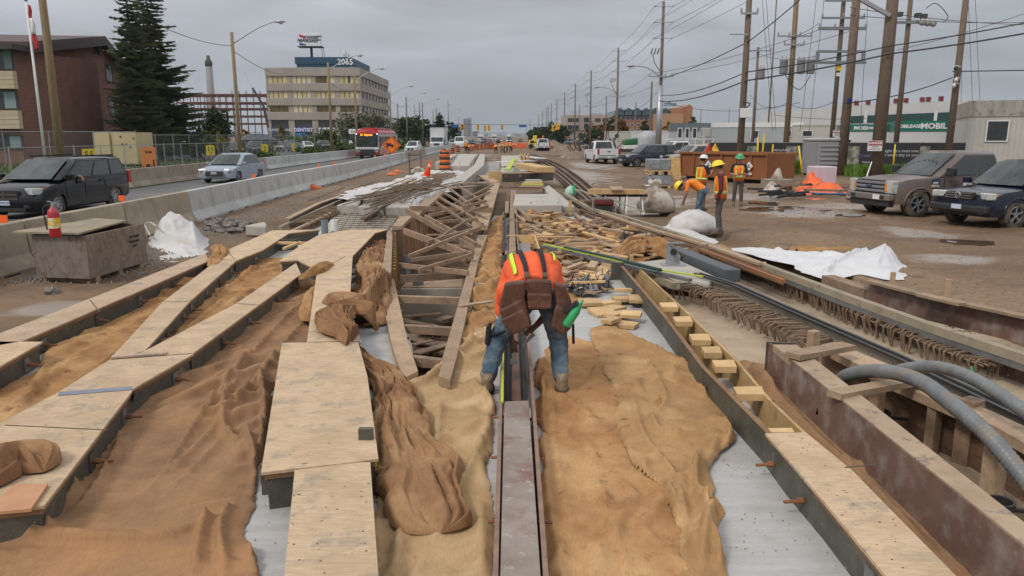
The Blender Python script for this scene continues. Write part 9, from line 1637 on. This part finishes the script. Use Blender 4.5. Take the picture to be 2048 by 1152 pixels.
fb=person('distant crew member in orange bending over, right one of the pair beside the drums',(P(938,307).x,P(938,307).y,0),R(-70),dict(pel=(0,-.08,.9),chest=(0,.24,1.1),neck=(0,.40,1.08),head=(0,.54,1.0),look=(0,.55,-.8),shL=(-.17,.33,1.08),shR=(.17,.33,1.08),elL=(-.2,.38,.8),elR=(.19,.36,.8),wrL=(-.12,.45,.55),wrR=(.12,.42,.55),hipL=(-.1,-.06,.88),hipR=(.1,-.06,.88),knL=(-.14,.04,.48),knR=(.13,-.0,.48),anL=(-.16,-.06,.1),anR=(.15,-.12,.1)),VOR,BLKC,HW,VOR,vx=.03,sleeve=1.5,face_=False,group='distant crew in orange')
for i,(px,py,b,a) in enumerate([(1003,304,far,40),(1008,306,fb,80),(1014,305,far,-60),(1021,304,far,160),(1024,303,fb,-90),(992,308,fb,20)]): p=P(px,py); dup(b,(p.x,p.y,0),R(a),['leftmost','second, bending,','third','fourth','rightmost, bending,','crouching'][i]+' distant crew member on the far deck')
# driver's arm in the minivan window
ta=toworld(van,(.1,.7,1.2)); m=MB().cap(toworld(van,(.55,.7,1.25)),toworld(van,(.42,1.02,1.13)),.05,.04,8); hand(m,toworld(van,(.42,1.04,1.12)),toworld(van,(.44,1.08,.95))-toworld(van,(.42,1.04,1.12)),1,.4,1.1)
t=thing('person','minivan driver with a bare arm resting out of the open window','person',toworld(van,(.5,.5,.6))); m.cap(toworld(van,(.3,.45,.7)),toworld(van,(.3,.45,1.2)),.15,.16,10); m.cap(toworld(van,(.3,.5,1.25)),toworld(van,(.55,.7,1.25)),.06,.05,8); m.ball(toworld(van,(.32,.42,1.46)),(.08,.09,.11),10); rm(obj('body',m,SKIN,t,True,sep=False),.012,1)
# ---- the bent worker in the foreground
def W(x,y,z): return Vector((x,y,z))
t=thing('person','worker bent double in coral shirt, black suspenders and brown leather tool belt','person',(.2,6.85,0)); m=MB(); S_=SKIND
m.cap(W(.2,6.9,.98),W(.2,7.3,1.06),.12,.13); m.cap(W(.2,7.3,1.06),W(.2,7.46,1.03),.09,.06); m.ell([(W(.2,7.5,1.02),W(.06,0,0),W(0,.04,.05)),(W(.2,7.56,.95),W(.078,0,0),W(0,.06,.07)),(W(.2,7.6,.86),W(.075,0,0),W(0,.07,.06)),(W(.2,7.6,.78),W(.05,0,0),W(0,.05,.03))],12); m.ball((.2,7.66,.88),(.015,.02,.02),6)
for a,b,r1,r2 in (((-.03,7.3,1.06),(-.10,7.2,.78),.055,.045),((-.10,7.2,.78),(-.005,7.03,.47),.05,.03),((.42,7.3,1.06),(.43,7.15,.80),.055,.045),((.43,7.15,.80),(.235,6.98,.62),.05,.03),((.08,6.88,.92),(-.14,6.95,.5),.08,.06),((-.14,6.95,.5),(-.23,6.8,.1),.055,.04),((.36,6.88,.92),(.44,6.95,.5),.08,.06),((.44,6.95,.5),(.47,6.8,.1),.055,.04)): m.cap(a,b,r1,r2)
hand(m,(-.005,7.03,.47),(.03,-.04,-.14),1,.75,1.05); hand(m,(.235,6.98,.62),(-.10,-.03,-.07),-1,.8,1.05); rm(obj('body',m,S_,t,True,sep=False),.009,2)
obj('hair',MB().ell([(W(.2,7.53,1.06),W(.06,0,0),W(0,.05,.03)),(W(.2,7.62,.98),W(.085,0,0),W(0,.07,.07)),(W(.2,7.68,.88),W(.08,0,0),W(0,.05,.06))],10),flat('dark_hair',(.03,.02,.015),.8),t,True)
SH=M('shirt_coral',(.88,.135,.045),(.76,.11,.035),.85,4,bump=.5,bscale=9,grain=.08,gs=60)
rings=[(W(.205,6.83,.99),.21,.15),(W(.205,6.93,1.055),.228,.155),(W(.2,7.05,1.10),.258,.168),(W(.2,7.18,1.13),.282,.175),(W(.2,7.3,1.13),.288,.17),(W(.2,7.4,1.10),.225,.135),(W(.2,7.46,1.06),.10,.08)]
def ringp(i,a,o=0.):
 i0=int(min(i,len(rings)-1.001)); f=i-i0; c=rings[i0][0].lerp(rings[i0+1][0],f); rx=rings[i0][1]*(1-f)+rings[i0+1][1]*f+o; rz_=rings[i0][2]*(1-f)+rings[i0+1][2]*f+o; return c+Vector((math.cos(a)*rx,-math.sin(a)*rz_*.35,math.sin(a)*rz_))
m=MB().loft([[ringp(i,2*PI*k/28) for k in range(28)] for i in np.linspace(0,5.99,22)]); m.cap((.0,7.27,1.08),(-.085,7.2,.84),.105,.085); m.cap((-.085,7.2,.84),(-.10,7.17,.72),.085,.07); m.cap((.40,7.27,1.08),(.44,7.17,.82),.10,.08); m.cap((.03,6.92,1.0),(-.055,7.05,.93),.09,.10); m.cap((-.055,7.05,.93),(-.075,7.12,.84),.09,.08)
so_=rm(obj('shirt',m,SH,t,True,sep=False),.012,3); tx=bpy.data.textures.new('shirt_folds','CLOUDS'); tx.noise_scale=.12; tx.noise_depth=2; d_=so_.modifiers.new('folds','DISPLACE'); d_.texture=tx; d_.strength=.022; d_.texture_coords='LOCAL'
def strap(nm,pts,w_,mat,o=.026,th=.006):
 m=MB(); rg=[]
 for i,a in pts: rg.append([ringp(i,a-w_,o),ringp(i,a+w_,o),ringp(i,a+w_,o+th),ringp(i,a-w_,o+th)])
 m.loft(rg); return obj(nm,m,mat,t,True)
L_=lambda a0,a1,i0=.1,i1=5.6:[(i0+(i1-i0)*k/16,a0+(a1-a0)*k/16) for k in range(17)]
strap('suspender',L_(PI/2+.30,PI/2+.52),.085,BLKC); strap('suspender',L_(PI/2-.42,PI/2-.02),.085,BLKC); LMS=flat('shirt_lime',(.60,.85,.05),.6)
strap('lime_stripe',L_(PI/2+.80,PI/2+.74,.5),.09,LMS,.022); strap('lime_stripe',L_(PI/2-.80,PI/2-.55,2.2),.05,LMS,.022); strap('lime_stripe',[(5.0+.0*k,PI*.12+PI*.76*k/16) for k in range(17)] if 0 else [(4.9,PI*.15)]*1+[(4.9+.25*math.sin(PI*k/16),PI*.15+PI*.7*k/16) for k in range(1,17)],.06,LMS,.022)
for a in (PI/2+.30,PI/2-.42): c=ringp(.15,a,.03); obj('clip',MB().box(c+Vector((0,-.02,-.02)),(.045,.012,.06)),CHROME,t)
m=MB(); m.ell([(W(.215,6.85,1.02),W(.185,0,0),W(0,.14,0)),(W(.215,6.86,.92),W(.20,0,0),W(0,.15,0)),(W(.215,6.87,.82),W(.19,0,0),W(0,.13,0))],16)
for a,b,r1,r2 in (((.10,6.87,.88),(-.13,6.95,.5),.125,.098),((-.13,6.95,.5),(-.225,6.82,.17),.098,.076),((.35,6.87,.88),(.44,6.95,.5),.12,.096),((.44,6.95,.5),(.465,6.82,.17),.096,.076)): m.cap(a,b,r1,r2,14)
jo=rm(obj('jeans',m,DEN,t,True,sep=False),.012,3); d_=jo.modifiers.new('folds','DISPLACE'); tx=bpy.data.textures.new('jean_folds','CLOUDS'); tx.noise_scale=.07; d_.texture=tx; d_.strength=.03; d_.texture_coords='LOCAL'
for x,dx in ((-.235,-.01),(.475,.02)):
 obj('boot',MB().ell([(W(x,6.84,.035),W(.062,0,0),W(0,.15,0)),(W(x,6.84,.075),W(.062,0,0),W(0,.148,0)),(W(x,6.82,.11),W(.056,0,0),W(0,.115,0)),(W(x,6.79,.14),W(.058,0,0),W(0,.078,0)),(W(x,6.785,.21),W(.064,0,0),W(0,.072,0))],16),M('boot_tan',(.235,.165,.095),(.15,.105,.065),.85,9,c3=(.30,.25,.19),m3=(.5,.65),s3=12),t,True); obj('boot_sole',MB().ell([(W(x,6.84,.006),W(.07,0,0),W(0,.158,0)),(W(x,6.84,.045),W(.069,0,0),W(0,.152,0))],14),BLACK,t,True)
LE=M('leather',(.115,.045,.026),(.075,.03,.018),.6,6,bump=.4,bscale=22,c3=(.19,.085,.05),m3=(.5,.68),s3=5,speck=(.24,.14,.10),sps=14,spm=(.66,.75))
obj('belt',MB().ell([(W(.215,6.83,1.01),W(.215,0,0),W(0,.172,.0)),(W(.215,6.84,.955),W(.222,0,0),W(0,.178,0))],24),LE,t,True)
def pouch(nm,px,Y,th,par=t,mat=LE,bev=.02): return obj(nm,MB().extr([V(x,y,Y) for x,y in px],(0,th,0)),mat,par,bevel=bev)
a=pouch('tool_pouch',[(1003,597),(1010,568),(1052,562),(1050,600),(1064,652),(1022,672),(998,625)],6.62,.11); pouch('pouch_pocket',[(997,622),(1043,598),(1064,652),(1024,672)],6.57,.045,a); pouch('pouch_pocket',[(1001,640),(1046,618),(1062,654),(1026,671)],6.535,.03,a)
a=pouch('tool_pouch',[(1053,560),(1103,561),(1105,590),(1104,616),(1055,618)],6.64,.08); pouch('pouch_pocket',[(1054,586),(1104,588),(1103,619),(1056,620)],6.60,.04,a)
a=pouch('tool_pouch',[(1108,566),(1130,572),(1142,600),(1150,628),(1142,658),(1128,672),(1100,655),(1113,610)],6.62,.11); pouch('pouch_pocket',[(1112,610),(1150,630),(1130,672),(1101,656)],6.57,.045,a)
for x0,y0,x1,y1 in ((1054,566,1056,584),(1103,566,1104,584),(1008,600,1040,590)):
 for k in range(4): obj('rivet',MB().ball(V(x0+(x1-x0)*k/3,y0+(y1-y0)*k/3,6.63),.006,6),CHROME,t)
obj('knee_strap',MB().ell([(W(-.105,6.93,.60),W(.118,0,.03),W(0,.118,0)),(W(-.115,6.935,.57),W(.118,0,.03),W(0,.118,0))],16),BLKC,t,True); pouch('hip_sheath',[(972,655),(980,645),(984,650),(978,692),(969,690)],6.85,.06,mat=BLKC); pouch('hip_sheath',[(1144,650),(1149,648),(1150,688),(1145,690)],6.85,.06,mat=BLKC)
c=V(1138,632,6.55); bottle('green bottle carried in the right hand tool pouch',c-Vector((.03,0,.10)),.85,tilt=.55)
one('hammer_tool',MB().beam(V(1128,622,6.57),V(1155,604,6.52),.035,.035),BLACKP,'black tool handle sticking out of the right hand tool pouch','tool'); one('chisel',MB().tube([V(1068,668,6.96),V(1052,684,6.95),V(1044,694,6.94)],[.02,.014,.008],8),STEEL,'steel chisel held between the worker\'s hands','tool'); one('hammer',MB().beam(V(1030,705,6.93),V(1027,722,6.93),.03,.03).beam(V(1020,723,6.93),V(1034,724,6.93),.045,.04),STEEL,'small hammer in the worker\'s left hand','tool')
# air between here and the skyline
hz_=MB().bx(-3600,3600,-80,6200,-3,260); o=obj('haze',hz_,None); tag(o,'pale overcast haze filling the far distance','haze',kind='stuff'); m=bpy.data.materials.new('haze'); m.use_nodes=True; nt=m.node_tree; nt.nodes.clear(); q=nt.nodes.new('ShaderNodeOutputMaterial'); v=nt.nodes.new('ShaderNodeVolumePrincipled'); v.inputs['Density'].default_value=.00015; v.inputs['Color'].default_value=(.75,.8,.86,1); nt.links.new(v.outputs[0],q.inputs['Volume']); o.data.materials.append(m)
